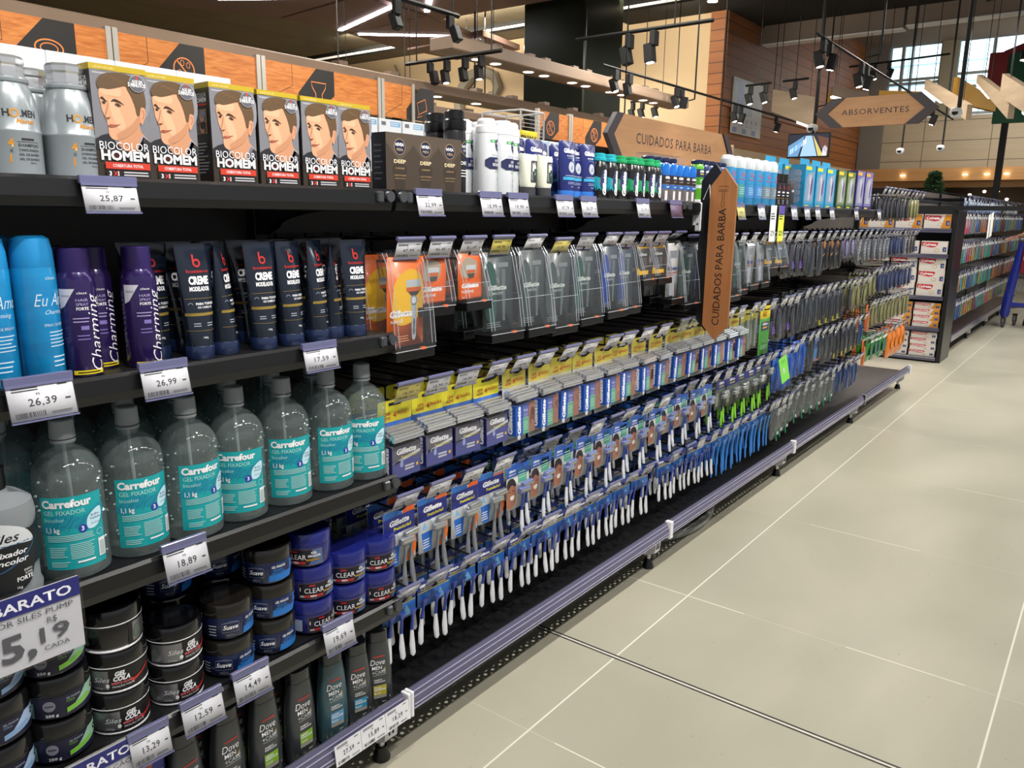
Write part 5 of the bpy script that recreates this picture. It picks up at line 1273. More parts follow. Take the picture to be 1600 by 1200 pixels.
def gel_jug():
    r = empty('gel_bottle')
    b = MB(); b.lathe([(.046, 0), (.052, .006), (.053, .014), (.05, .022), (.05, .1), (.053, .13), (.05, .148), (.035, .16), (.018, .168)], GELW, 36); b.obj('bottle', r)
    b = MB(); b.lathe([(.02, .168), (.02, .2), (0, .201)], BLACKP, 20); b.obj('cap', r)
    c = CV(); c.poly(smooth_poly([(-.06, .03), (-.02, .018), (.02, .03), (.034, .055), (.06, .06), (.06, .118), (.03, .112), (-.06, .118)]), ink('#14161a')); c.up(); c.poly(smooth_poly([(-.06, .12), (-.02, .13), (.02, .115), (.034, .092), (0, .095), (-.06, .09)]), ink('#c8ccd0')); c.line(smooth_poly([(-.06, .09), (0, .095), (.034, .092), (.012, .07), (-.03, .055)], 5, False), .0015, ink('#2a6090')); c.up()
    c.text('Siles', -.03, .1, .013, BK, w=.042, shear=.35, bold=.01); c.text('Fixador', .022, .078, .008, WT, al='R', w=.045, shear=.25, bold=.02); c.text('Incolor', .022, .066, .008, WT, al='R', w=.045, shear=.25, bold=.02)
    c.text('EFEITO', .026, .05, .003, WT, al='R'); c.text('SUPER', .026, .045, .003, WT, al='R'); c.text('FORTE', .026, .037, .0062, WT, al='R', w=.024, bold=.02); c.text('1kg', .008, .026, .004, WT, al='R')
    b = MB(); b.decal(c, wrap(lambda v: .0538), .005); b.obj('label', r, smooth='keep')
    return r
BUILD['gel_jug'] = gel_jug
T = .7205
place('gel_jug', (-1.262, .398, T), 'cloudy gel bottle with a black label, at the left edge beside the turquoise ones', 'bottle')
for i, (x, y, a) in enumerate(((-1.272, .508, -.34), (-1.276, .612, -.08), (-1.27, .712, .06), (-1.276, .812, -.46), (-1.276, .918, -.28), (-1.276, 1.028, -.15), (-1.27, 1.120, -.55))):
    place('gel_bottle', (x, y, T), 'clear gel bottle with a turquoise label, %s of the seven in front' % nth(i, 7), 'bottle', 'clear gel bottles', rz=PI / 2 + a)
for i in range(7): place('gel_bottle', (-1.382, .45 + i * .104, T), 'clear gel bottle in the rear row, %s of seven' % nth(i, 7), 'bottle', 'clear gel bottles', rz=PI / 2 + 2.4)
for i in range(6): place('gel_bottle', (-1.49, .50 + i * .104, T), 'clear gel bottle in the third row from the front, %s of six' % nth(i, 6), 'bottle', 'clear gel bottles', rz=PI / 2 + 2.6)

# ---- fourth shelf: round jars in stacks
def jar(kind):
    r = empty('gel_jar')
    lidc, bodyc = {'pale': ('#0d0d10', '#101014'), 'green': ('#0d0d10', '#101014'), 'silesred': ('#0b0b0d', '#0e0d0f'), 'suave': ('#1a1713', '#141e42'), 'clear': ('#1c2370', '#1c2468')}[kind]
    bodym = mat('jar_body_' + kind, bodyc, .25, coat=.5); lidm = mat('jar_lid_' + kind, lidc, .18, coat=.6)
    pr = [(.034, 0), (.043, .004), (.0465, .012), (.0475, .03), (.0475, .046), (.046, .050)]
    b = MB(); b.lathe(pr, bodym, 36); b.obj('jar', r)
    b = MB()
    if kind == 'silesred': b.lathe([(.0480, .0475), (.0488, .049), (.0480, .0505)], WHITEP, 36); b.lathe([(.0455, .001), (.0465, .003), (.0455, .005)], WHITEP, 36)
    b.lathe([(.0470, .0485), (.0485, .050), (.0480, .068), (.046, .0735), (.043, .0745), (.036, .0738), (.0, .0738)], lidm, 36); b.obj('lid', r)
    c = CV()
    if kind in ('pale', 'green'):
        g = {'pale': '#7fa0c8', 'green': '#76b83c'}[kind]; c.rect(-.07, .008, .07, .044, ink('#171730')); c.up(); c.poly([(.0, .012), (.07, .026), (.07, .044), (.034, .044), (.02, .030)], ink({'pale': '#9fb8d8', 'green': '#8fb8a0'}[kind])); c.up()
        c.poly([(.0, .012), (.03, .02), (.045, .024), (.036, .029), (.0, .021)], ink(g)); c.disc(-.024, .030, .009, ink('#7c7c88')); c.up(); c.rect(-.03, .029, -.018, .031, ink('#2a2a38')); c.disc(.052, .033, .0048, BK); c.up(); c.disc(.052, .033, .0018, WT)
        c.text('250 g', -.030, .0115, .0045, WT, w=.018, bold=.02); c.text('GEL FIXADOR', .0, .036, .003, ink('#b0b8c8'), w=.022); c.text('COLA', .0, .031, .0035, ink(g), w=.012); c.rect(-.06, .010, -.047, .036, ink({'pale': '#8ca8c8', 'green': '#6f9a88'}[kind]))
    elif kind == 'silesred':
        c.rect(-.07, .008, .07, .0455, ink('#111013')); c.rect(-.062, .010, -.006, .044, mat('foil', '#8d8d92', .3, .75)); c.up(); c.poly(smooth_poly([(-.052, .012), (-.046, .024), (-.052, .038), (-.06, .03), (-.06, .018)]), ink('#5d6a60'))
        c.text('Siles', -.030, .024, .0085, ink('#d8d8dc'), w=.026, shear=.3); c.text('GEL', .004, .0335, .0075, WT, bold=.05, shear=.25, w=.017); c.text('COLA', .001, .0245, .0075, WT, bold=.05, shear=.25, w=.026)
        c.poly([(.028, .013), (.06, .028), (.066, .036), (.05, .026), (.03, .020)], ink('#c02a24')); c.up(); c.text('EFEITO GLUED', -.002, .0185, .0038, ink('#e06a72'), w=.034, bold=.03); c.text('FIXAÇÃO FORTE', -.001, .0125, .0034, WT, w=.034); c.disc(-.008, .017, .003, WT, .004); c.text('250g', -.03, .0115, .0035, ink('#c0c0c6'), w=.014)
    elif kind == 'suave':
        c.poly([(.002, .009), (.05, .009), (.058, .03), (.056, .044), (.02, .044), (.006, .036)], ink('#1d6fbe')); c.up(); c.poly([(.004, .023), (.05, .025), (.05, .0435), (.006, .0435)], ink('#14204c')); c.up()
        c.line([(-.036, .020), (-.036, .038), (-.006, .038), (-.006, .020)], .0006, ink('#8a94b0'), closed=True); c.line(smooth_poly([(-.036, .037), (-.02, .0405), (-.006, .037)], 4, False), .0006, ink('#8a94b0')); c.text('Suave', -.021, .0255, .0085, WT, al='C', w=.027, shear=.25, bold=.02); c.text('MEN', -.021, .0105, .0062, ink('#5d606c'), al='C', w=.015, bold=.02)
        c.text('GEL FIXADOR', .009, .036, .0045, WT, w=.028, bold=.02, shear=.2); c.text('FIXAÇÃO', .012, .029, .004, ink('#2f8fe0'), w=.02); c.text('MEGA FORTE', .009, .0235, .004, ink('#2f8fe0'), w=.028); c.lines(-.062, -.046, .012, .036, 4, ink('#b0b4c0'), .35)
    else:
        br = ink('#8a5a38'); c.rrect(-.034, .008, .052, .043, .003, br); c.up(); c.rrect(-.0332, .0088, .0512, .0422, .0026, ink('#121222')); c.up()
        c.poly([(.022, .009), (.051, .009), (.051, .042), (.03, .042), (.036, .03)], ink('#4a6490')); c.up(); c.text('CLEAR', -.022, .0215, .0105, WT, w=.040, bold=-.002); c.rect(-.022, .0115, .016, .0175, ink('#b02a2c')); c.rect(-.012, .036, .0, .0395, ink('#b02a2c')); c.up(); c.text('MEN', -.004, .0122, .0045, WT, al='C', w=.012, bold=.02)
        c.text('GEL', .028, .033, .0048, WT, w=.012, bold=.03); c.text('FIXADOR', .022, .026, .0048, WT, w=.026, bold=.03); c.rect(.018, .018, .044, .0225, ink('#9a7430')); c.rect(-.031, .026, -.0295, .034, WT); c.lines(-.031, -.022, .012, .017, 2, WT, .5); c.rrect(-.062, .012, -.046, .038, .002, ink('#9aa4bc'))
    b = MB(); b.decal(c, wrap(lambda v: .0478 if v > .02 else .0478 - (.02 - v) * .08), .006); b.obj('label', r, smooth='keep')
    return r
for k in ('pale', 'green', 'silesred', 'suave', 'clear'): BUILD['jar_' + k] = (lambda k=k: jar(k))
JH = .0752
lev = ['bottom', 'second', 'third', 'topmost']
def stack(kind, x, y, n, desc, rots, grp, x_j=0):
    for k in range(n):
        place('jar_' + kind, (x + (x_j if k % 2 else 0), y + (.003 if k % 2 else 0), .4245 + k * JH), '%s, %s of it' % (desc, 'bottom' if k == 0 else 'topmost' if k == n - 1 else lev[k]), 'jar', grp, rz=PI / 2 + rots[k % len(rots)])
stack('pale', -1.268, .362, 3, 'black gel jar with a pale blue print at the left edge', (0, -.1, .05), 'pale printed jars')
stack('green', -1.268, .452, 4, 'black gel jar with a bright green print', (-.12, -.12, -.15, -.1), 'green printed jars')
stack('silesred', -1.268, .549, 3, 'black jar with silver and red print, left stack', (-.3, -.6, 1.6), 'silver and red jars')
stack('silesred', -1.268, .652, 2, 'black jar with silver and red print, right stack', (-.3, -.1), 'silver and red jars')
stack('suave', -1.268, .760, 2, 'dark blue jar with a black lid, left stack', (-.3, .0), 'dark blue jars with black lids')
stack('suave', -1.268, .858, 3, 'dark blue jar with a black lid, right stack', (-.32, -.6, -.62), 'dark blue jars with black lids')
stack('clear', -1.268, .957, 3, 'royal blue jar, left stack', (-.05, -.45, -1.1), 'royal blue jars')
stack('clear', -1.268, 1.050, 2, 'royal blue jar, middle stack', (-.6, -.62), 'royal blue jars')
stack('clear', -1.262, 1.133, 2, 'royal blue jar, right stack', (-.3, -.48), 'royal blue jars')
stack('suave', -1.37, .70, 3, 'dark blue jar with a black lid, rear stack', (0, .2, .1), 'dark blue jars with black lids')
stack('suave', -1.37, .81, 3, 'dark blue jar with a black lid, second rear stack', (.3, .1, 0), 'dark blue jars with black lids')
stack('clear', -1.368, .93, 3, 'royal blue jar, left rear stack', (0, .2, .1), 'royal blue jars')
stack('clear', -1.368, 1.04, 3, 'royal blue jar, right rear stack', (.3, .1, 0), 'royal blue jars')
stack('silesred', -1.37, .60, 2, 'black jar with silver and red print, rear stack', (.3, 1), 'silver and red jars')

# ---- base shelf: shampoo bottles
def shampoo(kind):
    r = empty('shampoo_bottle')
    accent = {'lime': '#7ea82c', 'orange': '#b05a34', 'sky': '#5c94b8', 'teal': '#2f86a8', 'yellow': '#b0a42c'}[kind]
    bc = {'sky': '#35525a'}.get(kind, '#34383b'); bm = mat('shampoo_body_' + kind, bc, .32, coat=.4)
    prof = [(0, .0315, .018), (.004, .0345, .0205), (.05, .0355, .0215), (.11, .034, .0205), (.165, .0285, .0185), (.186, .0255, .0175)]
    sp = lambda w_, d_, z, p=.75: [Vector((w_ * math.copysign(abs(math.cos(a)) ** p, math.cos(a)), d_ * math.copysign(abs(math.sin(a)) ** p, math.sin(a)), z)) for a in [2 * PI * k / 32 for k in range(32)]]
    b = MB(); b.loft([sp(w_, d_, z) for z, w_, d_ in prof], bm); b.obj('bottle', r)
    b = MB(); R = [sp(.0254, .0173, .187), sp(.0250, .0170, .212)]
    top = [Vector((p.x * .96, p.y * .9, p.z + .004 + (p.y) * .45)) for p in sp(.0242, .0162, .214)]
    R.append(top); R.append([Vector((p.x * .5, p.y * .5, p.z * .5 + (.222) * .5)) for p in top]); b.loft(R, mat('shampoo_cap', '#2c3033' if kind != 'sky' else '#3d5a60', .25, coat=.5)); b.obj('cap', r)
    c = CV(); c.poly([(-.016, .1475), (.014, .1475), (.0135, .152), (-.0155, .151)], ink('#a03a34')); c.text('Dove', -.004, .128, .0145, WT, al='C', w=.036, shear=.2); c.text('MEN', -.018, .116, .0088, WT, w=.024, bold=.01); c.text('+CARE', -.018, .104, .0088, ink('#b0b4b4'), w=.034, bold=.01); c.poly([(.008, .114), (.016, .120), (.014, .114)], ink('#b09a50')); c.poly([(.004, .110), (.016, .114), (.012, .109)], WT)
    c.rect(-.017, .1005, .016, .101, WT); c.text('SHAMPOO', -.014, .086, .0036, WT, w=.02, bold=.02); c.text('FORTIFICANTE', -.014, .0805, .0036, WT, w=.027, bold=.02)
    c.rect(-.016, .047, .016, .073, ink(accent)); c.rect(-.016, .0385, .016, .0468, ink('#9a958a')); c.up(); c.text({'lime': 'LIMPEZA', 'orange': 'FORÇA', 'sky': 'ALÍVIO', 'teal': 'ALÍVIO', 'yellow': 'FORÇA'}[kind], -.014, .065, .0042, WT, w=.018, bold=.02); c.text({'lime': 'REFRESCANTE', 'orange': 'RESISTENTE', 'sky': 'REFRESCANTE', 'teal': 'REFRESCANTE', 'yellow': 'RESISTENTE'}[kind], -.014, .0592, .0042, WT, w=.028, bold=.02)
    c.lines(-.014, .004, .049, .055, 2, WT, .3); c.text('400ml', .004, .026, .0034, WT, w=.01); c.rect(.0245, .034, .0255, .04, WT)
    def f(u, v, o):
        for (z0, w0, d0), (z1, w1, d1) in zip(prof, prof[1:]):
            if z0 <= v <= z1: t = (v - z0) / (z1 - z0); w_, d_ = w0 + (w1 - w0) * t, d0 + (d1 - d0) * t; break
        q = min(.98, abs(u) / w_); s = math.sqrt(max(0, 1 - q ** (2 / .75))) ** .75
        return Vector((u, -d_ * s - o - .0004, v))
    b = MB(); b.decal(c, f, .004); b.obj('label', r, smooth='keep')
    return r
for k in ('lime', 'orange', 'sky', 'teal', 'yellow'): BUILD['sh_' + k] = (lambda k=k: shampoo(k))
T = .1425
for i, (x, y, k, a, s) in enumerate(((-1.253, .647, 'orange', .1, 1.0), (-1.253, .733, 'orange', .05, 1.0), (-1.253, .818, 'lime', .0, 1.0), (-1.253, .905, 'lime', .0, 1.0), (-1.253, .992, 'sky', -.15, 1.0), (-1.253, 1.064, 'teal', -.3, .93), (-1.253, 1.128, 'yellow', -.5, .95))):
    place('sh_' + k, (x, y, T), 'dark grey shampoo bottle with %s patch, %s of seven' % ({'orange': 'an orange', 'lime': 'a lime', 'sky': 'a light blue', 'teal': 'a teal', 'yellow': 'a yellow'}[k], nth(i, 7)), 'bottle', 'grey shampoo bottles', rz=PI / 2 + a, s=s)
for i, (y, k) in enumerate(((.60, 'orange'), (.69, 'orange'), (.78, 'lime'), (.87, 'lime'), (.95, 'sky'), (1.03, 'teal'), (1.10, 'teal'))):
    place('sh_' + k, (-1.31, y, T), 'dark grey shampoo bottle in the rear row, %s of seven' % nth(i, 7), 'bottle', 'grey shampoo bottles')
b = MB(); b.box(-.055, .055, 0, .05, 0, .2, mat('carton_navy_gloss', '#1c2a78', .3, coat=.3), .002)
c = CV(); c.rect(-.05, .13, .05, .16, ink('#d8d8e0')); c.up(); c.text('GEL', 0, .137, .014, ink('#1c2a78'), al='C', bold=.03); c.disc(.02, .18, .012, ink('#b0602c'))
b.decal(c, flat(0)); o = b.obj('carton', smooth='keep'); o.location = (-1.25, .555, T); o.rotation_euler = (0, 0, PI / 2); tag(o, 'royal blue carton on the base shelf left of the grey shampoos', 'carton')
# ------------------------------------------------------------------ hook rows
@builder('hook')
def _(price='', col='w', tilt=26, wide=True, L=.455):
    """wire hook with a swinging ticket; origin at the back bar, ticket top at height 0"""
    r = empty('peg_hook')
    b = MB(); b.tube([(0, 0, -.052), (0, -L + .045, -.052), (0, -L + .022, -.047), (0, -L + .010, -.036)], .003, DARKW, 5)
    b.tube([(0, 0, -.012), (0, -L + .01, -.006), (0, -L - .004, -.004)], .0022, DARKW, 5)
    b.box(-.012, .012, -.006, .004, -.065, 0, DARKW)
    b.obj('wire', r)
    w, h = (.078 if wide else .060), .041
    T = Matrix.Translation((0, -L - .004, 0)) @ Matrix.Rotation(tilt * D2R, 4, 'X')
    b = MB(); b.tube([(-w / 2 - .002, -L - .004, 0), (w / 2 + .002, -L - .004, 0)], .0042, CLIPM, 8)
    b.box(-w / 2, w / 2, -.0016, -.0010, -h - .006, -.002, CLEAR, mtx=T); b.box(-w / 2, w / 2, -.002, .001, -.007, -.002, CLIPM, mtx=T); b.box(-w / 2, w / 2, -.002, .0008, -h - .0065, -h - .005, CLIPM, mtx=T)
    hd = b.obj('ticket_holder', r)
    if price:
        b = MB(); b.box(-w / 2 + .002, w / 2 - .002, -.0008, 0, -h - .005, -.007, CARDY if col == 'y' else CARD, mtx=T)
        c = CV(); ticket(c, w, h - .008, price)
        b.decal(c, lambda u, v, o: T @ Vector((u, -.0008 - o, v - .010))); b.obj('card', hd, smooth='keep')
    return r

def razor(b, x, y, z, L, mh, mn, mg, rot=0, head=True, hw=.019, tipw=.006, s=1):
    """a disposable razor hanging head up; z is the head centre"""
    T = Matrix.Translation((x, y, z)) @ Matrix.Rotation(rot, 4, 'Y')
    if head:
        b.box(-hw, hw, -.007, .007, -.008, .008, mh, .002, mtx=T); b.box(-hw + .002, hw - .002, -.0085, -.0068, -.003, .0045, mat('blade_steel', '#c8ccd2', .12, 1), mtx=T)
    R = []
    for t, w_, d_ in ((0, .012, .004), (.1, .006, .004), (.2, .0035, .0035), (.45, .0042, .004), (.75, tipw, .0045), (.95, tipw * .95, .0042), (1, tipw * .4, .002)):
        zz = -.006 - t * L; bend = .006 * math.sin(t * PI)
        R.append([T @ Vector((w_ * math.cos(a), bend + d_ * math.sin(a), zz)) for a in [2 * PI * k / 8 for k in range(8)]])
    b.loft(R[:4], mn); b.loft(R[3:], mg)
RH = mat('razor_head_grey', '#9ea2a8', .2, .5); RG = mat('razor_handle_grey', '#8f9298', .25, .5); RB = mat('razor_blue', '#233c94', .3, coat=.3); RW = mat('razor_white_rubber', '#c9cbd0', .45)
FOIL = mat('foil_heads', '#eceef2', .2, .88)
def logo(c, x, y, h, w, al='C', m=WT, rot=0): c.text('Gillette', x, y, h, m, w=w, al=al, bold=.05, shear=.15, rot=rot)
def hangcard(b, w, z0, z1, m, y=0, r=.006, th=.0008, mside=None):
    b.prism(rr(-w / 2, z0, w / 2, z1, r), y, y + th, m, mside=mside)
def case(W, H, D, draw, cardm, slope=True, inner=True):
    """clear anti-theft case on a black base"""
    r = empty('razor_case'); z1 = .016; z0 = z1 - H
    b = MB(); P = [(-D * .3, z1), (-D * .5, z1 - .02), (-D * .85, z1 - H * .55), (-D, z0 + .03), (-D, z0 + .02), (0, z0 + .02), (0, z1)]
    A = [Vector((-W / 2, y, z)) for y, z in P]; B = [Vector((W / 2, y, z)) for y, z in P]
    b.loft([A, B], CLEARC)
    for x in (-W / 2, W / 2, -W / 2 + .012, W / 2 - .012): b.tube([(x, y, z) for y, z in P[:4]], .0009, mat('case_rim', '#a9adb6', .15, .2), 4)
    b.tube([(-W / 2, P[2][0], P[2][1]), (W / 2, P[2][0], P[2][1])], .0008, mat('case_rim', '#a9adb6'), 4); b.tube([(-W / 2, -D, z0 + .021), (W / 2, -D, z0 + .021)], .0012, mat('case_rim', '#a9adb6'), 4)
    b.obj('case', r, smooth=0)
    b = MB(); b.box(-W / 2 + .002, W / 2 - .002, -D, 0, z0, z0 + .02, BLACKP, .002); o = b.obj('base', r, smooth=0)
    b = MB(); b.box(W * .12, W * .24, -D - .001, -D + .006, z0 + .019, z0 + .024, mat('tab_orange', '#d86a3c', .4)); b.obj('release_tab', o, smooth=0)
    if inner:
        b = MB(); y0 = -D * .42; hangcard(b, W * .9, z0 + .024, z1 - .008, cardm, y0)
        c = CV(); draw(c, W * .9, z0 + .024, z1 - .008); b.decal(c, lambda u, v, o: Vector((u, y0 - o, v))); b.obj('card', r, smooth='keep')
    return r
OR_ = ink('#dd5f14'); YE = ink('#e8b414')
def d_orange(c, w, z0, z1):
    h = z1 - z0; c.poly(smooth_poly([(-w * .3, z0 + h * .3), (w * .1, z0 + h * .25), (w * .46, z0 + h * .4), (w * .46, z1 - h * .25), (w * .1, z1 - h * .14), (-w * .3, z1 - h * .3)]), YE); c.up()
    c.rect(w * .02, z1 - h * .34, w * .42, z1 - h * .26, ink('#b0b8c0')); c.rect(w * .02, z1 - h * .39, w * .42, z1 - h * .345, ink('#c85a20')); c.poly([(w * .06, z1 - h * .39), (w * .4, z1 - h * .39), (w * .3, z1 - h * .44), (w * .16, z1 - h * .44)], ink('#3a3230')); c.ring(w * .23, z1 - h * .49, w * .10, w * .035, ink('#8f969e', .2)); c.disc(w * .23, z1 - h * .49, w * .065, ink('#c8ccd2'))
    c.poly([(w * .15, z1 - h * .53), (w * .31, z1 - h * .53), (w * .29, z0 + h * .1), (w * .26, z0 + h * .06), (w * .2, z0 + h * .06), (w * .18, z0 + h * .1)], ink('#a8aeb6', .2)); c.poly([(w * .21, z0 + h * .12), (w * .26, z0 + h * .12), (w * .255, z0 + h * .3), (w * .215, z0 + h * .3)], ink('#5a626c')); c.up()
    logo(c, -w * .12, z0 + h * .34, .0135, w * .62); c.text('FUSION', -w * .40, z0 + h * .275, .005, WT, w=w * .25, bold=.02); c.text('5', -w * .13, z0 + h * .27, .009, WT, bold=.02); c.lines(-w * .4, w * .1, z0 + h * .05, z0 + h * .13, 3, ink('#f0a070'), .3)
def d_orange_s(c, w, z0, z1):
    h = z1 - z0; c.poly(smooth_poly([(-w * .3, z0 + h * .5), (w * .2, z0 + h * .5), (w * .3, z1 - h * .2), (-w * .1, z1 - h * .1), (-w * .35, z1 - h * .25)]), ink('#a89a88')); c.up(); c.rect(-w * .15, z1 - h * .36, w * .25, z1 - h * .26, ink('#c0c4c8', .2)); c.rect(-w * .12, z1 - h * .43, w * .22, z1 - h * .365, ink('#c8602c')); c.poly([(-w * .12, z1 - h * .44), (w * .22, z1 - h * .44), (w * .15, z1 - h * .54), (-w * .05, z1 - h * .54)], ink('#4a423c'))
    c.rect(-w * .42, z0 + .004, w * .46, z0 + h * .42, OR_); c.up(); logo(c, 0, z0 + h * .26, .010, w * .72); c.text('FUSION5', -w * .36, z0 + h * .15, .006, WT, w=w * .5, bold=.02); c.text('2un', -w * .36, z0 + h * .04, .006, WT)
def d_dark(k):
    def f(c, w, z0, z1):
        h = z1 - z0; g = {'g': '#1f4a42', 'b': '#24408a', 's': '#3f4a4c'}[k]; c.poly(smooth_poly([(-w * .4, z0 + h * .2), (-w * .1, z0 + h * .1), (-w * .05, z1 - h * .3), (-w * .3, z1 - h * .12), (-w * .45, z1 - h * .4)]), ink(g)); c.up()
        c.rect(w * .0, z1 - h * .2, w * .36, z1 - h * .14, ink('#767c80', .2)); c.poly([(w * .12, z1 - h * .22), (w * .26, z1 - h * .22), (w * .23, z0 + h * .12), (w * .15, z0 + h * .12)], ink('#5a6468', .2)); c.up(); logo(c, -w * .02, z0 + h * .52, .011, w * .62, m=ink('#b4bab8')); c.text('MACH3', -w * .18, z0 + h * .46, .006, ink('#a0a8a8'), w=w * .34, bold=.02); c.lines(-w * .38, w * .1, z0 + h * .04, z0 + h * .12, 3, ink('#8a9294'), .3)
    return f
def d_white(c, w, z0, z1):
    h = z1 - z0; c.rect(-w * .3, z1 - h * .28, w * .3, z1 - h * .14, ink('#8a9098', .2)); c.rect(-w * .2, z0 + .004, w * .2, z0 + h * .4, ink('#aab0b8')); c.up(); logo(c, -w * .05, z0 + h * .5, .012, w * .8, m=ink('#24387c')); c.rect(-w * .3, z0 + h * .44, w * .35, z0 + h * .46, ink('#b8402c'))
def d_small(c, w, z0, z1):
    h = z1 - z0; c.rect(-w * .45, z1 - h * .12, w * .45, z1, YE); c.rect(-w * .45, z0 + h * .1, w * .45, z0 + h * .22, YE); c.up(); logo(c, 0, z1 - h * .34, .009, w * .6, m=ink('#a8b0b0')); c.rect(-w * .3, z0 + h * .25, w * .3, z0 + h * .6, ink('#484c50')); c.rect(-w * .45, z0 + h * .1, -w * .2, z0 + h * .3, YE)
CB = lambda h, k='card': mat(k + '_' + h[1:], h, .4, coat=.3)
BUILD['case_orange'] = lambda: case(.128, .228, .058, d_orange, CB('#de6410'))
BUILD['case_orange_s'] = lambda: case(.1, .142, .05, d_orange_s, CB('#dd5f14'))
BUILD['case_g'] = lambda: case(.128, .228, .06, d_dark('g'), CB('#2b3436'))
BUILD['case_s'] = lambda: case(.128, .228, .06, d_dark('s'), CB('#343a3c'))
BUILD['case_b'] = lambda: case(.118, .22, .055, d_dark('b'), CB('#2c3644'))
BUILD['case_white'] = lambda: case(.112, .215, .05, d_white, CB('#b8b6b4'))
BUILD['case_small'] = lambda: case(.1, .14, .05, d_small, CB('#22272a'))
BUILD['case_green'] = lambda: case(.118, .215, .05, d_dark('g'), CB('#3c5a50'))
BUILD['case_clear'] = lambda: case(.11, .2, .05, d_white, CB('#7e8486'))

def foil_pack(kind):
    r = empty('razor_pack'); z1 = .018
    if kind == 'grey':
        H, W, cardm = .190, .105, CB('#1f56a8')
    else: H, W, cardm = .205, .105, CB('#9fa3a6')
    z0 = z1 - H
    b = MB(); hangcard(b, W, z0, z1, cardm)
    c = CV(); ye = ink('#c9bf2a') if kind == 'grey' else ink('#a89c38')
    c.rrect(-W / 2, z1 - .050, W / 2, z1, .006, ye); c.up(); c.text('LEVE', -.035, z1 - .034, .0065, ink('#a03018'), w=.02, bold=.03); c.text('4', -.006, z1 - .042, .013, ink('#b03a18'), bold=.04); c.text('PAGUE 3', .006, z1 - .037, .0075, ink('#b04a20'), w=.038, bold=.03); c.text('ALEVE', -.04, z1 - .044, .0065, ink('#a03018'), w=.026, bold=.03)
    c.rrect(-.02, z1 - .013, .02, z1 - .006, .003, mat('hole_dark', '#050505')) 
    if kind == 'grey': c.text('4', .036, z0 + .008, .012, WT, bold=.03); c.text('L', .045, z0 + .010, .009, WT)
    else: c.ring(-.042, z0 + .010, .004, .0012, BK); c.lines(-.035, .02, z0 + .006, z0 + .014, 2, ink('#5a5c60'), .4)
    b.decal(c, flat(0)); b.obj('card', r, smooth='keep')
    # sleeve box in front
    zb0, zb1 = (z0 + .020, z1 - .096) if kind == 'grey' else (z0 + .030, z1 - .092)
    b = MB(); b.box(-.044, .044, -.036, -.001, zb0, zb1, CB('#57555f' if kind == 'grey' else '#4c5590'), .002)
    c = CV(); y = -.036
    if kind == 'grey':
        c.rect(-.044, zb0, .044, zb0 + .04, ink('#4a4c84')); c.poly([(-.044, zb0 + .030), (.044, zb0 + .048), (.044, zb0 + .055), (-.044, zb0 + .037)], ink('#b4b6bc')); c.up(); logo(c, .0, zb1 - .020, .0125, .062, m=ink('#c8c8cc')); c.text('Prestobarba 3', .008, zb1 - .031, .0055, ink('#b8b03a'), al='C', w=.048, bold=.02)
        c.poly(smooth_poly([(-.02, zb0 + .028), (-.015, zb0 + .045), (-.01, zb0 + .028), (-.015, zb0 + .022)]), ink('#8a94b8')); c.lines(-.005, .025, zb0 + .012, zb0 + .026, 2, ink('#b4b6bc'), .6); c.disc(.034, zb0 + .02, .004, ink('#c8a030'))
    else:
        c.rect(-.012, zb0, .016, zb0 + .045, ink('#5f9a84')); c.rect(.016, zb0, .044, zb1, ink('#8c6458')); c.poly(smooth_poly([(.02, zb0 + .02), (.03, zb0 + .035), (.042, zb0 + .03), (.044, zb0 + .06), (.028, zb0 + .065)]), ink('#a87a6a')); c.rect(-.044, zb0, -.012, zb1, ink('#1f50a8')); c.up(); c.text('Body', -.006, zb1 - .022, .007, ink('#b4b8d0'), w=.018, bold=.02); c.lines(-.008, .012, zb1 - .04, zb1 - .026, 3, ink('#a4a8cc'), .35); c.lines(-.008, .012, zb0 + .01, zb0 + .035, 4, ink('#a8ccb8'), .3)
        logo(c, -.022, zb0 + .004, .013, zb1 - zb0 - .008, al='L', rot=90)
        c.disc(-.03, zb0 - .004, .007, ink('#c0c4cc'))
    b.decal(c, lambda u, v, o: Vector((u, y - o, v)))
    c = CV(); c.rect(0, zb0 + .001, .035, zb1 - .001, ink('#1d2060' if kind == 'grey' else '#1f50a8')); c.up(); logo(c, .024, zb0 + .004, .013, zb1 - zb0 - .008, al='L', rot=90)
    b.decal(c, lambda u, v, o: Vector((-.044 - o, -.001 - u, v)))
    b.obj('sleeve', r, smooth='keep')
    b = MB(); zc = zb1 + .008
    for k in range(4):
        y = -.006 - k * .011
        b.box(-.046, .044, y - .0042, y + .0042, zc + .010 - k * .003, zc + .030 - k * .004, FOIL, .003)
        b.tube([(-.047, y - .004, zc + .028 - k * .004), (.046, y - .004, zc + .028 - k * .004)], .0042, FOIL, 6); b.tube([(-.047, y - .005, zc + .016 - k * .003), (.046, y - .005, zc + .016 - k * .003)], .0034, FOIL, 6)
    for k in range(6): b.tube([(-.036 + k * .014, -.008, zc + .012), (-.036 + k * .014, -.02, zb1 - .004)], .004, mat('neck_dark', '#50545c' if kind == 'grey' else '#3a4a90', .3), 6)
    b.obj('razor_heads', r)
    b = MB()
    b.loft([[Vector((x * q, y_, z)) for x, y_ in ((-.05, -.001), (.05, -.001), (.048, -.042), (-.048, -.042))] for z, q in ((zb1 - .002, .96), (zb1 + .012, 1), (zb1 + .034, .98), (zb1 + .042, .85))], CLEAR); b.obj('bubble', r, smooth=0)
    return r
BUILD['pack_grey'] = lambda: foil_pack('grey'); BUILD['pack_body'] = lambda: foil_pack('body')

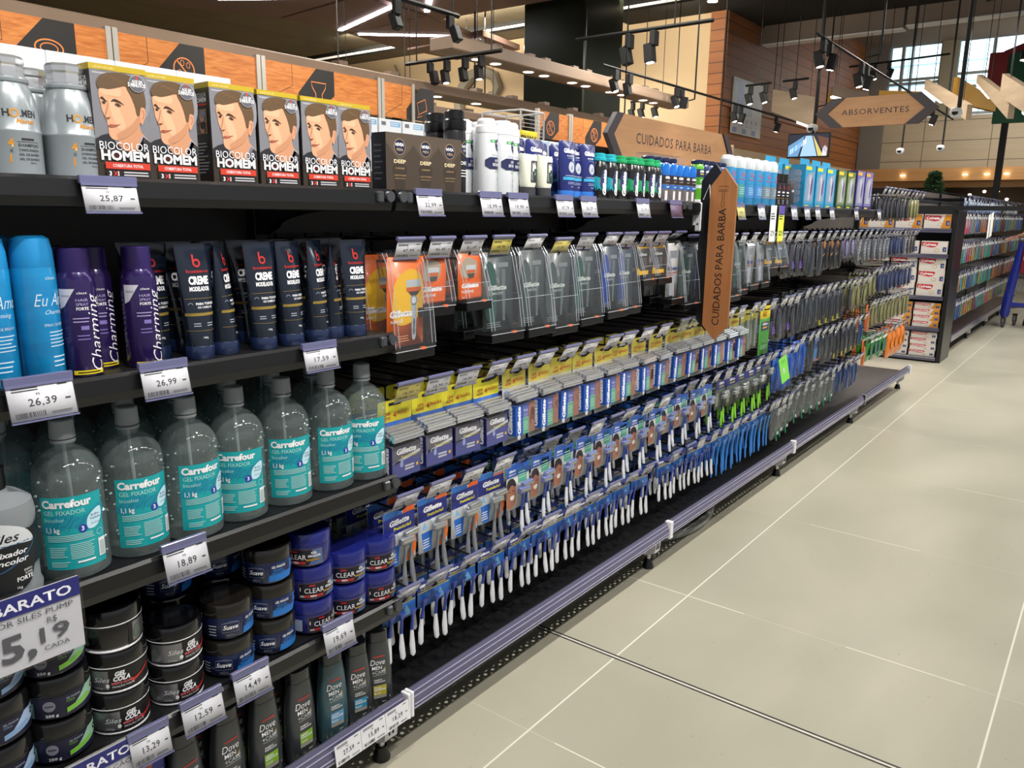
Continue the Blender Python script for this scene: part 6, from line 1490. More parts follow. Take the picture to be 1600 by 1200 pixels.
def razor_card(kind):
    r = empty('razor_pack'); W = .104
    z1 = .014
    b = MB(); c = CV()
    navy = ink('#1d2878')
    if kind == 'presto':
        hangcard(b, W, -.125, z1, CB('#c8ccd0')); c.rect(-W / 2, -.045, W / 2, -.002, navy); c.poly([(W * .1, -.002), (W / 2, -.002), (W / 2, z1), (W * .16, z1)], ink('#e0622a')); c.rect(-W / 2, -.002, W * .1, z1, ink('#2a6ab8'))
        c.poly([(-.042, -.074), (-.002, -.074), (-.008, -.122), (-.034, -.122)], ink('#1a66c4')); c.poly(smooth_poly([(.03, -.06), (.052, -.055), (.052, -.105), (.02, -.122), (.034, -.09)]), ink('#e0691c')); c.poly([(-.04, -.066), (-.03, -.048), (-.02, -.066)], ink('#7fb4dc')); c.up()
        logo(c, .0, -.023, .0125, .066); c.text('Prestobarba3', .01, -.036, .0075, ink('#d8cc3a'), al='C', w=.058, bold=.04); c.lines(-.036, -.012, -.116, -.09, 4, WT, .4)
        mh, mn, mg = RH, RG, RG
    elif kind == 'face':
        hangcard(b, W, -.115, z1, CB('#b9bcb8')); c.rect(-W / 2, -.022, W / 2, z1, ink('#2458b4')); c.rect(.0, -.045, .04, -.004, ink('#58a888')); c.up(); logo(c, -.026, -.008, .006, .03); c.text('SENSICARE', -.026, -.017, .0045, WT, al='C', w=.032, bold=.02)
        c.poly(smooth_poly([(-.052, -.105), (-.05, -.05), (-.03, -.035), (-.012, -.05), (-.012, -.085), (-.02, -.105)]), ink('#9a6450')); c.up(); c.poly(smooth_poly([(-.052, -.045), (-.045, -.028), (-.025, -.026), (-.012, -.04), (-.013, -.052), (-.03, -.044), (-.048, -.056)]), ink('#2a2220')); c.poly(smooth_poly([(-.038, -.078), (-.028, -.074), (-.018, -.076), (-.022, -.086), (-.032, -.087)]), ink('#e0dcd4')); c.lines(-.046, -.034, -.064, -.06, 1, ink('#2a2220'), .5); c.lines(-.028, -.016, -.064, -.06, 1, ink('#2a2220'), .5)
        c.lines(.030, .048, -.105, -.055, 9, ink('#8a908c'), .35); c.lines(.002, .036, -.035, -.012, 3, ink('#a8d4c0'), .35)
        mh, mn, mg = mat('razor_head_lilac', '#7482b8', .25, .2), RB, mat('razor_tip_white', '#cfd2da', .4)
    else:
        hangcard(b, W, -.115, z1, CB('#5d625c')); c.rect(-W / 2, -.03, W / 2, z1 - .004, navy); c.rect(-.01, z1 - .008, .03, z1, ink('#2c9a48')); c.up(); logo(c, 0, -.010, .010, .05); c.rect(-.02, -.022, .025, -.017, ink('#c8b83a')); c.rect(-.045, -.1, -.018, -.045, ink('#7e827a')); c.poly([(.03, -.04), (.05, -.045), (.05, -.11), (.035, -.11)], ink('#5fae3c'))
        mh, mn, mg = RH, mat('razor_neck_dark', '#3e423e', .35), mat('razor_tip_lime', '#7fc832', .35)
    b.decal(c, flat(0)); b.obj('card', r, smooth='keep')
    for k, (x, y, rot) in enumerate(((.006, -.016, .06), (.026, -.012, -.05))):
        b = MB(); razor(b, x, y, -.062 + .012 * k, .125 if kind != 'face' else .118, mh, mn, mg, rot=rot, hw=.022, tipw=.0082); b.obj('razor', r)
    b = MB(); b.box(-.018, .05, -.028, -.004, -.072, -.038, CLEAR, .005); b.obj('bubble', r, smooth=0)
    return r
for k in ('presto', 'face', 'lime'): BUILD['rc_' + k] = (lambda k=k: razor_card(k))
def strip_card(kind, seed=0):
    rnd = random.Random(seed); r = empty('razor_strip_card'); W = .108
    b = MB(); hangcard(b, W, -.055, .012, CB('#1f5aa8')); c = CV(); c.rect(-W / 2, -.014, W / 2, .012, ink('#22307e')); c.rect(-W / 2, -.0165, W / 2, -.0145, ink('#c8c03a')); c.poly([(.008, -.05), (.024, -.022), (.04, -.05)], ink('#5f9ccc')); c.up()
    logo(c, -.028, -.002, .007, .038); c.text('Prestobarba clássica', .0, -.0115, .0055, ink('#d0c838'), al='C', w=.085, bold=.02)
    b.decal(c, flat(0)); b.obj('card', r, smooth='keep')
    for k in range(3 if kind == 'white' else 3):
        b = MB(); x = -.034 + k * .030 + rnd.uniform(-.004, .004); y = -.010 - .006 * k; rot = rnd.uniform(-.04, .16)
        if kind == 'white': razor(b, x, y, -.022, .118, RB, RB, RW, rot=rot, head=False, tipw=.0088)
        else: razor(b, x, y, -.020, .150, RB, mat('razor_sky', '#2a78c8', .3, coat=.3), mat('razor_sky', '#2a78c8'), rot=rot, head=False, tipw=.0058)
        b.obj('razor', r)
    return r
for s_ in range(3): BUILD['sc_white%d' % s_] = (lambda s_=s_: strip_card('white', s_)); BUILD['sc_blue%d' % s_] = (lambda s_=s_: strip_card('blue', s_ + 7))

def slim_pack(kind):
    """grooming tools in clear sleeves"""
    r = empty('blister_pack'); rnd = random.Random(hash(kind) % 7)
    P = {'violet': (.085, .18, '#2c2b36', '#6a4aa8'), 'comb': (.07, .19, '#30343a', '#4a5058'), 'yellowtip': (.07, .19, '#2d3038', '#c8c020'), 'navy': (.06, .15, '#27304c', '#3a4870'), 'olive': (.075, .16, '#76795c', '#8c8a58'), 'tri': (.07, .17, '#16161a', '#b07848'),
         'bead': (.06, .16, '#50535a', '#9a9ea6'), 'lilac': (.065, .12, '#5d5872', '#807a9a'), 'stripe': (.06, .15, '#8a807c', '#5a5450'), 'bluecomb': (.07, .19, '#2c5ab0', '#2a62c8'), 'redblue': (.08, .15, '#38557e', '#c05a4c'), 'darkblue': (.055, .17, '#223a66', '#2a4a84'),
         'greenbag': (.08, .15, '#3a8a3c', '#1c5a50'), 'orangebag': (.11, .2, '#d8761a', '#e89a3c'), 'bagdark': (.07, .17, '#5a5e60', '#1c6a4c'), 'greycard': (.09, .18, '#6c7466', '#8a9488'), 'orange1': (.05, .17, '#d8662c', '#e08a4c'), 'black': (.055, .17, '#1e1d20', '#3a3840')}[kind]
    W, H, c1, c2 = P; W *= 1.25 if kind not in ('orangebag',) else 1; z1 = .012; z0 = z1 - H
    cardm = CB(c1)
    b = MB()
    if kind in ('orangebag', 'greenbag', 'bagdark'):
        nseg = 16; R = []
        for t, w_, d_ in ((0, .8, .004), (.08, 1, .012), (.3, .97, .022), (.7, 1, .024), (.93, .98, .014), (1, .85, .003)):
            z = z0 + t * H; R.append([Vector((W / 2 * w_ * math.cos(a) * (1 + .04 * rnd.uniform(-1, 1)), -.012 + d_ * math.sin(a) * (1 + .2 * rnd.uniform(-1, 1)), z)) for a in [2 * PI * k / nseg for k in range(nseg)]])
        b.loft(R, mat('bag_' + kind, c1, .18, coat=.6) if kind != 'bagdark' else clear('bag_clear', (.8, .82, .82), .9, .1, .25, '#7a7e80')); b.obj('bag', r)
        b = MB(); c = CV()
        if kind == 'orangebag': c.disc(0, z0 + H * .5, W * .22, ink('#a8501c'), H * .2); c.up(); c.disc(0, z0 + H * .5, W * .14, ink(c2), H * .14)
        elif kind == 'greenbag': c.rect(-W * .3, z0 + H * .25, W * .3, z0 + H * .75, ink(c2)); c.rect(-W * .4, z0 + H * .85, W * .4, z1 - .006, ink('#c8d0c4'))
        else: razor(b, 0, -.03, -.03, .13, RH, mat('razor_neck_dark', '#3e423e'), mat('razor_tip_green', '#1c7a54', .35), hw=.02, tipw=.007); c.rect(-W * .3, -.02, W * .3, 0, ink('#8a8e90')); c.rect(-W * .25, z0 + .03, 0, z0 + .045, ink('#b0b4b4'))
        b.decal(c, flat(-.039)); b.obj('print', r, smooth='keep')
    else:
        Rr = W * .42 if kind in ('navy', 'violet', 'olive', 'bead', 'black') else .008
        b.prism([(x, z) for x, z in rr(-W / 2, z0, W / 2, z1, Rr, 6)], 0, .001, cardm)
        c = CV()
        if kind == 'violet': c.rect(-W * .5, z0 + H * .22, W * .5, z0 + H * .42, ink(c2)); c.up(); c.text('POP', -.02, z0 + H * .27, .012, WT, bold=.03); c.lines(-.03, .02, z0 + H * .23, z0 + H * .26, 1, WT, .5)
        elif kind == 'tri': c.poly([(-W * .45, z1 - .01), (W * .1, z1 - .03), (-W * .1, z1 - .06), (-W * .45, z1 - .04)], ink(c2)); c.poly([(-W * .4, z1 - .09), (0, z1 - .075), (0, z1 - .083), (-W * .4, z1 - .098)], ink('#c89048'))
        elif kind == 'yellowtip': c.rect(-W * .3, z0 + .004, W * .35, z0 + H * .16, ink(c2)); c.rect(-W * .3, z1 - H * .3, W * .3, z1 - H * .12, ink('#5a6070'))
        elif kind == 'redblue': c.rect(-W * .5, z0, W * .5, z0 + H * .45, ink('#4a8ac0')); c.up(); c.poly([(-W * .5, z0), (W * .5, z0), (W * .5, z0 + H * .2)], ink(c2)); c.lines(-W * .3, W * .3, z1 - H * .4, z1 - H * .15, 3, ink('#a8b0c0'), .4)
        elif kind == 'olive': c.poly(smooth_poly([(-W * .2, z0 + H * .1), (W * .2, z0 + H * .1), (W * .3, z0 + H * .5), (0, z0 + H * .8), (-W * .3, z0 + H * .5)]), ink('#50553c')); c.rect(W * .36, z0 + .01, W * .44, z1 - .02, ink('#b07a2c'))
        elif kind == 'greycard': c.rect(-W * .4, z1 - .05, W * .4, z1, ink('#a8a040')); c.rect(-W * .4, z0 + .02, W * .1, z0 + H * .5, ink(c2)); c.rect(W * .1, z0 + .02, W * .4, z0 + H * .5, ink('#3a4a80'))
        elif kind == 'stripe': [c.line([(-W * .4, z0 + H * q), (W * .4, z0 + H * (q + .12))], .006, ink('#c8c4c0')) for q in (.1, .35, .6)]
        elif kind == 'darkblue': c.rect(-W * .3, z1 - .04, W * .3, z1 - .01, ink('#8a94a8'))
        elif kind == 'lilac': c.poly([(-W * .1, z0 + .02), (W * .3, z0 + .02), (W * .2, z0 + H * .6), (0, z0 + H * .7)], ink(c2))
        b.decal(c, flat(0)); b.obj('card', r, smooth='keep')
        # the tool itself
        b = MB(); tm = mat('tool_' + c2[1:], c2, .3, .2, coat=.3) if kind not in ('violet', 'yellowtip', 'redblue', 'tri', 'stripe') else mat('tool_dark', '#3a3e46', .25, .3, coat=.4)
        if kind in ('comb', 'bluecomb', 'yellowtip', 'redblue', 'darkblue', 'orange1'):
            for q in range(2):
                x0 = -.012 + q * .02; b.tube([(x0, -.008, -.03), (x0 + .010 * (1 - 2 * q), -.012, z0 + H * .5), (x0 - .008, -.010, z0 + .012)], [.004, .006, .0035], tm, 6)
        elif kind in ('navy', 'bead', 'olive', 'violet', 'black', 'lilac'):
            b.loft([[Vector((W * q * math.cos(a), -.006 + .008 * math.sin(a), z0 + H * t)) for a in [2 * PI * k / 10 for k in range(10)]] for t, q in ((.12, .06), (.2, .18), (.5, .26), (.7, .16), (.85, .05))], tm)
            if kind == 'bead':
                for k in range(7): b.lathe([(0, -.005), (.006, 0), (0, .005)], CHROME, 8, c=(-.014, -.014, z0 + .02 + k * .018))
        else: b.tube([(0, -.008, -.03), (.004, -.010, z0 + .015)], .007, tm, 8)
        b.obj('tool', r)
        b = MB(); m_ = CLEAR; R = []
        for t, q in ((.02, .7), (.1, 1), (.8, 1), (.88, .7)): R.append([Vector((W * .46 * q * math.cos(a), -.001 - .020 * q * max(0, math.sin(a)), z0 + H * t)) for a in [PI * k / 8 for k in range(9)]])
        b.loft(R, m_, cap=False, close=False); b.obj('bubble', r)
    return r
SLIM = ['violet', 'comb', 'yellowtip', 'navy', 'olive', 'tri', 'bead', 'lilac', 'stripe', 'bluecomb', 'redblue', 'darkblue', 'greenbag', 'orangebag', 'bagdark', 'greycard', 'orange1', 'black']
for k in SLIM: BUILD['sl_' + k] = (lambda k=k: slim_pack(k))
def green_pack():
    r = empty('razor_pack'); W = .12; b = MB(); hangcard(b, W, -.21, .012, CB('#4fa03c')); c = CV(); c.rect(-W / 2, -.045, W / 2, .012, ink('#d8c428')); c.rect(-.04, -.1, .05, -.06, ink('#24305c')); c.rect(-.04, -.15, .05, -.1, ink('#3f9a34')); c.up(); c.text('4x3', -.03, -.035, .02, ink('#c86a28'), bold=.04); logo(c, .005, -.075, .010, .06); c.rect(-.02, -.09, .03, -.083, YE)
    for k in range(4): c.line([(-.03 + k * .018, -.185), (-.022 + k * .018, -.165)], .007, ink('#8cc49c'))
    b.decal(c, flat(0)); b.obj('card', r, smooth='keep')
    b = MB(); b.box(-.045, .055, -.03, -.001, -.155, -.05, CLEAR, .006); b.obj('bubble', r, smooth=0)
    return r
BUILD['green_pack'] = green_pack

# back bars that carry the hooks
XBAR = -1.665
def bar(y0, y1, z, lab):
    b = MB(); b.box(XBAR - .014, XBAR, y0 + .025, y1 - .025, z - .075, z - .012, BLACKM, .002)
    for yy in (y0 + .03, y1 - .03): b.box(XB + .001, XBAR - .004, yy - .008, yy + .008, z - .1, z - .01, BLACKM)
    tag(b.obj('hook_bar', smooth=0), lab, 'bar')
prng = random.Random(21)
PRICES = ['47,99', '46,49', '81,19', '49,90', '24,90', '24,90', '59,99', '29,99', '39,50', '44,49', '28,90', '46,49', '31,90', '26,90', '27,49', '36,90', '17,39', '18,90', '22,59', '19,99']
ROWN = {'A': 'top row', 'B': 'second row', 'C': 'third row', 'D': 'lowest row', 'E': 'extra row'}
cnt = {}
FRONTS = []
def peg(row, y, z, key, desc, cat, bay_, price=None, depth=1, col='w', tilt=None, sx=0, dz=0, gap=.075, spread=0, grp=None, hook=True, tagged=True):
    i = cnt.get((row, bay_, desc), 0); cnt[(row, bay_, desc)] = i + 1
    hj = cnt.get(('hook', row, bay_), 0)
    if hook:
        cnt[('hook', row, bay_)] = hj + 1
        if y < 2.75:
            pk = ('hook', price or '', col, tilt if tilt is not None else prng.choice((20, 26, 30)), True)
        else:
            pk = ('hook', prng.choice(('24,90', '19,90', '32,49')) if tagged else '', col, tilt if tilt is not None else prng.choice((16, 24)), False)
        place(pk, (XBAR, y, z), 'wire hook with a %s ticket, %s, %s, %s bay' % (('swinging white', 'swinging yellow', 'bare lilac')[0 if tagged and col == 'w' else 1 if col == 'y' else 2], nth(hj), ROWN[row], bay_), 'hook', 'ticket hooks of the %s' % ROWN[row], rz=PI / 2 + prng.uniform(-.03, .03))
    for d in range(depth):
        k = key[d % len(key)] if isinstance(key, (list, tuple)) else key
        x = -1.248 - sx - d * gap + prng.uniform(-.006, .006)
        lab = '%s, %s, %s%s, %s bay' % (desc, nth(i), ('', 'one behind, ', 'two behind, ', 'three behind, ')[d], ROWN[row], bay_)
        place(k, (x, y + prng.uniform(-.004, .004) + spread * (d % 2), z - .046 + dz), lab, cat, grp or (desc + 's'), rz=PI / 2 + prng.uniform(-.05, .05), ry=0, rx=prng.uniform(-.03, .03))
for bi, (bn, zs) in enumerate((('second', (1.235, .925, .670, .442)), ('third', (1.222, .930, .685, .442)), ('fourth', (1.218, .945, .715, .47)), ('last', (1.472, 1.215, .985, .785, .56)))):
    for k, z in enumerate(zs): bar(JOINTS[bi + 1], JOINTS[bi + 2], z, 'black hook bar of the %s bay, %s from the top' % (bn, ORD[k]))
# --- second bay
A, B_, C_, D_ = 1.235, .925, .670, .442
peg('A', 1.215, A, 'case_orange', 'large orange razor pack in case', 'razor pack', 'second', '47,99', 3, gap=.09)
for y, p in ((1.335, '46,49'), (1.452, '81,19')): peg('A', y - .03, A, 'case_orange_s', 'small orange blade pack in case', 'blade pack', 'second', p, 2, gap=.09)
for k, (y, kk, p, cc) in enumerate(((1.53, 'case_g', '49,90', 'y'), (1.665, 'case_s', '24,90', 'w'), (1.80, 'case_s', '21,90', 'y'), (1.935, 'case_g', '59,99', 'w'), (2.065, 'case_b', '29,99', 'w'), (2.17, 'case_b', '39,50', 'w'))):
    peg('A', y, A - (.01 if k == 2 else 0), kk, 'dark razor in a clear case', 'razor pack', 'second', p, 2, col=cc, gap=.1)
for y, p in ((2.285, '44,49'), (2.395, '28,90')): peg('A', y, A, 'case_small', 'small black and yellow blade pack', 'blade pack', 'second', p, 2, gap=.1)
peg('A', 2.50, A, 'case_white', 'pale razor card in a clear case', 'razor pack', 'second', '46,49', 2, tilt=60)
for k, y in enumerate((1.195, 1.305, 1.415, 1.515)): peg('B', y, B_, 'pack_grey', 'grey razor multipack, yellow top', 'razor pack', 'second', ('18,90', '18,90', '18,90', '18,90')[k], 2, dz=-.016, col='y' if k == 0 else 'w', gap=.11, spread=.02)
y = 1.625; k = 0
while y < 2.47:
    peg('B', y, B_, 'pack_body', 'blue and green razor multipack', 'razor pack', 'second', ('18,90', '29,50', '23,39', '23,39', '25,90', '26,90', '19,90', '22,90')[k % 8], 2, gap=.11, spread=.02, dz=-.008); y += .1155; k += 1
for k, y in enumerate((1.20, 1.315, 1.43, 1.54)): peg('C', y, C_, 'rc_presto', 'navy and orange razor card', 'razor pack', 'second', ('18,39', '18,39', '18,39', '21,90')[k], 4, gap=.06, spread=.01, dz=-.018)
y = 1.655; k = 0
while y < 2.47:
    peg('C', y, C_, 'rc_face', 'razor card with a smiling face', 'razor pack', 'second', ('', '', '', '22,90', '', '21,50', '20,90', '19,90')[k % 8], 4, gap=.06, spread=.01, tagged=True, dz=-.018); y += .1155; k += 1
y = 1.19; k = 0
while y < 2.48:
    peg('D', y, D_, ['sc_white%d' % ((k + q) % 3) for q in range(4)], 'blue strip card with white handled razors', 'razor pack', 'second', '14,79', 3, gap=.07); y += .118; k += 1
# --- third bay
A, B_, C_, D_ = 1.222, .930, .685, .442
for k, (y, kk) in enumerate(((2.60, 'case_g'), (2.72, 'case_b'), (2.84, 'case_s'), (2.96, 'case_s'), (3.08, 'case_green'), (3.20, 'case_clear'))): peg('A', y, A, kk, 'grey green razor in a clear case', 'razor pack', 'third', None, 2, gap=.09)
peg('A', 3.32, A, 'case_clear', 'tall clear case with a pale card', 'razor pack', 'third', None, 2)
for y in (3.43, 3.54): peg('A', y, A, 'case_small', 'small case with an orange band', 'blade pack', 'third', None, 2)
for y in (3.65, 3.74, 3.83): peg('A', y, A, 'sl_violet', 'dark slim pack with a violet band', 'blister pack', 'third', None, 2)
y = 2.57; k = 0
while y < 3.2: peg('B', y, B_, 'pack_body', 'blue and green razor multipack', 'razor pack', 'third', None, 2, gap=.11, spread=.02, dz=-.008); y += .112
for y in (3.27, 3.37): peg('B', y, B_, 'sl_greycard', 'grey green slim pack with a yellow top', 'blister pack', 'third', None, 3)
peg('B', 3.50, B_, 'green_pack', 'bright green and yellow razor pack', 'razor pack', 'third', None, 1)
for y in (3.64, 3.735, 3.83): peg('B', y, B_, 'sl_violet', 'dark slim pack with a violet band', 'blister pack', 'third', None, 2)
y = 2.57
while y < 3.0: peg('C', y, C_, 'rc_face', 'razor card with a smiling face', 'razor pack', 'third', None, 4, gap=.06, spread=.01, dz=-.018); y += .112
for y in (3.04, 3.15, 3.26, 3.37, 3.47): peg('C', y, C_, 'rc_lime', 'navy razor card with lime tipped razors', 'razor pack', 'third', None, 3, gap=.06, dz=-.018)
r = thing('price_flap', 'bright lime green card flap sticking out of the third hook row', 'card', (-1.19, 3.60, .655), PI / 2, None)
b = MB(); b.box(-.055, .055, -.001, 0, -.115, 0, mat('flap_lime', '#7ad24a', .4), mtx=Matrix.Rotation(-.18, 4, 'X') @ Matrix.Rotation(-.12, 4, 'Y')); b.obj('card', r, smooth=0)
c = CV(); c.rect(-.02, -.075, .005, -.05, ink('#c4c4c0')); c.lines(-.03, .03, -.03, -.012, 2, ink('#4aa038'), .4); b = MB(); T_ = Matrix.Rotation(-.18, 4, 'X') @ Matrix.Rotation(-.12, 4, 'Y'); b.decal(c, lambda u, v, o: T_ @ Vector((u, -.0012 - o, v))); b.obj('print', r, smooth='keep')
for y in (3.58,): peg('C', y, C_, 'rc_lime', 'lime tipped razor card under the green flap', 'razor pack', 'third', None, 2, gap=.06)
for y in (3.70, 3.78, 3.86): peg('C', y, C_, 'sl_bluecomb', 'royal blue comb pack', 'blister pack', 'third', None, 2)
y = 2.57; k = 0
while y < 3.0: peg('D', y, D_, ['sc_white%d' % ((k + q) % 3) for q in range(4)], 'blue strip card with white handled razors', 'razor pack', 'third', None, 3, gap=.07); y += .118; k += 1
while y < 3.62: peg('D', y, D_, ['sc_blue%d' % ((k + q) % 3) for q in range(4)], 'blue strip card with bright blue razors', 'razor pack', 'third', None, 3, gap=.07); y += .108; k += 1
for y in (3.67, 3.76, 3.85): peg('D', y, D_, 'sl_bagdark', 'clear bag with a green tipped razor', 'razor bag', 'third', None, 2)
# --- fourth bay
def run(row, z, bn, lst, pitch=.121, y0=0):
    y = y0
    for key, n, desc in lst:
        for _ in range(n):
            peg(row, y, z, 'sl_' + key, desc, 'blister pack', bn, None, 3, gap=.06, spread=.02); y += pitch
DD = {'violet': 'dark slim pack with a violet band', 'comb': 'slim grey comb pack', 'yellowtip': 'dark slim pack with a yellow foot', 'navy': 'rounded navy blister pack', 'olive': 'olive rounded blister pack', 'tri': 'black pack with an orange corner', 'bead': 'silver grey rounded pack', 'lilac': 'small dull lilac pack',
      'stripe': 'pale striped pack', 'bluecomb': 'royal blue comb pack', 'redblue': 'navy pack with a blue and red foot', 'darkblue': 'narrow dark blue pack', 'greenbag': 'green glossy bag', 'orangebag': 'orange glossy bag', 'bagdark': 'clear bag with a green tipped razor', 'greycard': 'grey green slim pack with a yellow top', 'orange1': 'narrow orange pack', 'black': 'black slim rounded pack'}
q = lambda *a: [(k, n, DD[k]) for k, n in a]
run('A', 1.218, 'fourth', q(('violet', 1), ('comb', 2), ('tri', 3), ('lilac', 2), ('bead', 3)), y0=3.96)
run('B', .945, 'fourth', q(('comb', 3), ('yellowtip', 4), ('black', 1), ('olive', 3)), y0=3.96)
run('C', .715, 'fourth', q(('bluecomb', 2), ('comb', 1), ('redblue', 1), ('comb', 2), ('yellowtip', 4), ('darkblue', 1)), y0=3.96)
run('D', .47, 'fourth', q(('bagdark', 6), ('darkblue', 5)), y0=3.96)
# --- last bay
run('E', 1.472, 'last', q(('black', 8), ('olive', 3)), pitch=.112, y0=5.30)
run('A', 1.215, 'last', q(('bead', 4), ('navy', 4), ('stripe', 3)), pitch=.112, y0=5.30)
run('B', .985, 'last', q(('olive', 2), ('navy', 9)), pitch=.112, y0=5.30)
run('C', .785, 'last', q(('orange1', 1), ('olive', 10)), pitch=.112, y0=5.30)
run('D', .56, 'last', q(('orange1', 1), ('greenbag', 5)), pitch=.09, y0=5.30)
for k, y in enumerate((5.92, 6.05, 6.19, 6.32)): peg('D', y, .56, 'sl_orangebag', 'orange glossy bag', 'bag', 'last', None, 2, dz=.0)
# vertical wooden sign standing out from the top shelf
r = thing('blade_sign', 'vertical wooden sign with a razor icon reading CUIDADOS PARA BARBA', 'sign', (-1.105, 2.60, 1.155), .04)
W_, H_ = .092, .585; hp = [(-W_ / 2, -H_ / 2 + .05), (0, -H_ / 2), (W_ / 2, -H_ / 2 + .05), (W_ / 2, H_ / 2 - .06), (0, H_ / 2), (-W_ / 2, H_ / 2 - .06)]
SW2 = noise_mat('sign_wood_dark', '#b87a48', '#a4683a', scale=(9, 1, .8), nscale=3, dist=.7, rough=.4, coat=.2)
b = MB(); b.prism(hp, 0, .012, SW2, mside=mat('sign_edge', '#8a5f3e', .5)); b.obj('front_board', r, smooth=0)
c = CV(); k_ = ink('#241c1c'); c.text('CUIDADOS PARA BARBA', .013, -.240, .025, k_, w=.40, rot=90, bold=.004)
c.line([(-.016, .232), (.016, .232), (.016, .216), (-.016, .216)], .0016, k_, closed=True); c.line([(-.013, .221), (.013, .221)], .0014, k_); c.line([(-.006, .216), (-.003, .208), (-.003, .19), (-.005, .176), (-.005, .168), (.0, .163), (.005, .168), (.005, .176), (.003, .19), (.003, .208), (.006, .216)], .0015, k_)
b = MB(); b.decal(c, flat(0)); b.obj('lettering', r, smooth='keep')
b = MB(); b.prism([(x - .058, z + .02) for x, z in hp], .06, .072, mat('sign_black', '#17171a', .4)); b.obj('rear_board', r, smooth=0)
b = MB(); b.box(-.118, -.096, .052, .060, .08, .18, WHITEP, .003); b.box(-.128, -.118, .052, .10, .10, .19, WHITEP, .002)
for z in (.085, .135): b.tube([(-.107, .0515, z + .02), (-.107, .053, z + .02)], .004, mat('screw', '#8a7a50', .3, .8), 8)
b.tube([(-.09, .05, .19), (-.07, .05, .24), (-.06, .05, .15), (-.065, .05, .06)], .0015, WHITEP, 5)
b.obj('bracket', r, smooth=0)
# ------------------------------------------------------------------ end unit with toothpaste cartons
EY = 7.95
r = thing('end_shelving', 'black end shelving unit stacked with toothpaste cartons', 'shelving', (-1.70, EY, 0))
b = MB(); b.box(-.46, .46, .42, .45, 0, 1.38, BLACKM); b.obj('back_panel', r, smooth=0)
for s_ in (-1, 1):
    b = MB(); b.box(s_ * .478 - .018, s_ * .478 + .018, -.0, .05, 0, 1.38, BLACKM, .003); b.box(s_ * .478 - .016, s_ * .478 + .016, .05, .45, 0, 1.36, BLACKP); b.obj('side_panel', r, smooth=0)
for z in (.05, .318, .60, .975, 1.20):
    b = MB(); b.box(-.458, .458, .0, .42, z - .02, z, BLACKM); o = b.obj('shelf_board', r, smooth=0)
    b = MB(); b.box(-.458, .458, -.012, -.001, z - .034, z + .004, RAILM, .002); b.box(-.458, .458, -.014, -.012, z - .010, z - .004, CHROME); b.obj('ticket_rail', o, smooth=0)
b = MB(); b.box(-.5, 1.0, -.02, .0, 1.36, 1.40, BLACKM); b.obj('top_beam', r, smooth=0)
def paste(H, orange):
    r = empty('toothpaste_carton'); W, D = .215, .05
    b = MB(); b.box(-W / 2, W / 2, 0, D, 0, H, mat('paste_white', '#d9d2cb', .4, coat=.3), .001); b.obj('carton', r, smooth=0)
    c = CV(); u = W
    c.poly([(-W / 2 + .004, H * .62), (-W * .1, H * .5), (W * .06, H * .56), (W * .14, H * .82), (W * .1, H * .9), (-W / 2 + .004, H * .93)], ink('#c02a34')); c.up(); c.text('Colgate', -W * .43, H * .64, H * .19, WT, w=W * .5, bold=.04)
    if orange: c.poly([(W * .14, H * .02), (W / 2, H * .02), (W / 2, H * .97), (W * .28, H * .97)], ink('#d08a28'))
    c.up(); c.ring(W * .1, H * .3, .02 * min(1, H / .09), .003, ink('#c0973c'), .016 * min(1, H / .09)); c.rect(W * .32, H * .2, W * .45, H * .55, ink('#2c3a7c')); c.up(); c.text('3', W * .37, H * .28, H * .16, WT)
    b = MB(); b.decal(c, flat(0)); b.obj('print', r, smooth='keep')
    return r
BUILD['paste_big'] = lambda: paste(.125, True); BUILD['paste_big_w'] = lambda: paste(.115, False); BUILD['paste_s'] = lambda: paste(.055, True); BUILD['paste_sw'] = lambda: paste(.055, False)
SH5 = [(1.20, 'paste_big', .125, 1, 'top'), (.975, 'paste_big_w', .115, 1, 'second'), (.60, 'paste_big_w', .115, 3, 'third'), (.318, 'paste_s', .055, 4, 'fourth'), (.05, 'paste_sw', .055, 4, 'lowest')]
for z, k, h, n, nm in SH5:
    for ci, x in enumerate((-1.365, -1.60, -1.835, -2.05)):
        for j in range(n):
            place(k, (x + .004 * (j % 2), EY + .015, z + .001 + j * (h + .0005)), 'red and white toothpaste carton, %s shelf of the end unit, %s column, %s' % (nm, ('right', 'second', 'third', 'left')[ci], ('bottom', 'second up', 'third up', 'fourth up')[j]), 'carton', 'toothpaste cartons', rz=0)
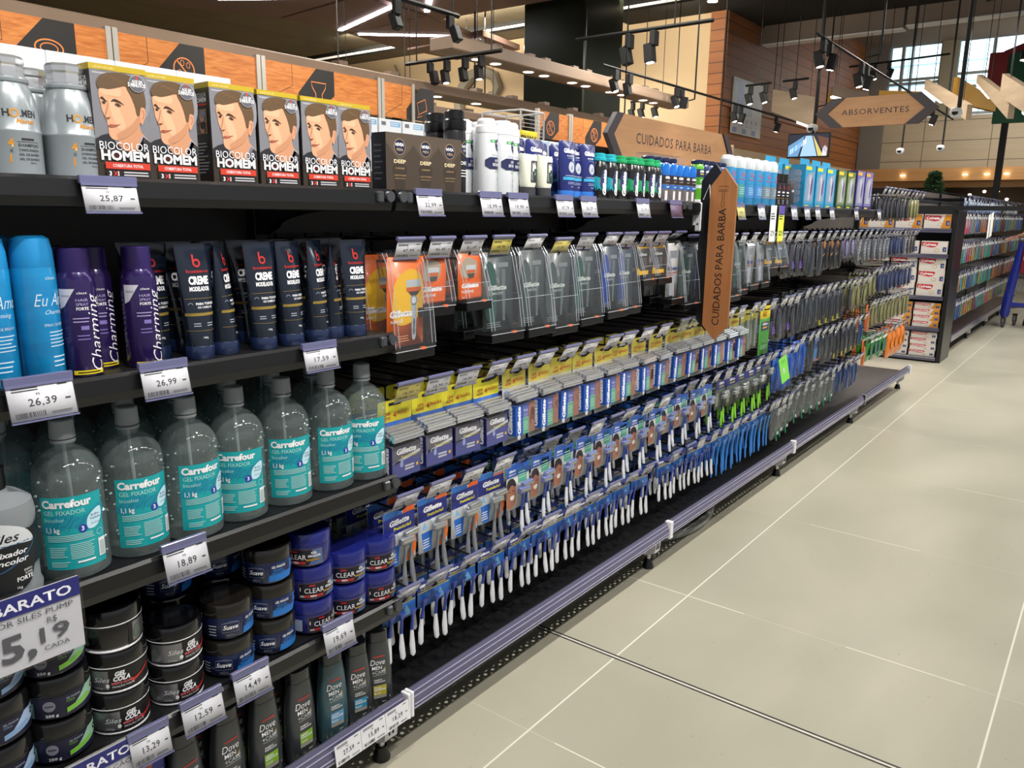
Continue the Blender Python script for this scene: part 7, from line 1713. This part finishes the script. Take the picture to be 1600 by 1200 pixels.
# ------------------------------------------------------------------ toothbrush gondola beyond it
G2 = [8.42, 9.75, 11.08, 12.41, 13.74]
XF, XB2 = -1.225, -1.70
for i in range(4):
    y0, y1 = G2[i], G2[i + 1]
    r = thing('gondola_bay', 'black shelving frame of the toothbrush row, %s bay' % ('nearest', 'second', 'third', 'farthest')[i], 'shelving', (0, 0, 0))
    b = MB(); b.box(XB2, XB2 + .02, y0 + .02, y1 - .02, .1, 1.55, BACKP); b.obj('back_panel', r, smooth=0)
    b = MB(); b.box(XB2 - .02, XB2 + .04, y0 - .018, y0 + .018, .03, 1.56, BLACKM); b.obj('upright', r, smooth=0)
    b = MB(); b.box(XB2 + .02, XF, y0 + .005, y1 - .005, .15, .165, mat('deck_maroon', '#33201f', .3)); b.obj('base_deck', r, smooth=0)
    b = MB(); b.box(XF, XF + .022, y0 + .006, y1 - .006, .135, .20, RAILM, .003); b.obj('ticket_rail', r, smooth=0)
    b = MB(); b.box(XF - .08, XF - .01, y0 + .1, y0 + .14, .06, .15, WHITEP, .003); b.tube([(XF - .045, y0 + .12, 0), (XF - .045, y0 + .12, .06)], .015, BLACKP); b.obj('foot', r, smooth=0)
    for z in (1.50, 1.36, 1.08, .80, .54):
        b = MB(); b.box(XB2 + .02, XB2 + .035, y0 + .03, y1 - .03, z - .05, z, BLACKM); b.obj('hook_bar', r, smooth=0)
b = MB(); b.tube([(XF - .01, 8.5, 1.50), (XF - .01, 13.6, 1.50)], .006, BLACKM); b.tube([(XB2, 8.5, 1.56), (XF - .01, 8.5, 1.50)], .006, BLACKM); b.tube([(XB2, 13.6, 1.56), (XF - .01, 13.6, 1.50)], .006, BLACKM)
tag(b.obj('front_rod'), 'thin black rod along the top front of the toothbrush row', 'rod')
def brush_pack(c1, c2, H=.2, W=.05):
    r = empty('toothbrush_pack'); z0 = -H + .01
    b = MB(); b.prism(rr(-W / 2, z0, W / 2, .01, .008), 0, .001, CB(c1)); c = CV(); c.rect(-W * .4, z0 + .01, W * .4, z0 + H * .3, ink(c2)); c.rect(-W * .3, -.02, W * .3, 0, WT); b.decal(c, flat(0)); b.obj('card', r, smooth='keep')
    b = MB(); b.tube([(-.006, -.008, -.03), (-.004, -.012, -.08), (.004, -.010, z0 + .015)], [.005, .0035, .006], mat('brush_' + c2[1:], c2, .3, coat=.3), 6); b.box(-.012, -.001, -.018, -.008, -.045, -.02, WHITEP)
    b.obj('toothbrush', r, smooth=30)
    b = MB(); b.box(-W * .4, W * .4, -.022, -.001, z0 + .006, -.012, CLEAR, .004); b.obj('bubble', r, smooth=0)
    b = MB(); b.tube([(0, 0.40, .004), (0, -.02, .004), (0, -.026, .012)], .002, DARKW, 4); b.box(-.02, .02, -.035, -.033, .006, .036, CLIPM); b.obj('hook', r, smooth=0)
    return r
BP = [('#8fa39c', '#4a9684', 'sea green'), ('#b8b0b4', '#b84a64', 'pink'), ('#a8a49c', '#b0a040', 'yellow'), ('#8c9cb0', '#3a62a0', 'blue'), ('#9a9092', '#84404c', 'wine red'), ('#98a0a2', '#b8703c', 'orange'), ('#a8b2b4', '#5a98a0', 'teal')]
for i, (a, c_, n) in enumerate(BP): BUILD['bp%d' % i] = (lambda a=a, c_=c_: brush_pack(a, c_))
BUILD['bp_blue'] = lambda: brush_pack('#7c9cc0', '#9ab4d4', .13, .06); BUILD['bp_white'] = lambda: brush_pack('#c8ccce', '#dfe2e4', .13, .06); BUILD['bp_green'] = lambda: brush_pack('#2c8a50', '#1c7a40', .11, .06)
rnd = random.Random(8)
for ri, (z, nm) in enumerate(((1.47, 'top'), (1.33, 'second'), (1.05, 'third'), (.77, 'fourth'), (.50, 'lowest'))):
    n = 46 if ri else 40
    blk = 0; kind = 0; ci = {}
    for k in range(n):
        if blk == 0: blk = rnd.randint(1, 3); kind = rnd.choice([0, 1, 2, 3, 4, 5, 6])
        blk -= 1
        if ri == 0: key, nn = ('bp_blue', 'pale blue') if k < 24 else ('bp_green', 'green') if k < 27 else ('bp_white', 'white')
        else: key, nn = 'bp%d' % kind, BP[kind][2]
        j = ci.get(nn, 0); ci[nn] = j + 1
        place(key, (XF - .03 + rnd.uniform(-.01, .01), 8.50 + k * .111, z), '%s toothbrush pack in the %s row of the far shelving, %s' % (nn, nm, nth(j)), 'toothbrush pack', '%s toothbrush packs' % nn, rz=PI / 2 + rnd.uniform(-.12, .12))
r = thing('paper_notice', 'blank white paper sheets hung at a slant among the toothbrushes', 'paper', (-1.15, 9.55, 1.345), PI / 2)
b = MB(); b.box(-.14, -.02, 0, .002, -.24, .0, mat('paper', '#d4d4d0', .7), mtx=Matrix.Rotation(-.12, 4, 'Y')); b.box(.0, .17, -.004, -.002, -.245, .0, mat('paper', '#d4d4d0'), mtx=Matrix.Rotation(-.1, 4, 'Y')); b.obj('sheet', r, smooth=0)
b = MB(); b.tube([(-.08, .0, -.01), (-.08, .5, .02)], .003, DARKW, 4); b.tube([(.06, .0, -.01), (.06, .5, .02)], .003, DARKW, 4); b.obj('wire', r)
b = MB(); b.lathe([(.07, 0), (.085, .025), (.08, .025), (.066, .004)], mat('blue_dish', '#4a86c8', .3), 20, c=(-1.30, 8.56, .1655), cap=False); b.lathe([(.069, .0), (.069, .003)], mat('blue_dish', '#4a86c8'), 20, c=(-1.30, 8.56, .1655)); tag(b.obj('blue_dish'), 'small blue dish left on the base deck of the toothbrush row', 'dish')
# ------------------------------------------------------------------ shopping cart and shopper
BLU = mat('cart_blue', '#1a2a92', .25, coat=.5); REDP = mat('cart_red', '#8a1626', .35)
r = thing('shopping_cart', 'blue plastic shopping cart with a red front panel', 'shopping cart', (-1.04, 11.2, 0))
b = MB()
R = []
for t, x, w_, d_ in ((0, .02, .035, .03), (.04, .02, .05, .035), (.3, .035, .052, .036), (.7, .075, .045, .03), (1, .10, .035, .03)):
    z = .13 + t * .90; R.append([Vector((x - .045 + w_ * math.cos(a), d_ * math.sin(a), z)) for a in [2 * PI * k / 12 for k in range(12)]])
b.loft(R, BLU); R2 = [[p + Vector((.62, 0, 0)) for p in q] for q in R]; b.loft(R2, BLU)
b.tube([(.0, .0, .28), (.6, .0, .28)], .03, BLU, 8); b.tube([(.0, .0, .26), (.05, .3, .24)], .028, BLU, 8); b.tube([(.6, .0, .26), (.55, .3, .24)], .028, BLU, 8)
b.obj('frame', r)
b = MB(); b.box(.075, .62, -.035, -.015, .66, 1.02, REDP, .006); b.obj('front_panel', r, smooth=0)
c = CV(); c.disc(.13, .84, .045, ink('#c8a058'), .05); c.up(); c.disc(.13, .86, .038, ink('#d8c8a0'), .02); c.disc(.13, .815, .038, ink('#a86830'), .018); c.text('Oferta', .085, .95, .02, ink('#3c4a9a')); b = MB(); b.decal(c, flat(-.035)); b.obj('panel_print', r, smooth='keep')
b = MB()
for k in range(14): x = .03 + k * .043; b.tube([(x, .02, 1.0), (x, .34, .95)], .003, STEEL, 4); b.tube([(x, .02, 1.0), (x + .0, .04, .45), (x, .30, .5), (x, .34, .95)], .003, STEEL, 4)
for z in (.5, .62, .74, .86, .98): b.tube([(.03, .03, z), (.03, .33, z), (.6, .33, z), (.6, .03, z)], .003, STEEL, 4)
b.obj('basket', r)
b = MB(); b.tube([(.03, -.02, 1.06), (.62, -.02, 1.06)], .016, mat('handle_grey', '#8a8c94', .4), 8); b.obj('handle', r)
for x, y in ((-.03, 0), (.6, 0), (.06, .3), (.54, .3)):
    b = MB()
    T_ = Matrix.Translation((x, y, .058)) @ Matrix.Rotation(PI / 2, 4, 'Y')
    m0 = MB(); m0.lathe([(.0, -.016), (.05, -.016), (.058, -.01), (.058, .01), (.05, .016), (0, .016)], mat('wheel_grey', '#4a4a4c', .5), 18)
    b.merge(m0.bm, mat('wheel_grey', '#4a4a4c'), T_); b.box(x - .024, x - .018, y - .02, y + .02, .05, .15, BLACKP); b.box(x + .018, x + .024, y - .02, y + .02, .05, .15, BLACKP); b.box(x - .024, x + .024, y - .02, y + .02, .12, .15, BLACKP)
    b.obj('wheel', r)
# shopper
def grow(name, joints, edges, parent, levels=2):
    me = bpy.data.meshes.new(name); me.from_pydata([j[:3] for j in joints], edges, []); o = bpy.data.objects.new(name, me); COL.objects.link(o)
    md = o.modifiers.new('s', 'SKIN'); sk = me.skin_vertices[0].data
    for i, j in enumerate(joints): sk[i].radius = (j[3], j[4] if len(j) > 4 else j[3]); sk[i].use_root = (i == 0)
    sb = o.modifiers.new('u', 'SUBSURF'); sb.levels = levels; sb.render_levels = levels
    dg = bpy.context.evaluated_depsgraph_get(); ev = o.evaluated_get(dg); nm = bpy.data.meshes.new_from_object(ev)
    bpy.data.objects.remove(o); o = bpy.data.objects.new(name, nm); COL.objects.link(o); o.parent = parent
    for p in nm.polygons: p.use_smooth = True
    return o
r = thing('person', 'person in a grey shirt and dark trousers leaning a hand on the blue cart', 'person', (-.62, 11.98, 0))
SKIN = mat('skin', '#b98468', .5); SHIRT = mat('shirt_grey', '#55555a', .8); TROU = mat('trousers_dark', '#23252c', .8); HAIR = mat('hair_dark', '#231a15', .6)
J = [(0, 0, .95, .15, .11), (0, 0, 1.10, .135, .10), (0, 0, 1.28, .16, .11), (0, 0, 1.42, .12, .09), (0, -.01, 1.50, .055), (0, -.02, 1.58, .06), (0, -.035, 1.66, .078, .09), (0, -.03, 1.74, .06, .07),
     (-.19, 0, 1.41, .062), (-.30, -.16, 1.21, .045), (-.40, -.38, 1.10, .034), (-.46, -.50, 1.085, .026, .02),
     (.19, 0, 1.41, .062), (.28, .02, 1.14, .046), (.22, -.18, .97, .034), (.19, -.24, .93, .028, .02),
     (-.10, 0, .88, .095), (-.17, -.10, .50, .066), (-.24, -.26, .10, .045), (.10, 0, .88, .095), (.12, .03, .48, .066), (.12, .10, .10, .045)]
E_ = [(0, 1), (1, 2), (2, 3), (3, 4), (4, 5), (5, 6), (6, 7), (3, 8), (8, 9), (9, 10), (10, 11), (3, 12), (12, 13), (13, 14), (14, 15), (0, 16), (16, 17), (17, 18), (0, 19), (19, 20), (20, 21)]
o = grow('body', J, E_, r)
o.data.materials.clear()
for m_ in (SKIN, SHIRT, TROU): o.data.materials.append(m_)
for p in o.data.polygons:
    c_ = p.center
    if c_.z < .97 and abs(c_.x) < .30 and not (c_.x > .15 and c_.y < -.13): p.material_index = 2
    elif c_.z < 1.47 and not (c_.x < -.355) and not (c_.x > .14 and c_.y < -.10 and c_.z < 1.12): p.material_index = 1
    else: p.material_index = 0
for s_, (hx, hy, hz), dr in ((-1, (-.46, -.50, 1.085), Vector((-.55, -.75, -.18))), (1, (.19, -.24, .93), Vector((-.2, -.85, -.4)))):
    dr.normalize(); sd = dr.cross(Vector((0, 0, 1))).normalized() * (1 if s_ < 0 else -1)
    H0 = Vector((hx, hy, hz)); jo = [tuple(H0) + (.024, .018), tuple(H0 + dr * .05) + (.030, .015), tuple(H0 + dr * .085) + (.030, .013)]; ed = [(0, 1), (1, 2)]
    for k, (off, L) in enumerate(((-.028, .062), (-.010, .074), (.009, .070), (.027, .054))):
        a = H0 + dr * .09 + sd * off; n = len(jo)
        jo += [tuple(a) + (.0095,), tuple(a + dr * L * .5 + Vector((0, 0, -.006))) + (.0088,), tuple(a + dr * L + Vector((0, 0, -.022))) + (.0075,)]; ed += [(2, n), (n, n + 1), (n + 1, n + 2)]
    a = H0 + dr * .03 - sd * .03; n = len(jo); jo += [tuple(a) + (.011,), tuple(a + dr * .03 - sd * .018 + Vector((0, 0, -.01))) + (.0095,), tuple(a + dr * .055 - sd * .022 + Vector((0, 0, -.02))) + (.008,)]; ed += [(0, n), (n, n + 1), (n + 1, n + 2)]
    h = grow('hand', jo, ed, r, 1); h.data.materials.clear(); h.data.materials.append(SKIN)
for x, y in ((-.24, -.28), (.12, .08)):
    b = MB(); b.loft([[Vector((x + .042 * q * math.cos(a), y - .05 + .125 * q2 * math.sin(a), z)) for a in [2 * PI * k / 16 for k in range(16)]] for z, q, q2 in ((0, .95, .95), (.012, 1.05, 1.05), (.045, .95, .9), (.085, .8, .5), (.11, .75, .4))], mat('shoe_black', '#141416', .4)); b.obj('shoe', r)
b = MB(); b.loft([[Vector((q * .088 * math.cos(a), -.02 + q * .10 * math.sin(a) + dy, z)) for a in [2 * PI * k / 18 for k in range(18)]] for z, q, dy in ((1.60, .7, .055), (1.66, .95, .035), (1.72, 1.0, .015), (1.77, .9, .0), (1.81, .5, -.005))], HAIR); b.obj('hair', r)
b = MB()
for s_ in (-1, 1):
    b.lathe([(0, -.010), (.010, 0), (0, .010)], WT, 10, c=(s_ * .03, -.113, 1.675)); b.lathe([(0, -.005), (.0055, 0), (0, .005)], BK, 8, c=(s_ * .03, -.119, 1.675)); b.tube([(s_ * .045, -.113, 1.70), (s_ * .015, -.12, 1.702)], .004, HAIR, 5)
    b.tube([(s_ * .078, -.03, 1.69), (s_ * .088, -.02, 1.67), (s_ * .078, -.03, 1.64)], .009, SKIN, 6)
b.tube([(0, -.115, 1.68), (0, -.135, 1.65), (0, -.12, 1.642)], [.006, .011, .009], SKIN, 8); b.tube([(-.022, -.112, 1.615), (0, -.12, 1.612), (.022, -.112, 1.615)], .005, mat('lips', '#9a5a50', .5), 6)
b.obj('face', r)
